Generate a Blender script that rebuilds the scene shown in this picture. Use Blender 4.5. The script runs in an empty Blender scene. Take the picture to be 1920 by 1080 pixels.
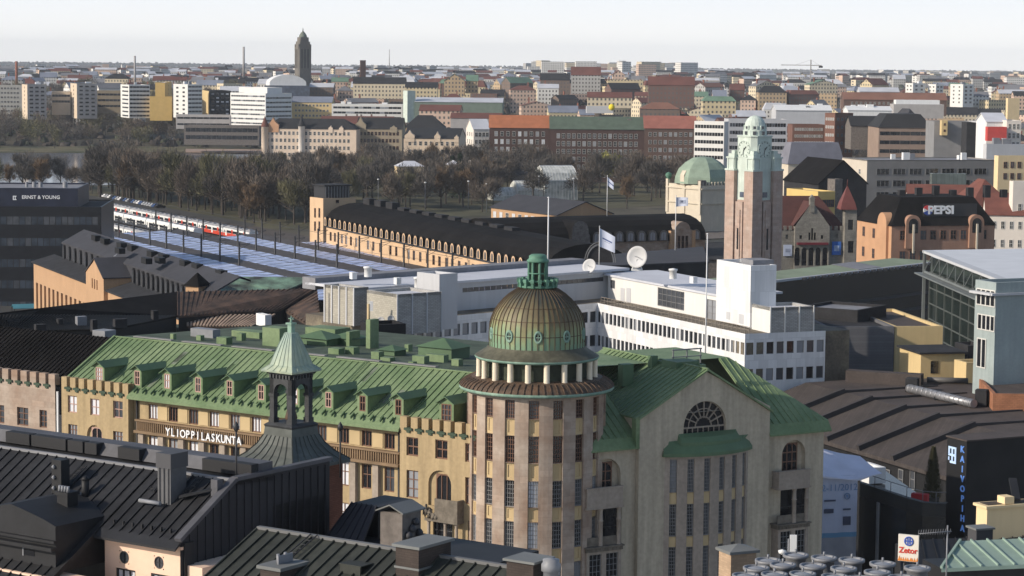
import bpy, math, random
from math import sin, cos, tan, pi, radians as R, atan2, sqrt
from mathutils import Vector, Matrix
SC = bpy.context.scene
COL = SC.collection
random.seed(7)
# ------------------------------------------------------------------ camera
FPX = 4400.0
CAMZ = 60.0
PITCH = math.atan(430 / FPX)
ROLL = 0.0094
camd = bpy.data.cameras.new('camera'); cam = bpy.data.objects.new('camera', camd); COL.objects.link(cam)
camd.sensor_width = 36; camd.lens = 36 * FPX / 1920; camd.clip_start = 1; camd.clip_end = 60000
RC = Matrix.Rotation(pi / 2 - PITCH, 3, 'X') @ Matrix.Rotation(ROLL, 3, 'Z')
CAMP = Vector((0, 0, CAMZ))
cam.matrix_world = Matrix.Translation(CAMP) @ RC.to_4x4()
SC.camera = cam
# ------------------------------------------------------------------ sky and sun
SUN_AZ = R(-112)      # measured clockwise from the view direction (+Y): the sun stands left and a little behind
SUN_EL = R(25)
SUNV = Vector((sin(SUN_AZ) * cos(SUN_EL), cos(SUN_AZ) * cos(SUN_EL), sin(SUN_EL)))
w = bpy.data.worlds.new('World'); SC.world = w; w.use_nodes = True
nt = w.node_tree; bg = nt.nodes['Background']
sky = nt.nodes.new('ShaderNodeTexSky'); sky.sky_type = 'NISHITA'; sky.sun_disc = False
sky.sun_elevation = SUN_EL; sky.sun_rotation = SUN_AZ
sky.air_density = 1.0; sky.dust_density = 1.2; sky.ozone_density = 1.5
# pale hazy air low over the horizon
tcw = nt.nodes.new('ShaderNodeTexCoord'); sxw = nt.nodes.new('ShaderNodeSeparateXYZ'); nt.links.new(tcw.outputs['Generated'], sxw.inputs[0])
crw = nt.nodes.new('ShaderNodeValToRGB'); nt.links.new(sxw.outputs[2], crw.inputs[0])
HZ = [(0.0, (7.5, 7.4, 7.2), 1), (.012, (7.35, 7.35, 7.25), 1), (.035, (6.3, 6.75, 7.25), 1), (.30, (3, 4, 6), 0)]
e = crw.color_ramp.elements; e[0].position = 0; e[0].color = (*[c / 8 for c in HZ[0][1]], 1); e[1].position = .30; e[1].color = (*[c / 8 for c in HZ[3][1]], 0)
for p_, c_, a_ in HZ[1:3]: x_ = e.new(p_); x_.color = (*[c / 8 for c in c_], a_)
vm = nt.nodes.new('ShaderNodeVectorMath'); vm.operation = 'SCALE'; vm.inputs['Scale'].default_value = 8; nt.links.new(crw.outputs[0], vm.inputs[0])
mxw = nt.nodes.new('ShaderNodeMix'); mxw.data_type = 'RGBA'; nt.links.new(crw.outputs[1], mxw.inputs[0]); nt.links.new(sky.outputs[0], mxw.inputs[6]); nt.links.new(vm.outputs[0], mxw.inputs[7])
nt.links.new(mxw.outputs[2], bg.inputs[0]); bg.inputs[1].default_value = 0.14
sd = bpy.data.lights.new('sun', 'SUN'); sd.energy = 4.6; sd.angle = R(0.5); sd.color = (1.0, 0.90, 0.77)
so = bpy.data.objects.new('sun', sd); COL.objects.link(so)
so.rotation_euler = (-SUNV).to_track_quat('-Z', 'Y').to_euler()
SC.view_settings.view_transform = 'Standard'; SC.view_settings.look = 'None'
SC.view_settings.exposure = 0.0; SC.view_settings.gamma = 1.0
try:
    SC.cycles.max_bounces = 6; SC.cycles.diffuse_bounces = 3; SC.cycles.glossy_bounces = 3
    SC.cycles.volume_bounces = 0; SC.cycles.use_denoising = True
except Exception: pass
# ------------------------------------------------------------------ pixels of the photograph -> points
def ray(px, py): return RC @ Vector(((px - 960) / FPX, -(py - 540) / FPX, -1))
def P(px, py, Y):
    d = ray(px, py); return CAMP + d * (Y / d.y)
def G(px, py, z):
    d = ray(px, py); return CAMP + d * ((z - CAMZ) / d.z)
class Frame:
    """x along the front to the right, y into the building, z up"""
    def __init__(s, O, th):
        s.O = Vector((O[0], O[1], 0)); s.th = th
        s.M = Matrix.Translation(s.O) @ Matrix.Rotation(th, 4, 'Z'); s.I = s.M.inverted()
    def uz(s, px, py, y=0):
        c = s.I @ CAMP; d = s.I.to_3x3() @ ray(px, py); t = (y - c.y) / d.y; p = c + d * t; return p.x, p.z
    def yz(s, px, py, x=0):
        c = s.I @ CAMP; d = s.I.to_3x3() @ ray(px, py); t = (x - c.x) / d.x; p = c + d * t; return p.y, p.z
    def xy(s, px, py, z):
        p = s.I @ G(px, py, z); return p.x, p.y
def frame2(A, B):   # front from A (left) to B (right)
    return Frame(A, atan2(B[1] - A[1], B[0] - A[0]))
# ------------------------------------------------------------------ materials
MATS = {}
def mat(key, rgb=(.5, .5, .5), rough=.8, var=.12, sc=.35, metal=0, bump=0, streak=0, rgb2=None, spec=.3, fine=0, emit=0, brick=None, zmix=None, panel=None):
    if key in MATS: return MATS[key]
    m = bpy.data.materials.new(key); m.use_nodes = True; t = m.node_tree; N = t.nodes; L = t.links
    b = N['Principled BSDF']; b.inputs['Roughness'].default_value = rough; b.inputs['Metallic'].default_value = metal
    b.inputs['Specular IOR Level'].default_value = spec
    tc = N.new('ShaderNodeTexCoord'); co = tc.outputs['Object']
    def noise(scale, vec=co, det=4):
        n = N.new('ShaderNodeTexNoise'); n.inputs['Scale'].default_value = scale; n.inputs['Detail'].default_value = det
        L.new(vec, n.inputs['Vector']); return n.outputs['Fac']
    def mix(f, a, bb):
        x = N.new('ShaderNodeMix'); x.data_type = 'RGBA'; L.new(f, x.inputs[0])
        for i, v in ((6, a), (7, bb)):
            if isinstance(v, tuple): x.inputs[i].default_value = (*v, 1)
            else: L.new(v, x.inputs[i])
        return x.outputs[2]
    def ramp(f, lo, hi):
        r = N.new('ShaderNodeMapRange'); r.inputs[1].default_value = lo; r.inputs[2].default_value = hi; L.new(f, r.inputs[0]); return r.outputs[0]
    lo = tuple(c * (1 - var) for c in rgb); hi = tuple(min(1, c * (1 + var)) for c in (rgb2 or rgb))
    c = mix(ramp(noise(sc), .3, .7), lo, hi)
    if zmix:   # (z0, z1, colour at z1): a second colour that belongs to the upper part of the thing
        sx = N.new('ShaderNodeSeparateXYZ'); L.new(co, sx.inputs[0])
        ad = N.new('ShaderNodeMath'); ad.operation = 'MULTIPLY_ADD'; L.new(noise(.8), ad.inputs[0]); ad.inputs[1].default_value = (zmix[1] - zmix[0]) * .9; L.new(sx.outputs[2], ad.inputs[2])
        c = mix(ramp(ad.outputs[0], zmix[0] + (zmix[1] - zmix[0]) * .4, zmix[1] + (zmix[1] - zmix[0]) * .4), c, zmix[2])
    if streak:
        mp = N.new('ShaderNodeMapping'); mp.inputs['Scale'].default_value = (1.6, 1.6, .12); L.new(co, mp.inputs[0])
        c = mix(ramp(noise(1.3, mp.outputs[0]), .35, .75), c, tuple(v * (1 - streak) for v in rgb))
    if fine:
        x = N.new('ShaderNodeMix'); x.data_type = 'RGBA'; x.blend_type = 'MULTIPLY'; x.inputs[0].default_value = 1
        L.new(c, x.inputs[6]); L.new(mix(ramp(noise(3.5), .3, .7), (1 - fine,) * 3, (1.0,) * 3), x.inputs[7]); c = x.outputs[2]
    if brick:
        br = N.new('ShaderNodeTexBrick'); br.inputs['Scale'].default_value = 1; br.inputs['Brick Width'].default_value = brick[0]; br.inputs['Row Height'].default_value = brick[1]
        br.inputs['Mortar Size'].default_value = brick[2]; br.inputs['Color1'].default_value = (1, 1, 1, 1); br.inputs['Color2'].default_value = (.8, .8, .8, 1); br.inputs['Mortar'].default_value = (brick[3],) * 3 + (1,)
        sx = N.new('ShaderNodeSeparateXYZ'); L.new(co, sx.inputs[0]); a = N.new('ShaderNodeMath'); L.new(sx.outputs[0], a.inputs[0]); L.new(sx.outputs[1], a.inputs[1])
        cb = N.new('ShaderNodeCombineXYZ'); L.new(a.outputs[0], cb.inputs[0]); L.new(sx.outputs[2], cb.inputs[1]); L.new(cb.outputs[0], br.inputs['Vector'])
        x = N.new('ShaderNodeMix'); x.data_type = 'RGBA'; x.blend_type = 'MULTIPLY'; x.inputs[0].default_value = 1
        L.new(c, x.inputs[6]); L.new(br.outputs['Color'], x.inputs[7]); c = x.outputs[2]
    L.new(c, b.inputs['Base Color'])
    if bump:
        bp = N.new('ShaderNodeBump'); bp.inputs['Strength'].default_value = bump; bp.inputs['Distance'].default_value = .05
        L.new(noise(2.5), bp.inputs['Height']); L.new(bp.outputs[0], b.inputs['Normal'])
    if emit:
        b.inputs['Emission Color'].default_value = (*rgb, 1); b.inputs['Emission Strength'].default_value = emit
    MATS[key] = m; return m
# ------------------------------------------------------------------ mesh builder
class MB:
    def __init__(s): s.v = []; s.f = []; s.m = []; s.sm = []
    def poly(s, pts, m=0, smooth=False):
        i = len(s.v); s.v += [tuple(p) for p in pts]; s.f.append(tuple(range(i, i + len(pts)))); s.m.append(m); s.sm.append(smooth); return s
    def box(s, x0, x1, y0, y1, z0, z1, m=0, M=None, bottom=True, mt=None):
        c = [(x0, y0, z0), (x1, y0, z0), (x1, y1, z0), (x0, y1, z0), (x0, y0, z1), (x1, y0, z1), (x1, y1, z1), (x0, y1, z1)]
        if M is not None: c = [M @ Vector(p) for p in c]
        i = len(s.v); s.v += [tuple(p) for p in c]
        fs = [(0, 1, 5, 4), (1, 2, 6, 5), (2, 3, 7, 6), (3, 0, 4, 7), (4, 5, 6, 7)] + ([(3, 2, 1, 0)] if bottom else [])
        for k, f in enumerate(fs):
            s.f.append(tuple(i + j for j in f)); s.m.append(mt if (mt is not None and k == 4) else m); s.sm.append(False)
        return s
    def prism(s, pts, z0, z1, m=0, mt=None):     # vertical prism over a CCW outline
        n = len(pts)
        for k in range(n):
            a, b = pts[k], pts[(k + 1) % n]
            s.poly([(a[0], a[1], z0), (b[0], b[1], z0), (b[0], b[1], z1), (a[0], a[1], z1)], m)
        s.poly([(p[0], p[1], z1) for p in pts], m if mt is None else mt)
        s.poly([(p[0], p[1], z0) for p in reversed(pts)], m); return s
    def extr(s, pts, y0, y1, m=0, mf=None):      # outline in x,z (CCW from the front) pulled from y0 to y1
        n = len(pts)
        s.poly([(p[0], y0, p[1]) for p in pts], m if mf is None else mf); s.poly([(p[0], y1, p[1]) for p in reversed(pts)], m)
        for k in range(n):
            a, b = pts[k], pts[(k + 1) % n]
            s.poly([(a[0], y1, a[1]), (b[0], y1, b[1]), (b[0], y0, b[1]), (a[0], y0, a[1])], m)
        return s
    def slab(s, q, t, m=0, me=None):             # a quad or polygon given a thickness t downwards
        lo = [(p[0], p[1], p[2] - t) for p in q]; n = len(q)
        s.poly(q, m); s.poly(list(reversed(lo)), m if me is None else me)
        for k in range(n): s.poly([lo[k], lo[(k + 1) % n], q[(k + 1) % n], q[k]], m if me is None else me)
        return s
    def lathe(s, prof, n=32, c=(0, 0), m=0, smooth=True, a0=0, a1=2 * pi):
        full = abs(a1 - a0 - 2 * pi) < 1e-6; k = n if full else n + 1; i = len(s.v)
        for r, z in prof:
            for j in range(k):
                a = a0 + (a1 - a0) * j / n; s.v.append((c[0] + r * cos(a), c[1] + r * sin(a), z))
        for q in range(len(prof) - 1):
            for j in range(n):
                j2 = (j + 1) % k if full else j + 1
                s.f.append((i + q * k + j, i + q * k + j2, i + (q + 1) * k + j2, i + (q + 1) * k + j)); s.m.append(m); s.sm.append(smooth)
        return s
    def tube(s, a, b, r0, r1=None, n=8, m=0, cap=True):
        a = Vector(a); b = Vector(b); r1 = r0 if r1 is None else r1
        d = (b - a).normalized(); u = d.orthogonal().normalized(); v = d.cross(u); i = len(s.v)
        for p, r in ((a, r0), (b, r1)):
            for j in range(n): s.v.append(tuple(p + (u * cos(2 * pi * j / n) + v * sin(2 * pi * j / n)) * r))
        for j in range(n):
            s.f.append((i + j, i + (j + 1) % n, i + n + (j + 1) % n, i + n + j)); s.m.append(m); s.sm.append(True)
        if cap:
            s.f.append(tuple(i + n + j for j in range(n))); s.m.append(m); s.sm.append(False)
            s.f.append(tuple(i + n - 1 - j for j in range(n))); s.m.append(m); s.sm.append(False)
        return s
    def bar(s, a, b, w, h, m=0):                 # square bar between two points, h upwards
        a = Vector(a); b = Vector(b); d = (b - a).normalized(); sd = d.cross(Vector((0, 0, 1)))
        if sd.length < 1e-4: sd = Vector((1, 0, 0))
        sd.normalize(); up = sd.cross(d); i = len(s.v)
        for p in (a, b):
            for x, z in ((-1, 0), (1, 0), (1, 1), (-1, 1)): s.v.append(tuple(p + sd * x * w / 2 + up * z * h))
        for f in ((0, 1, 2, 3), (7, 6, 5, 4), (4, 5, 1, 0), (5, 6, 2, 1), (6, 7, 3, 2), (7, 4, 0, 3)):
            s.f.append(tuple(i + j for j in f)); s.m.append(m); s.sm.append(False)
        return s
    def mesh(s, name, mats):
        me = bpy.data.meshes.new(name); me.from_pydata(s.v, [], s.f)
        for x in mats: me.materials.append(x)
        me.polygons.foreach_set('material_index', s.m); me.polygons.foreach_set('use_smooth', s.sm)
        me.validate(); me.update(); return me
WM = {}
def place(o, Mw, parent=None):
    if parent is not None:
        o.parent = parent; o.matrix_parent_inverse = Matrix.Identity(4); o.matrix_local = WM[parent.name].inverted() @ Mw
    else: o.matrix_local = Mw
    WM[o.name] = Mw
def link(name, me, Mw=None, parent=None):
    o = bpy.data.objects.new(name, me); COL.objects.link(o); place(o, Mw or Matrix.Identity(4), parent); return o
def build(mb, name, mats, F=None, parent=None, z=0):
    if not isinstance(mats, (list, tuple)): mats = [mats]
    M = (F.M if F is not None else Matrix.Identity(4)) @ Matrix.Translation((0, 0, z))
    return link(name, mb.mesh(name, mats), M, parent)
def tag(o, label=None, cat=None, group=None, kind=None):
    if label: o['label'] = label
    if cat: o['category'] = cat
    if group: o['group'] = group
    if kind: o['kind'] = kind
    return o
def thing(name, label, cat, F=None, M=None, group=None, z=0):
    o = bpy.data.objects.new(name, None); COL.objects.link(o); o.empty_display_size = .5
    place(o, M if M is not None else F.M @ Matrix.Translation((0, 0, z))); return tag(o, label, cat, group)
def copy_tree(o, Mw, parent=None):
    c = o.copy(); COL.objects.link(c); place(c, Mw, parent)
    base = WM[o.name].inverted()
    for ch in list(o.children): copy_tree(ch, Mw @ (base @ WM[ch.name]), c)
    return c
# ------------------------------------------------------------------ walls with openings
def facade(mb, f, u0, u1, v0, v1, ops, depth=.25, mw=0, mr=None, du=None, skip=None):
    mr = mw if mr is None else mr
    us = {u0, u1}; vs = {v0, v1}; ops = [o for o in ops if o[1] > u0 and o[0] < u1 and o[3] > v0 and o[2] < v1]
    for a, b, c, d in ops: us |= {max(a, u0), min(b, u1)}; vs |= {max(c, v0), min(d, v1)}
    us = sorted(us); vs = sorted(vs)
    if du:
        e = []
        for a, b in zip(us, us[1:]):
            n = max(1, math.ceil((b - a) / du)); e += [a + (b - a) * k / n for k in range(n)]
        us = e + [us[-1]]
    for a, b in zip(us, us[1:]):
        if b - a < 1e-5: continue
        for c, d in zip(vs, vs[1:]):
            if d - c < 1e-5: continue
            mu, mv = (a + b) / 2, (c + d) / 2
            if any(o[0] < mu < o[1] and o[2] < mv < o[3] for o in ops): continue
            mb.poly([f(a, 0, c), f(b, 0, c), f(b, 0, d), f(a, 0, d)], mw)
    for a, b, c, d in ops:
        a, b, c, d = max(a, u0), min(b, u1), max(c, v0), min(d, v1); D = depth
        mb.poly([f(a, 0, c), f(a, 0, d), f(a, D, d), f(a, D, c)], mr); mb.poly([f(b, 0, d), f(b, 0, c), f(b, D, c), f(b, D, d)], mr)
        mb.poly([f(a, 0, d), f(b, 0, d), f(b, D, d), f(a, D, d)], mr); mb.poly([f(a, D, c), f(b, D, c), f(b, 0, c), f(a, 0, c)], mr)
def arch_fill(mb, f, a, b, top, depth, m=0, n=10):   # closes the corners above a half-round head inside the opening (a, b, .., top)
    r = (b - a) / 2; cx = (a + b) / 2; sp = top - r
    pt = [(cx - r * cos(pi * k / n), sp + r * sin(pi * k / n)) for k in range(n + 1)]
    for k in range(n):
        p, q = pt[k], pt[k + 1]
        mb.poly([f(p[0], 0, p[1]), f(q[0], 0, q[1]), f(q[0], 0, top), f(p[0], 0, top)], m)
        mb.poly([f(p[0], depth, p[1]), f(q[0], depth, q[1]), f(q[0], 0, q[1]), f(p[0], 0, p[1])], m)
def flat(y0=0): return lambda u, d, v: (u, y0 + d, v)
WMESH = {}
def win_mesh(w, h, nx, nz, glass, frame, bar=.06, edge=.08, t=.07, arch=False, split=None):
    k = (round(w, 2), round(h, 2), nx, nz, glass, frame, bar, edge, arch, split)
    if k in WMESH: return WMESH[k]
    mb = MB(); w, h = k[0], k[1]
    mb.poly([(-w / 2, 0, 0), (w / 2, 0, 0), (w / 2, 0, h), (-w / 2, 0, h)], 0)
    mb.box(-w / 2, -w / 2 + edge, -t, .02, 0, h, 1); mb.box(w / 2 - edge, w / 2, -t, .02, 0, h, 1)
    mb.box(-w / 2 + edge, w / 2 - edge, -t, .02, 0, edge, 1); mb.box(-w / 2 + edge, w / 2 - edge, -t, .02, h - edge, h, 1)
    for i in range(1, nx):
        x = -w / 2 + w * i / nx; mb.box(x - bar / 2, x + bar / 2, -t + .01, .01, edge, h - edge, 1)
    for j in (range(1, nz) if not split else split):
        z = h * j / nz if not split else h * j; mb.box(-w / 2 + edge, w / 2 - edge, -t + .012, .012, z - bar / 2, z + bar / 2, 1)
    if arch:
        r = w / 2; sp = h - r; n = 8   # solid frame above the arched head
        for q in range(n):
            p0 = (-r * cos(pi * q / n), sp + r * sin(pi * q / n)); p1 = (-r * cos(pi * (q + 1) / n), sp + r * sin(pi * (q + 1) / n))
            mb.poly([(p0[0], -t - .005, p0[1]), (p1[0], -t - .005, p1[1]), (p1[0], -t - .005, h), (p0[0], -t - .005, h)], 1)
    me = mb.mesh('window', [mat(glass), mat(frame)]); WMESH[k] = me; return me
def win(F, parent, x, y, z, w, h, nx=2, nz=2, glass='glass', frame='frame_brown', rz=0, name='window', **k):
    me = win_mesh(w, h, nx, nz, glass, frame, **k)
    return link(name, me, F.M @ Matrix.Translation((x, y, z)) @ Matrix.Rotation(rz, 4, 'Z'), parent)
FONT_CACHE = {}
def text_mesh(s, size, ext=.04, bold=0.0, xs=1.0, space=1.0):
    cu = bpy.data.curves.new('letters', 'FONT'); cu.body = s; cu.size = size; cu.extrude = ext; cu.offset = bold
    cu.align_x = 'CENTER'; cu.align_y = 'CENTER'; cu.space_character = space; cu.resolution_u = 3
    o = bpy.data.objects.new('letters', cu); COL.objects.link(o); dg = bpy.context.evaluated_depsgraph_get()
    me = bpy.data.meshes.new_from_object(o.evaluated_get(dg)); bpy.data.objects.remove(o); bpy.data.curves.remove(cu)
    if xs != 1:
        for v in me.vertices: v.co.x *= xs
    return me
def text(s, size, m, F, x, y, z, parent, name='lettering', rz=0, tilt=pi / 2, **k):
    me = text_mesh(s, size, **k); me.materials.clear(); me.materials.append(m)
    return link(name, me, F.M @ Matrix.Translation((x, y, z)) @ Matrix.Rotation(rz, 4, 'Z') @ Matrix.Rotation(tilt, 4, 'X'), parent)
# common materials
mat('glass', (.012, .013, .016), .12, .3, .5, spec=.5); mat('glass_grey', (.06, .065, .075), .2, .3, .5, spec=.5)
mat('glass_blue', (.09, .11, .15), .15, .3, .5, spec=.5); mat('glass_white', (.62, .63, .66), .35, .12, .5)  # white panes carry bright sky reflections and curtains in their colour
mat('glass_dim', (.25, .26, .28), .3, .2, .5)
mat('frame_brown', (.16, .085, .055), .6, .1); mat('frame_white', (.55, .54, .5), .6, .1); mat('frame_pink', (.42, .27, .22), .6, .1)
mat('frame_dark', (.03, .03, .032), .5, .1); mat('frame_grey', (.2, .2, .2), .5, .1)
mat('ochre', (.445, .335, .19), .9, .1, .25, streak=.30, fine=.16, bump=.25)
mat('ochre_panel', (.48, .365, .205), .9, .08, .5); mat('stone', (.36, .30, .245), .9, .16, .6, fine=.2, streak=.15, bump=.3)
mat('gableplaster', (.50, .43, .325), .9, .1, .25, streak=.28, fine=.16, bump=.25)
mat('pinkstone', (.40, .275, .20), .85, .2, .5, rgb2=(.40, .33, .27), fine=.15, brick=(1.4, .5, .012, .75))
mat('greenroof', (.150, .232, .108), .6, .2, .3, rgb2=(.178, .235, .125), fine=.24, bump=.15); mat('greenroof_dark', (.09, .15, .08), .55, .15, .4, fine=.1)
mat('copper', (.20, .34, .27), .7, .2, .6, rgb2=(.27, .37, .29), streak=.3, fine=.1)
mat('bronze', (.085, .066, .05), .65, .25, 1.6, rgb2=(.125, .075, .045), fine=.3)
mat('cream', (.70, .62, .48), .8, .06, 1)
mat('black', (.010, .010, .011), .7, .3, .5); mat('blackmetal', (.022, .022, .025), .5, .25, .5, fine=.2)
mat('greymetal', (.22, .225, .24), .5, .15, .6, fine=.1); mat('white', (.72, .72, .71), .7, .06, .3, streak=.12)
mat('flagpole', (.68, .68, .68), .5, .05)
# ================================================================== the green roofed corner house with the dome
A0 = P(750, 780, 177); ZC = A0.z; A1 = G(115, 706, ZC)
FA = frame2(A1, A0)
FA.M  # long front: x=0 at the left end
B0 = P(1072, 848, 171.5); ZE = B0.z; B1 = G(1545, 805, ZE)
FB = frame2(B0, B1)
CR = P(1006, 740, 175); FR = Frame(CR, 0)
house = thing('corner_house', 'long ochre house with green metal roof, domed corner rotunda and shaded gable front', 'building', Frame((CR.x, CR.y), 0))
Z0 = 8.0
def rect(F, xl, xr, yt, yb, y=0):
    c = (xl + xr) / 2; u0, _ = F.uz(xl, (yt + yb) / 2, y); u1, _ = F.uz(xr, (yt + yb) / 2, y)
    return [u0, u1, F.uz(c, yb, y)[1], F.uz(c, yt, y)[1]]
def put(F, r, y, parent=house, **k): return win(F, parent, (r[0] + r[1]) / 2, y, r[2], r[1] - r[0], r[3] - r[2], **k)
# --- long front ---------------------------------------------------
xL1 = FA.uz(240, 721)[0]; xR0 = FA.uz(750, 780)[0]; xR1 = FA.uz(908, 800)[0]
zcb = FA.uz(135, 727)[1]        # bottom of the gaps between merlons
REC = .7                        # the middle part stands back
bayL = [rect(FA, 127, 144, 742, 774), rect(FA, 169, 186, 748, 779), rect(FA, 212, 230, 752, 784),
        rect(FA, 128, 145, 796, 826), rect(FA, 212, 230, 809, 838)]
arL = rect(FA, 163, 192, 797, 845); arLi = rect(FA, 170, 190, 802, 845)
bayR = [rect(FA, 762, 784, 820, 855), rect(FA, 816, 839, 825, 861), rect(FA, 872, 894, 832, 867),
        rect(FA, 762, 784, 882, 934), rect(FA, 872, 895, 896, 946), rect(FA, 877, 890, 977, 1022)]
arR = rect(FA, 803, 846, 882, 950); arRi = rect(FA, 816, 846, 890, 955)
loggia = rect(FA, 812, 848, 972, 1020)
mb = MB(); f0 = flat(0)
facade(mb, f0, 0, xL1, Z0, zcb, bayL + [arL], .22, 0, 0)
facade(mb, f0, xR0, xR1, Z0, zcb, bayR + [arR, loggia], .22, 0, 0)
for a in (arL, arR): arch_fill(mb, f0, a[0], a[1], a[3], .22)
mb.poly([(xL1, 0, Z0), (xL1, REC, Z0), (xL1, REC, ZC), (xL1, 0, ZC)], 0)
mb.poly([(xR0, REC, Z0), (xR0, 0, Z0), (xR0, 0, ZC), (xR0, REC, ZC)], 0)
mb.poly([(xR1, 0, Z0), (xR1, 9, Z0), (xR1, 9, zcb), (xR1, 0, zcb)], 0)
mb.poly([(0, 9, Z0), (0, 0, Z0), (0, 0, zcb), (0, 9, zcb)], 0)
# middle
npt = 12; xa = FA.uz(276, 772)[0]; xb = FA.uz(720, 826)[0]
zt1 = FA.uz(276, 757, REC)[1]; zt0 = FA.uz(276, 785, REC)[1]; zb1 = FA.uz(277, 816, REC)[1]; zb0 = FA.uz(677, 915, REC)[1]; zd1 = FA.uz(677, 947, REC)[1]; zd0 = FA.uz(677, 989, REC)[1]
mid = []
for i in range(npt):
    c = xa + (xb - xa) * i / (npt - 1)
    mid += [[c - .5, c + .5, zt0, zt1], [c - .48, c + .48, zb0, zb1], [c - .48, c + .48, zd0, zd1]]
fm = flat(REC)
facade(mb, fm, xL1, xR0, Z0, ZC - .6, mid, .2, 0, 0)
build(mb, 'wall', [mat('ochre')], FA, house)
gl = ['glass', 'glass_grey', 'glass_white', 'glass_dim', 'glass']
for i, r in enumerate(bayL[:3]): put(FA, r, .2, nx=2, nz=2, glass=['glass_white', 'glass_white', 'glass_grey'][i], frame='frame_pink')
for r in bayL[3:]: put(FA, r, .2, nx=3, nz=3, glass='glass_dim', frame='frame_brown')
for a in (arL, arR): 
    mbx = MB(); facade(mbx, flat(.22), a[0], a[1], a[2], a[3], [], .1); build(mbx, 'niche', mat('ochre'), FA, house)
put(FA, arLi, .2, nx=2, nz=2, glass='glass', frame='frame_pink', arch=True); put(FA, arRi, .2, nx=3, nz=1, glass='glass', frame='frame_brown', arch=True)
for i, r in enumerate(bayR):
    if i < 3: put(FA, r, .2, nx=2, nz=2, frame='frame_brown', bar=.09, edge=.1)
    elif i < 5: put(FA, r, .2, nx=2, nz=3, glass='glass_dim' if i == 3 else 'glass_grey', frame='frame_brown')
    else: put(FA, r, .2, nx=1, nz=2, glass='glass_grey', frame='frame_brown', arch=True)
put(FA, loggia, .21, nx=2, nz=2, glass='glass', frame='frame_dark')
for i, r in enumerate(mid):
    k, row = divmod(i, 3)
    g = ['glass_white', 'glass', 'glass_grey', 'glass_white', 'glass_dim', 'glass_white', 'glass', 'glass', 'glass_grey', 'glass', 'glass', 'glass'][(k + row * 3) % 12]
    put(FA, r, REC + .17, nx=2 if row else 3, nz=2 if row else 1, glass=g, frame='frame_brown', split=(.58,) if row else None)
# raised panels between the top windows, pilasters below
for i in range(npt - 1):
    c = xa + (xb - xa) * (i + .5) / (npt - 1); hw = (xb - xa) / (npt - 1) / 2 - .62
    build(MB().box(c - hw, c + hw, REC - .06, REC, zt0 + .05, zt1 - .02), 'wall_panel', mat('ochre_panel'), FA, house)
for i in range(npt):
    c = xa + (xb - xa) * (i - .5) / (npt - 1)
    build(MB().box(c - .28, c + .28, REC - .35, REC, zd0 - .8, zb1 + .3), 'pilaster', mat('stone'), FA, house)
# balustrade band with the lettering
zs1 = FA.uz(262, 787, REC - .45)[1]; zs0 = FA.uz(262, 812, REC - .45)[1]
mb = MB().box(xL1 + .5, xR0 - .25, REC - .5, REC, zs1 - .14, zs1); mb.box(xL1 + .5, xR0 - .25, REC - .62, REC, zs0, zs0 + .22)
n = 120
for i in range(n):
    c = xL1 + .7 + (xR0 - .5 - xL1 - .7) * i / (n - 1)
    mb.box(c - .055, c + .055, REC - .4, REC, zs0 + .22, zs1 - .14)
build(mb, 'balustrade', mat('cornice', (.20, .135, .08), .8, .2, .8), FA, house)
lx0 = FA.uz(308, 812, -.1)[0]; lx1 = FA.uz(450, 830, -.1)[0]
s = 'YLIOPPILASKUNTA'
for i, ch in enumerate(s):
    c = lx0 + .25 + (lx1 - lx0 - .5) * i / (len(s) - 1)
    text(ch, .92, mat('white_letter', (.8, .8, .8), .5, .03), FA, c, REC - .62, zs0 + .42, house, 'letter', ext=.05, bold=.012, xs=.85)
# drain pipes
for px, py in ((248, 760), (740, 830)):
    c = FA.uz(px, py)[0]; build(MB().tube((c, REC - .15, Z0), (c, REC - .15, ZC - 1), .09), 'drain_pipe', mat('frame_dark'), FA, house)
# crenellated parapets
def crenels(F, x0, x1, n, zb, zt, parent, m, mo, y=0, d=.5, big=.62):
    mb = MB(); p = (x1 - x0) / (n - 1 + big)
    for i in range(n):
        a = x0 + p * i; mb.box(a, a + p * big, y, y + d, zb, zt)
    mb.box(x0, x1, y + d, y + d + .15, zb, zt - .25)
    build(mb, 'battlement', m, F, parent)
    for i in range(n - 1):
        c = x0 + p * i + p * (1 + big) / 2; hw = p * (1 - big) / 2
        q = MB().box(c - hw * 1.9, c + hw * 1.9, y - .14, y - .003, zb - .16, zb + .02); q.box(c - hw, c + hw, y - .16, y + .48, zb, zb + .05)
        q.box(c - hw * .8, c + hw * .8, y - .1, y - .003, zb - .34, zb - .16)
        build(q, 'corbel', mo, F, parent)
crenels(FA, 0, xL1, 8, zcb, ZC, house, mat('ochre'), mat('corbel', (.05, .075, .05), .8))
crenels(FA, xR0, xR1, 8, zcb, ZC, house, mat('ochre'), mat('corbel'))
# roof
zg = FA.uz(248, 745, -.9 + REC)[1]; DR = 6.6
_, zr = FA.uz(500, 660, DR); xr0 = FA.uz(228, 632, DR)[0]; xr1 = FA.uz(872, 690, DR)[0] + 2
y0r = -.25 + REC; z0r = zg + .55; sl = (zr - z0r) / (DR - y0r)
mb = MB()
mb.slab([(xL1, -.9 + REC, zg), (xR0, -.9 + REC, zg), (xR0, y0r, z0r), (xL1, y0r, z0r)], .2)
mb.slab([(0, .6, z0r + sl * (.6 - y0r)), (xL1, .6, z0r + sl * (.6 - y0r)), (xL1, DR, zr), (0, DR, zr)], .2)
mb.slab([(xL1, y0r, z0r), (xR0, y0r, z0r), (xR0, DR, zr), (xL1, DR, zr)], .2)
mb.slab([(xR0, .6, z0r + sl * (.6 - y0r)), (xr1, .6, z0r + sl * (.6 - y0r)), (xr1, DR, zr), (xR0, DR, zr)], .2)
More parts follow.
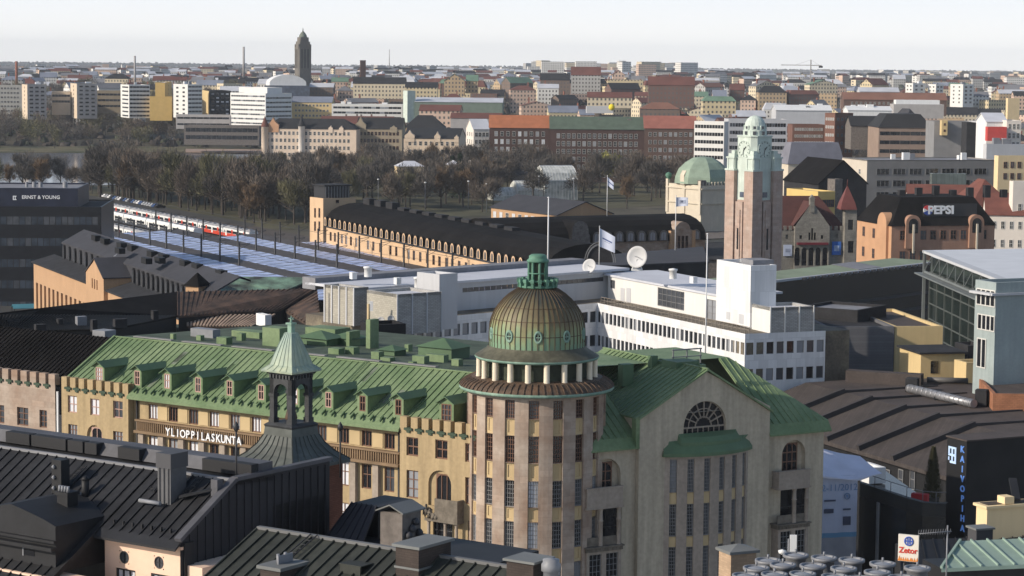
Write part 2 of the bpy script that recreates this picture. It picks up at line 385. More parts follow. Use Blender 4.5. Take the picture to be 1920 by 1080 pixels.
mb.slab([(0, DR, zr), (xr1, DR, zr), (xr1, 30, zr - .9), (0, 30, zr - .9)], .2, 1)
mb.poly([(0, .6, z0r - 1), (0, .6, z0r + sl * (.6 - y0r)), (0, DR, zr), (0, DR, z0r - 1)], 0)
roof = build(mb, 'roof', [mat('greenroof'), mat('greenroof_flat', (.075, .10, .065), .8, .3, .5, fine=.3)], FA, house)
mb = MB(); x = .3
while x < xr1:
    ys = .62 if (x < xL1 or x > xR0) else y0r
    mb.bar((x, ys, z0r + sl * (ys - y0r)), (x, DR, zr), .06, random.uniform(.055, .08)); x += random.uniform(.57, .67)
mb.bar((-.08, .3, z0r + sl * (.3 - y0r)), (-.08, DR, zr), .2, .16)
mb.bar((0, DR, zr - .02), (xr1, DR, zr - .02), .25, .1)
sm = build(mb, 'standing_seam', mat('greenroof'), FA, roof); sm['kind'] = 'stuff'
for k in range(22):   # re-covered sheets, paler or darker than the rest
    xp_, yp_, lp_ = random.uniform(xL1 + .5, xr1 - 6), random.uniform(y0r + .4, DR - 2.2), random.uniform(.8, 1.9); zf_ = lambda y: z0r + sl * (y - y0r) + .012
    build(MB().slab([(xp_, yp_, zf_(yp_)), (xp_ + .6, yp_, zf_(yp_)), (xp_ + .6, yp_ + lp_, zf_(yp_ + lp_)), (xp_, yp_ + lp_, zf_(yp_ + lp_))], .02), 'roof_patch', mat(('patchpale', 'patchdark', 'patchgrey')[k % 3], ((.19, .26, .15), (.115, .175, .085), (.17, .20, .145))[k % 3], .6, .15, .8, fine=.2), FA, roof)
x = xL1 + .6; me_ = MB().bar((0, y0r + .1, z0r + .06), (.12, y0r - .5, z0r - .2), .07, .2).mesh('snow_guard', [mat('greenroof_dark')])
while x < xR0 - .3:
    link('snow_guard', me_, FA.M @ Matrix.Translation((x, 0, 0)), roof); x += .95
def dormer(cpx, cpy, wpx, wh, big=False):
    # find the point of the roof plane seen there
    c = FA.I @ CAMP; d = FA.I.to_3x3() @ ray(cpx, cpy)
    t = (z0r + sl * (c.y * -1 + 0) * -1 - c.z) if False else 0
    # roof plane: z = z0r + sl*(y-y0r)
    t = (z0r + sl * (c.y - y0r) - c.z) / (d.z - sl * d.y); p = c + d * t
    yf = p.y - .9; x = p.x; zb = z0r + sl * (yf - y0r)
    ww, hh = wpx, wh; W = ww / 2 + .2; H = zb + .25 + hh
    D = MB()
    op = [[x - ww / 2, x + ww / 2, zb + .2, zb + .2 + hh]]
    facade(D, flat(yf), x - W, x + W, zb - .1, H + .06, op, .1, 0, 0)
    yb = yf + (H - zb) / sl + .3
    D.poly([(x + W, yf, zb - .1), (x + W, yb, zb - .1), (x + W, yb, H + .06), (x + W, yf, H + .06)], 0)
    D.poly([(x - W, yb, zb - .1), (x - W, yf, zb - .1), (x - W, yf, H + .06), (x - W, yb, H + .06)], 0)
    pk = H + .06 + W * .62
    D.poly([(x - W, yf, H + .06), (x + W, yf, H + .06), (x, yf, pk)], 0)
    yr = yf + (pk - zb) / sl + .2; o = .2
    dm = build(D, 'dormer', [mat('greenroof')], FA, house)
    Q = MB(); zo = H + .06 - o * .62
    Q.slab([(x - W - o, yf - .25, zo), (x, yf - .25, pk), (x, yr, pk), (x - W - o, yb, zo)], -.07)
    Q.slab([(x, yf - .25, pk), (x + W + o, yf - .25, zo), (x + W + o, yb, zo), (x, yr, pk)], -.07)
    build(Q, 'dormer_roof', [mat('greenroof_dark')], FA, dm)
    win(FA, dm, x, yf + .08, zb + .2, ww, hh, nx=3 if big else 2, nz=3 if big else 2, glass=random.choice(['glass', 'glass', 'glass_grey', 'glass_white' if cpx < 640 else 'glass']), frame='frame_pink' if cpx < 660 else 'frame_brown', split=(.55,) if not big else None)
for px, py in ((271, 714), (327, 720), (385, 727), (444, 733), (503, 741), (566, 749), (629, 755), (693, 762), (760, 769)): dormer(px, py, .6, 1.22)
dormer(200, 706, .8, 1.15, True); dormer(850, 780, .95, 1.3, True)
for k in range(6): xa_ = 2 + k * 5.6; build(MB().box(xa_, xa_ + 4.4, DR + .05, DR + .5, zr + .12, zr + .2), 'roof_walkway', mat('walkgrey', (.22, .215, .21), .8, .2), FA, house)
for xl_ in (xL1 + 11.6, xR0 - 8.2):
    q = MB(); a_, b_ = Vector((xl_, y0r + 1.2, z0r + sl * 1.2 + .12)), Vector((xl_, DR - .1, zr + .12)); s_ = Vector((.17, 0, 0)); q.bar(a_ - s_, b_ - s_, .03, .04); q.bar(a_ + s_, b_ + s_, .03, .04)
    for k in range(26): c_ = a_.lerp(b_, (k + .5) / 26); q.bar(c_ - s_, c_ + s_, .03, .03)
    build(q, 'roof_ladder', mat('greenroof_dark'), FA, house)
# boxes on the flat roof behind the ridge
def roofbox(px, py, w, d, h, pent=0, m='greenroof', name='roof_vent'):
    x, y = FA.xy(px, py, zr - .3); b = MB().box(x - w / 2, x + w / 2, y, y + d, zr - 1.2, zr - .3 + h)
    if pent: b.poly([(x - w / 2 - .2, y - .2, zr - .3 + h), (x + w / 2 + .2, y - .2, zr - .3 + h), (x, y + d / 2, zr - .3 + h + pent)]); b.poly([(x + w / 2 + .2, y - .2, zr - .3 + h), (x + w / 2 + .2, y + d + .2, zr - .3 + h), (x, y + d / 2, zr - .3 + h + pent)]); b.poly([(x - w / 2 - .2, y + d + .2, zr - .3 + h), (x - w / 2 - .2, y - .2, zr - .3 + h), (x, y + d / 2, zr - .3 + h + pent)])
    build(b, name, mat(m), FA, house)
for a in ((322, 641, .35, .4, .7), (372, 642, .5, .5, .6), (415, 650, 1.1, .8, .8), (448, 640, .6, .6, .7), (508, 652, 1.9, 1.4, 1.7), (548, 655, .8, .8, .7), (625, 668, 1.1, .8, .65), (655, 667, .9, .8, .7), (652, 648, .35, 1.5, 1.2),
          (690, 652, .45, 1.2, 2.4), (703, 678, .8, .7, .8), (722, 682, 1.0, .7, .5), (784, 686, 1.2, .7, .8), (815, 681, 1.8, .7, .7), (853, 690, .7, .6, .7), (762, 657, .4, .6, .5), (600, 628, 3.4, 2.2, .6), (770, 690, .5, .5, .5), (460, 632, 3.2, 1.6, .5)): roofbox(*a)
roofbox(640, 645, 2.6, 2, .5, .5, 'greenroof_dark', 'roof_lantern'); roofbox(585, 646, 3.2, 2.4, .55, .6, 'greenroof_dark', 'roof_lantern'); roofbox(815, 672, 3.4, 2.6, .9, .7, 'greenroof_dark', 'roof_lantern'); roofbox(725, 668, 1.6, 1.6, .5, .4, 'greenroof_dark', 'roof_lantern')
roofbox(378, 634, 2.6, 1, .8, 0, 'greymetal', 'roof_cabinet')
# balcony with sculpture on the right bay
bx0, bz0 = FA.uz(800, 972, -.6); bx1, bz1 = FA.uz(862, 940, -.6)
mb = MB().box(bx0, bx1, -.9, 0, bz0 - .1, bz0 + .08); mb.box(bx0 + .9, bx1 - .05, -.85, -.7, bz0 + .08, bz1); mb.box(bx1 - .2, bx1 - .05, -.7, 0, bz0 + .08, bz1)
for i in range(14):
    a = random.random(); r = .12 + .12 * random.random()
    mb.lathe([(0.01, -r), (r * .8, -r * .6), (r, 0), (r * .7, r * .7), (0.01, r)], 7, (bx0 - .05 + 1.1 * a, -.75 - .1 * random.random()), 0)
    for k in range(len(mb.v) - 35, len(mb.v)): mb.v[k] = (mb.v[k][0], mb.v[k][1], mb.v[k][2] + bz0 + .1 + (1 - a) * .95 * random.random() + .1)
build(mb, 'balcony', mat('stone_dark', (.17, .145, .115), .9, .25, 1.5, fine=.3), FA, house)
zl0 = FA.uz(830, 1022, -.6)[1]
for px in (804, 835, 856):
    c = FA.uz(px, 990, -.5)[0]; build(MB().lathe([(.16, zl0), (.13, zl0 + .2), (.12, bz0 - .4), (.18, bz0 - .1)], 12, (c, -.5)), 'column', mat('stone'), FA, house)
build(MB().extr([(bx0 + .5, zl0 - .9), (bx0 + .9, zl0 - 1.1), (bx1, zl0 - .3), (bx1, zl0), (bx0, zl0), (bx0, zl0 - .3)], -.85, 0), 'console', mat('stone_dark'), FA, house)
# --- rotunda ------------------------------------------------------
RS = 5.22; zcor = P(1006, 745, 175 - RS).z
def cyl(Rr): return lambda u, d, v: ((Rr - d) * cos(u), (Rr - d) * sin(u), v)
def zrow(y): return P(1006, y, 175 - RS).z
rows = [(752, 787), (819, 870), (903, 953), (980, 1030), (1058, 1105)]
ops = []; pan = []
for k in range(18):
    a = -pi / 2 + R(-2.6) + k * R(20)
    a = (a + pi) % (2 * pi) - pi
    for i, (t, b) in enumerate(rows):
        ops.append((a - R(4.3), a + R(4.3), zrow(b), zrow(t)))
        if i < 4: pan.append((a - R(4.3), a + R(4.3), zrow(rows[i + 1][0]) + .004, zrow(b) - .004))
mb = MB(); fc = cyl(RS)
facade(mb, fc, -pi + R(1), pi + R(1), Z0, zcor, ops + pan, .28, 0, 0, du=R(4))
drum = build(mb, 'rotunda_wall', [mat('pinkstone')], FR, house)
for o in pan:
    if not -2.9 < o[0] < -.05: continue
    q = MB(); facade(q, cyl(RS - .16), o[0], o[1], o[2], o[3], [((o[0] * .72 + o[1] * .28), (o[0] * .28 + o[1] * .72), o[2] + .2, o[3] - .16)], .06, 0, 0); facade(q, cyl(RS - .21), o[0], o[1], o[2], o[3], [], 0, 0)
    build(q, 'spandrel_panel', mat('ochre_panel'), FR, house)
for n_, o in enumerate(ops):
    if not -2.95 < o[0] < 0: continue
    a = (o[0] + o[1]) / 2; wd = (o[1] - o[0]) * (RS - .3); row = n_ % 5
    me = win_mesh(wd, o[3] - o[2], 4, 6 if row else 5, random.choice(['glass', 'glass', 'glass_grey']) if row < 2 else random.choice(['glass', 'glass_dim', 'glass_white', 'glass_grey']), 'frame_brown' if row < 2 else 'frame_grey', bar=.035, edge=.05)
    link('window', me, FR.M @ Matrix.Translation(((RS - .26) * cos(a), (RS - .26) * sin(a), o[2])) @ Matrix.Rotation(a + pi / 2, 4, 'Z'), house)
zk = zcor; K = lambda px: px / 4400 * 175
skirt = [(RS - .1, zk - .05), (K(145), zk - .02), (K(147), zk + .1), (K(146), zk + .22)]
build(MB().lathe(skirt, 72), 'cornice_rim', mat('copper'), FR, house)
zc1 = zk + .95
build(MB().lathe([(K(146), zk + .22), (K(142), zk + .45), (K(137), zk + .62), (K(124), zk + .86), (K(110), zc1), (.1, zc1)], 72), 'cornice_roof', mat('bronze'), FR, house)
q = MB()
for i in range(72):
    a = 2 * pi * i / 72; pr = [(K(146.5), zk + .25), (K(142.5), zk + .47), (K(137.5), zk + .65), (K(124.5), zk + .89)]
    for p0, p1 in zip(pr, pr[1:]): q.bar((p0[0] * cos(a), p0[0] * sin(a), p0[1]), (p1[0] * cos(a), p1[0] * sin(a), p1[1]), .06, .05)
build(q, 'cornice_seam', mat('bronze'), FR, house)
zc2 = zc1 + 1.32
for i in range(20):
    a = -pi / 2 + R(0) + R(18) * (i + .5); r = K(110)
    build(MB().lathe([(.25, zc1 - .1), (.22, zc1 + .08), (.215, zc2 - .08), (.24, zc2)], 14, (r * cos(a), r * sin(a))), 'column', mat('cream'), FR, house)
build(MB().lathe([(3.95, zc1), (3.95, zc2)], 40), 'drum', mat('drumgreen', (.05, .06, .04), .8, .3, 1, fine=.3), FR, house)
build(MB().lathe([(3.9, zc2 - .02), (K(115), zc2), (K(118), zc2 + .12), (K(117), zc2 + .2)], 72), 'dome_rim', mat('copper'), FR, house)
build(MB().lathe([(K(117), zc2 + .2), (K(108), zc2 + .42), (K(96), zc2 + .72), (K(92), zc2 + .95)], 72), 'dome_skirt', mat('bronze2', (.10, .095, .065), .65, .25, 1.2, fine=.3), FR, house)
zd = zc2 + .7
prof = [(3.6, zd), (3.6, zd + .6), (3.59, zd + 1.2), (3.55, zd + 1.8), (3.45, zd + 2.3), (3.25, zd + 2.8), (2.95, zd + 3.25), (2.55, zd + 3.72), (2.1, zd + 4.12), (1.6, zd + 4.45), (1.05, zd + 4.68)]
# patina of the dome: verdigris below, olive and brown above, with streaks down the sheets
m = bpy.data.materials.new('dome_patina'); m.use_nodes = True; t = m.node_tree; N = t.nodes; L = t.links; b = N['Principled BSDF']; b.inputs['Roughness'].default_value = .6
tc = N.new('ShaderNodeTexCoord'); sx = N.new('ShaderNodeSeparateXYZ'); L.new(tc.outputs['Object'], sx.inputs[0])
at = N.new('ShaderNodeMath'); at.operation = 'ARCTAN2'; L.new(sx.outputs[1], at.inputs[0]); L.new(sx.outputs[0], at.inputs[1])
fl = N.new('ShaderNodeMath'); fl.operation = 'MULTIPLY'; L.new(at.outputs[0], fl.inputs[0]); fl.inputs[1].default_value = 52 / (2 * pi)
f2 = N.new('ShaderNodeMath'); f2.operation = 'FLOOR'; L.new(fl.outputs[0], f2.inputs[0])
wn = N.new('ShaderNodeTexWhiteNoise'); wn.noise_dimensions = '1D'; L.new(f2.outputs[0], wn.inputs['W'])
ns = N.new('ShaderNodeTexNoise'); ns.inputs['Scale'].default_value = .9; ns.inputs['Detail'].default_value = 5; L.new(tc.outputs['Object'], ns.inputs['Vector'])
ma = N.new('ShaderNodeMath'); ma.operation = 'MULTIPLY_ADD'; L.new(wn.outputs[0], ma.inputs[0]); ma.inputs[1].default_value = 1.0; L.new(sx.outputs[2], ma.inputs[2])
mb2 = N.new('ShaderNodeMath'); mb2.operation = 'MULTIPLY_ADD'; L.new(ns.outputs[0], mb2.inputs[0]); mb2.inputs[1].default_value = 2.6; L.new(ma.outputs[0], mb2.inputs[2])
mr = N.new('ShaderNodeMapRange'); L.new(mb2.outputs[0], mr.inputs[0]); mr.inputs[1].default_value = zd + 1.5; mr.inputs[2].default_value = zd + 6.4
cr = N.new('ShaderNodeValToRGB'); L.new(mr.outputs[0], cr.inputs[0]); e = cr.color_ramp.elements
e[0].color = (.155, .255, .16, 1); e[1].color = (.05, .053, .042, 1); e[0].position = .12; e[1].position = .9
for p, c in ((.3, (.215, .27, .14)), (.42, (.205, .195, .09)), (.6, (.14, .11, .055)), (.75, (.10, .085, .045))):
    x = e.new(p); x.color = (*c, 1)
L.new(cr.outputs[0], b.inputs['Base Color'])
dome = build(MB().lathe(prof, 104), 'dome', m, FR, house)
q = MB()
for i in range(52):
    a = 2 * pi * i / 52
    for p0, p1 in zip(prof, prof[1:]): q.bar((p0[0] * cos(a), p0[0] * sin(a), p0[1]), (p1[0] * cos(a), p1[0] * sin(a), p1[1]), .045, .05)
for j in (2, 4, 6): q.lathe([(prof[j][0] + .0, prof[j][1] - .03), (prof[j][0] + .035, prof[j][1]), (prof[j][0], prof[j][1] + .03)], 104)
sm = build(q, 'dome_rib', mat('rib', (.09, .06, .035), .6, .3, 1), FR, dome)
for i in range(10):
    a = -pi / 2 + R(36) * i + R(.5); M = FR.M @ Matrix.Translation((3.56 * cos(a), 3.56 * sin(a), zd + 1.22)) @ Matrix.Rotation(a + pi / 2, 4, 'Z') @ Matrix.Rotation(pi / 2, 4, 'X')
    q = MB().lathe([(.40, -.05), (.40, .1), (.25, .1), (.22, .0)], 18, m=0); q.lathe([(.23, .03), (.02, .05)], 18, m=1); q.box(-.03, .03, -.22, .22, .05, .09, 0); q.box(-.22, .22, -.03, .03, .05, .088, 0)
    for k in range(len(q.v)): q.v[k] = (q.v[k][0] * .78, q.v[k][1] * 1.2, q.v[k][2])
    link('oculus', q.mesh('oculus', [mat('copper'), mat('glass')]), M, dome)
zl = zd + 4.66
lant = build(MB().lathe([(1.3, zl - .08), (1.42, zl - .02), (1.42, zl + .1), (.8, zl + .12)], 32), 'lantern', mat('copper2', (.10, .22, .155), .65, .25, 1.2, fine=.2), FR, house)
q = MB().lathe([(.52, zl + .1), (.52, zl + 1.85)], 20); build(q, 'lantern_core', mat('drumgreen'), FR, lant)
q = MB()
for i in range(8):
    a = 2 * pi * i / 8 + .2; q.lathe([(.11, zl + .1), (.1, zl + 1.85)], 8, (.68 * cos(a), .68 * sin(a)))
q.lathe([(.5, zl + 1.8), (.82, zl + 1.84), (.84, zl + 1.98), (.72, zl + 2.06), (.66, zl + 2.2), (.68, zl + 2.3), (.5, zl + 2.42), (.01, zl + 2.46)], 24)
q.lathe([(.62, zl + .95), (.78, zl + .98), (.78, zl + 1.04), (.6, zl + 1.06)], 24)
build(q, 'lantern_post', mat('copper2'), FR, lant)
q = MB()
for i in range(16):
    a = 2 * pi * i / 16 + .1
    q.box(-.1, .1, 1.08, 1.5, zl - .02, zl + .5, 0, Matrix.Rotation(a, 4, 'Z')); q.box(-.13, .13, 1.3, 1.56, zl + .34, zl + .62, 0, Matrix.Rotation(a, 4, 'Z'))
q.lathe([(1.1, zl + .42), (1.38, zl + .42), (1.38, zl + .52), (1.1, zl + .52)], 32)
build(q, 'lantern_bracket', mat('copper2'), FR, lant)
# link block between the long front and the rotunda
x0, zt = FA.uz(912, 845, .8)
mb = MB(); facade(mb, flat(1.1), xR1, xR1 + 2.2, Z0, zt, [[xR1 + .35, xR1 + 1.0, zt - 5.2, zt - .3], [xR1 + .35, xR1 + 1.0, zt - 11, zt - 5.6]], .12)
mb.box(xR1, xR1 + 2.2, 1.15, 4, zt - .2, zt)
build(mb, 'link_wall', mat('stone'), FA, house)
mb = MB().box(xR1 + .33, xR1 + 1.02, 1.2, 1.24, Z0, zt - .25); build(mb, 'link_panel', mat('ochre_panel'), FA, house)
# --- gable front --------------------------------------------------
def fr(xl, xr, yt, yb, y=0): return rect(FB, xl, xr, yt, yb, y)
wl0 = 0; wl1 = FB.uz(1196, 835)[0]; g1 = FB.uz(1445, 800)[0]; wr1 = FB.uz(1545, 805)[0]
GP = -.45   # the gable stands forward
aL = fr(1109, 1164, 860, 921); aLi = fr(1116, 1152, 868, 921); aR = fr(1466, 1510, 825, 884); aRi = fr(1471, 1500, 832, 884)
lgL = fr(1104, 1165, 954, 1026); lgR = fr(1463, 1516, 917, 985)
mb = MB()
facade(mb, flat(0), wl0, wl1 + .3, Z0, ZE + .1, [aL, lgL], .45, 0, 0); arch_fill(mb, flat(0), aL[0], aL[1], aL[3], .45)
facade(mb, flat(0), g1 - .3, wr1, Z0, ZE + .1, [aR, lgR], .45, 0, 0); arch_fill(mb, flat(0), aR[0], aR[1], aR[3], .45)
for a in (aL, aR, lgL, lgR): facade(mb, flat(.45), a[0], a[1], a[2], a[3], [], 0)
gx0, gsz = FB.uz(1199, 782, GP); gpx, gpz = FB.uz(1325, 697, GP); gx1, gsz2 = FB.uz(1444, 768, GP)
bw0 = FB.uz(1244, 1000, GP)[0]; bw1 = FB.uz(1400, 1000, GP)[0]; zbt = FB.uz(1300, 850, GP - .4)[1]
gap_ = [bw0, bw1, Z0 - 1, zbt]
lu = fr(1282, 1362, 752, 816, GP)
n = 16; r = (lu[1] - lu[0]) / 2; cx = (lu[0] + lu[1]) / 2; zb_ = lu[2] - .3; sp = lu[3] - r
facade(mb, flat(GP), gx0, gx1, Z0, gsz, [gap_, [cx - r, cx + r, zb_, gsz + .001]], .3)
arc = [(cx - r * cos(pi * k / n), sp + r * sin(pi * k / n)) for k in range(n + 1)]
# gable triangle with the half-round opening: filled in strips
def gtop(x): return gsz + (gpz - gsz) * ((x - gx0) / (gpx - gx0) if x < gpx else (gx1 - x) / (gx1 - gpx))
xs = sorted(set([gx0, gx1, gpx, cx - r, cx + r] + [a[0] for a in arc]))
fg = flat(GP)
for a, b in zip(xs, xs[1:]):
    mid_ = (a + b) / 2
    def az(x): return sp + sqrt(max(0, r * r - (x - cx) ** 2))
    if cx - r <= mid_ <= cx + r:
        mb.poly([fg(a, 0, az(a)), fg(b, 0, az(b)), fg(b, 0, gtop(b)), fg(a, 0, gtop(a))])
        mb.poly([fg(a, .35, az(a)), fg(b, .35, az(b)), fg(b, 0, az(b)), fg(a, 0, az(a))])
        lowz = gsz
        if zb_ < sp or True:
            pass
        if zb_ > gsz: mb.poly([fg(a, 0, gsz), fg(b, 0, gsz), fg(b, 0, zb_), fg(a, 0, zb_)])
    else: mb.poly([fg(a, 0, gsz), fg(b, 0, gsz), fg(b, 0, gtop(b)), fg(a, 0, gtop(a))])
mb.poly([fg(cx - r, 0, max(zb_, gsz)), fg(cx - r, 0, sp), fg(cx - r, .35, sp), fg(cx - r, .35, max(zb_, gsz))]); mb.poly([fg(cx + r, 0, sp), fg(cx + r, 0, max(zb_, gsz)), fg(cx + r, .35, max(zb_, gsz)), fg(cx + r, .35, sp)])
mb.poly([(gx0, 14, Z0), (gx0, GP, Z0), (gx0, GP, gsz), (gx0, 14, gsz)]); mb.poly([(gx1, GP, Z0), (gx1, 14, Z0), (gx1, 14, gsz2), (gx1, GP, gsz2)])
mb.poly([(wr1, 0, Z0), (wr1, 14, Z0), (wr1, 14, ZE), (wr1, 0, ZE)]); mb.poly([(0, 6, Z0), (0, 0, Z0), (0, 0, ZE), (0, 6, ZE)])
build(mb, 'gable_wall', mat('gableplaster'), FB, house)
q = MB()
z1 = zb_
q.poly([fg(cx - r, .3, z1), fg(cx + r, .3, z1)] + [fg(a[0], .3, a[1]) for a in reversed(arc)], 0)
for k in range(1, 8):
    a = pi * k / 8; q.bar((cx + .42 * r * cos(a) * .8, GP + .25, sp + .42 * r * sin(a) * .8 - .0), (cx + r * cos(a), GP + .25, sp + r * sin(a)), .09, .09, 1)
for rr in (.36, .68, .97):
    for k in range(n):
        a, b_ = pi * k / n, pi * (k + 1) / n; q.bar((cx + rr * r * cos(a), GP + .24, sp + rr * r * sin(a)), (cx + rr * r * cos(b_), GP + .24, sp + rr * r * sin(b_)), .07 if rr < .6 else .05, .07, 1)
q.box(cx - r, cx + r, GP + .2, GP + .29, sp - .08, sp + .04, 1)
for k in range(9): xx = cx - r + 2 * r * k / 8; q.box(xx - .03, xx + .03, GP + .22, GP + .29, z1, sp - .08, 1)
build(q, 'lunette_window', [mat('glass'), mat('frame_sand', (.30, .25, .2), .7)], FB, house)
for a, ai, nm in ((aL, aLi, 3), (aR, aRi, 3)): put(FB, ai, .42, nx=3, nz=3, glass='glass', frame='frame_brown', arch=True, bar=.08)
put(FB, lgL, .43, nx=2, nz=2, frame='frame_dark'); put(FB, lgR, .43, nx=2, nz=2, frame='frame_dark')
# bow bay
sag = 1.1; ch = bw1 - bw0; RB = (ch * ch / 4 + sag * sag) / (2 * sag); bcx = (bw0 + bw1) / 2; bcy = GP + RB - sag; half = math.asin(ch / 2 / RB)
def bow(Rr): return lambda u, d, v: (bcx + (Rr - d) * sin(u), bcy - (Rr - d) * cos(u), v)
def zbow(y): return FB.uz(1320, y, GP - sag)[1]
brow = [(860, 922), (944, 1004), (1024, 1084)]
bops = []; bpan = []
for k in range(6):
    a = -half + 2 * half * (k + .5) / 6
    for i, (t_, b_) in enumerate(brow):
        bops.append((a - half * .068, a + half * .068, zbow(b_), zbow(t_)))
        if i < 2: bpan.append((a - half * .068, a + half * .068, zbow(brow[i + 1][0]) + .003, zbow(b_) - .003))
mb = MB(); facade(mb, bow(RB), -half, half, Z0, zbt, bops + bpan, .22, du=half / 12)
build(mb, 'bay_wall', mat('stone'), FB, house)
for o in bpan: q = MB(); facade(q, bow(RB - .12), o[0], o[1], o[2], o[3], []); build(q, 'spandrel_panel', mat('ochre_panel'), FB, house)
for o in bops:
    a = (o[0] + o[1]) / 2; me = win_mesh((o[1] - o[0]) * (RB - .2), o[3] - o[2], 4, 9, random.choice(('glass', 'glass', 'glass_grey', 'glass_dim')), 'frame_grey', bar=.03, edge=.05)
    link('window', me, FB.M @ Matrix.Translation((bcx + (RB - .2) * sin(a), bcy - (RB - .2) * cos(a), o[2])) @ Matrix.Rotation(a, 4, 'Z'), house)
def bowroof(Rr, h0, h1, z0, z1, r2):   # an apron roof following the bow
    q = MB(); n = 20
    for k in range(n):
        a, b_ = -h0 + 2 * h0 * k / n, -h0 + 2 * h0 * (k + 1) / n; f1, f2_ = bow(Rr), bow(r2)
        q.poly([f1(a, 0, z0 - .25), f1(b_, 0, z0 - .25), f1(b_, 0, z0), f1(a, 0, z0)]); q.poly([f1(a, 0, z0), f1(b_, 0, z0), f2_(b_, 0, z1), f2_(a, 0, z1)], 0, True)
        q.poly([f2_(a, 0, z1), f2_(b_, 0, z1), (bow(r2)(b_, 0, 0)[0], GP, z1 + .25), (bow(r2)(a, 0, 0)[0], GP, z1 + .25)]); q.poly([f1(b_, 0, z0 - .25), f1(a, 0, z0 - .25), (f1(a, 0, 0)[0], GP, z0 - .25), (f1(b_, 0, 0)[0], GP, z0 - .25)])
    for sgn in (-1, 1):
        a = sgn * h0; p = bow(Rr)(a, 0, 0); p2 = bow(r2)(a, 0, 0)
        q.poly([(p[0], p[1], z0 - .25), (p[0], GP, z0 - .25), (p[0], GP, z0 + .02), (p2[0], GP, z1 + .2), (p2[0], p2[1], z1), (p[0], p[1], z0)][::sgn])
    build(q, 'bay_roof', mat('greenroof_dark'), FB, house)
bowroof(RB + .3, half * 1.02, 0, zbt + .12, zbt + .75, RB - .15)
bowroof(RB - .05, half * .70, 0, zbt + .9, zbt + 1.25, RB - .35)
# roofs of this wing
pit = .72
def eave(x0, x1, xi0, xi1, ztop):
    q = MB(); y0_, yi = -.55, .25; z1_ = ZE + .75
    q.slab([(x0, y0_, ZE + .02), (x1, y0_, ZE + .02), (x1, yi - .3, z1_), (x0, yi - .3, z1_)], .12)
    q.slab([(x0, yi - .3, z1_), (x1, yi - .3, z1_), (xi1, yi + (ztop - z1_) / pit, ztop), (xi0, yi + (ztop - z1_) / pit, ztop)], .15)
    return q, z1_, yi
zrid = gpz - .1; dpt = (zrid - ZE - .75) / pit
q, z1_, yi = eave(-.3, gx0, -.3, gx0, zrid)
q2, _, _ = eave(gx1, wr1 + .35, gx1, wr1 + .35 - dpt * .8, zrid)
q.v += []; roofB = build(q, 'wing_roof', mat('greenroof'), FB, house)
rb2 = build(q2, 'wing_roof', mat('greenroof'), FB, house)
h = MB()
h.slab([(gx0 - .15, GP - .25, gsz - .2), (gpx, GP - .25, gpz + .1), (gpx, 14, gpz + .1), (gx0 - .15, 14, gsz - .2)], -.12)
h.slab([(gpx, GP - .25, gpz + .1), (gx1 + .15, GP - .25, gsz2 - .2), (gx1 + .15, 14, gsz2 - .2), (gpx, 14, gpz + .1)], -.12)
h.poly([(wr1 + .35, -.55, ZE + .02), (wr1 + .35, 14, ZE + .02), (wr1 + .35, 14, ZE + .75), (wr1 + .35, -.05, ZE + .75)])
h.poly([(wr1 + .35, -.05, ZE + .75), (wr1 + .35, 14, ZE + .75), (wr1 + .35 - dpt * .8, 14, zrid), (wr1 + .35 - dpt * .8, yi + dpt, zrid)])
h.poly([(-.3, yi + dpt, zrid), (wr1 + .35 - dpt * .8, yi + dpt, zrid), (wr1 + .35 - dpt * .8, 14, zrid), (-.3, 14, zrid)])
grf = build(h, 'gable_roof', mat('greenroof'), FB, house)
h = MB()
yy = GP
while yy < 13:
    h.bar((gx0 - .1, yy, gsz - .06), (gpx, yy, gpz + .22), .05, .08); h.bar((gpx, yy, gpz + .22), (gx1 + .1, yy, gsz2 - .06), .05, .08); yy += random.uniform(.58, .67)
h.bar((gpx, GP - .2, gpz + .2), (gpx, 14, gpz + .2), .2, .1)
build(h, 'standing_seam', mat('greenroof'), FB, grf)['kind'] = 'stuff'
for rf_, a0_, a1_, sh in ((roofB, -.25, gx0, 0), (rb2, gx1 + .1, wr1 + .3, 1)):
    h = MB(); xx = a0_
    while xx < a1_:
        tp = zrid if not sh else min(zrid, z1_ + (wr1 + .35 - xx) / .8 * pit)
        h.bar((xx, -.05, z1_), (xx, yi + (tp - z1_) / pit, tp), .05, .08); xx += random.uniform(.55, .66)
    build(h, 'standing_seam', mat('greenroof'), FB, rf_)['kind'] = 'stuff'
h = MB(); h.bar((gx0 - .22, GP - .1, ZE - .1), (gx0 - .22, GP - .1, gsz), .3, .01); h.box(gx0 - .3, gx0 - .02, GP - .1, .1, ZE, gsz - .1)
build(h, 'gable_flashing', mat('greenroof'), FB, house)
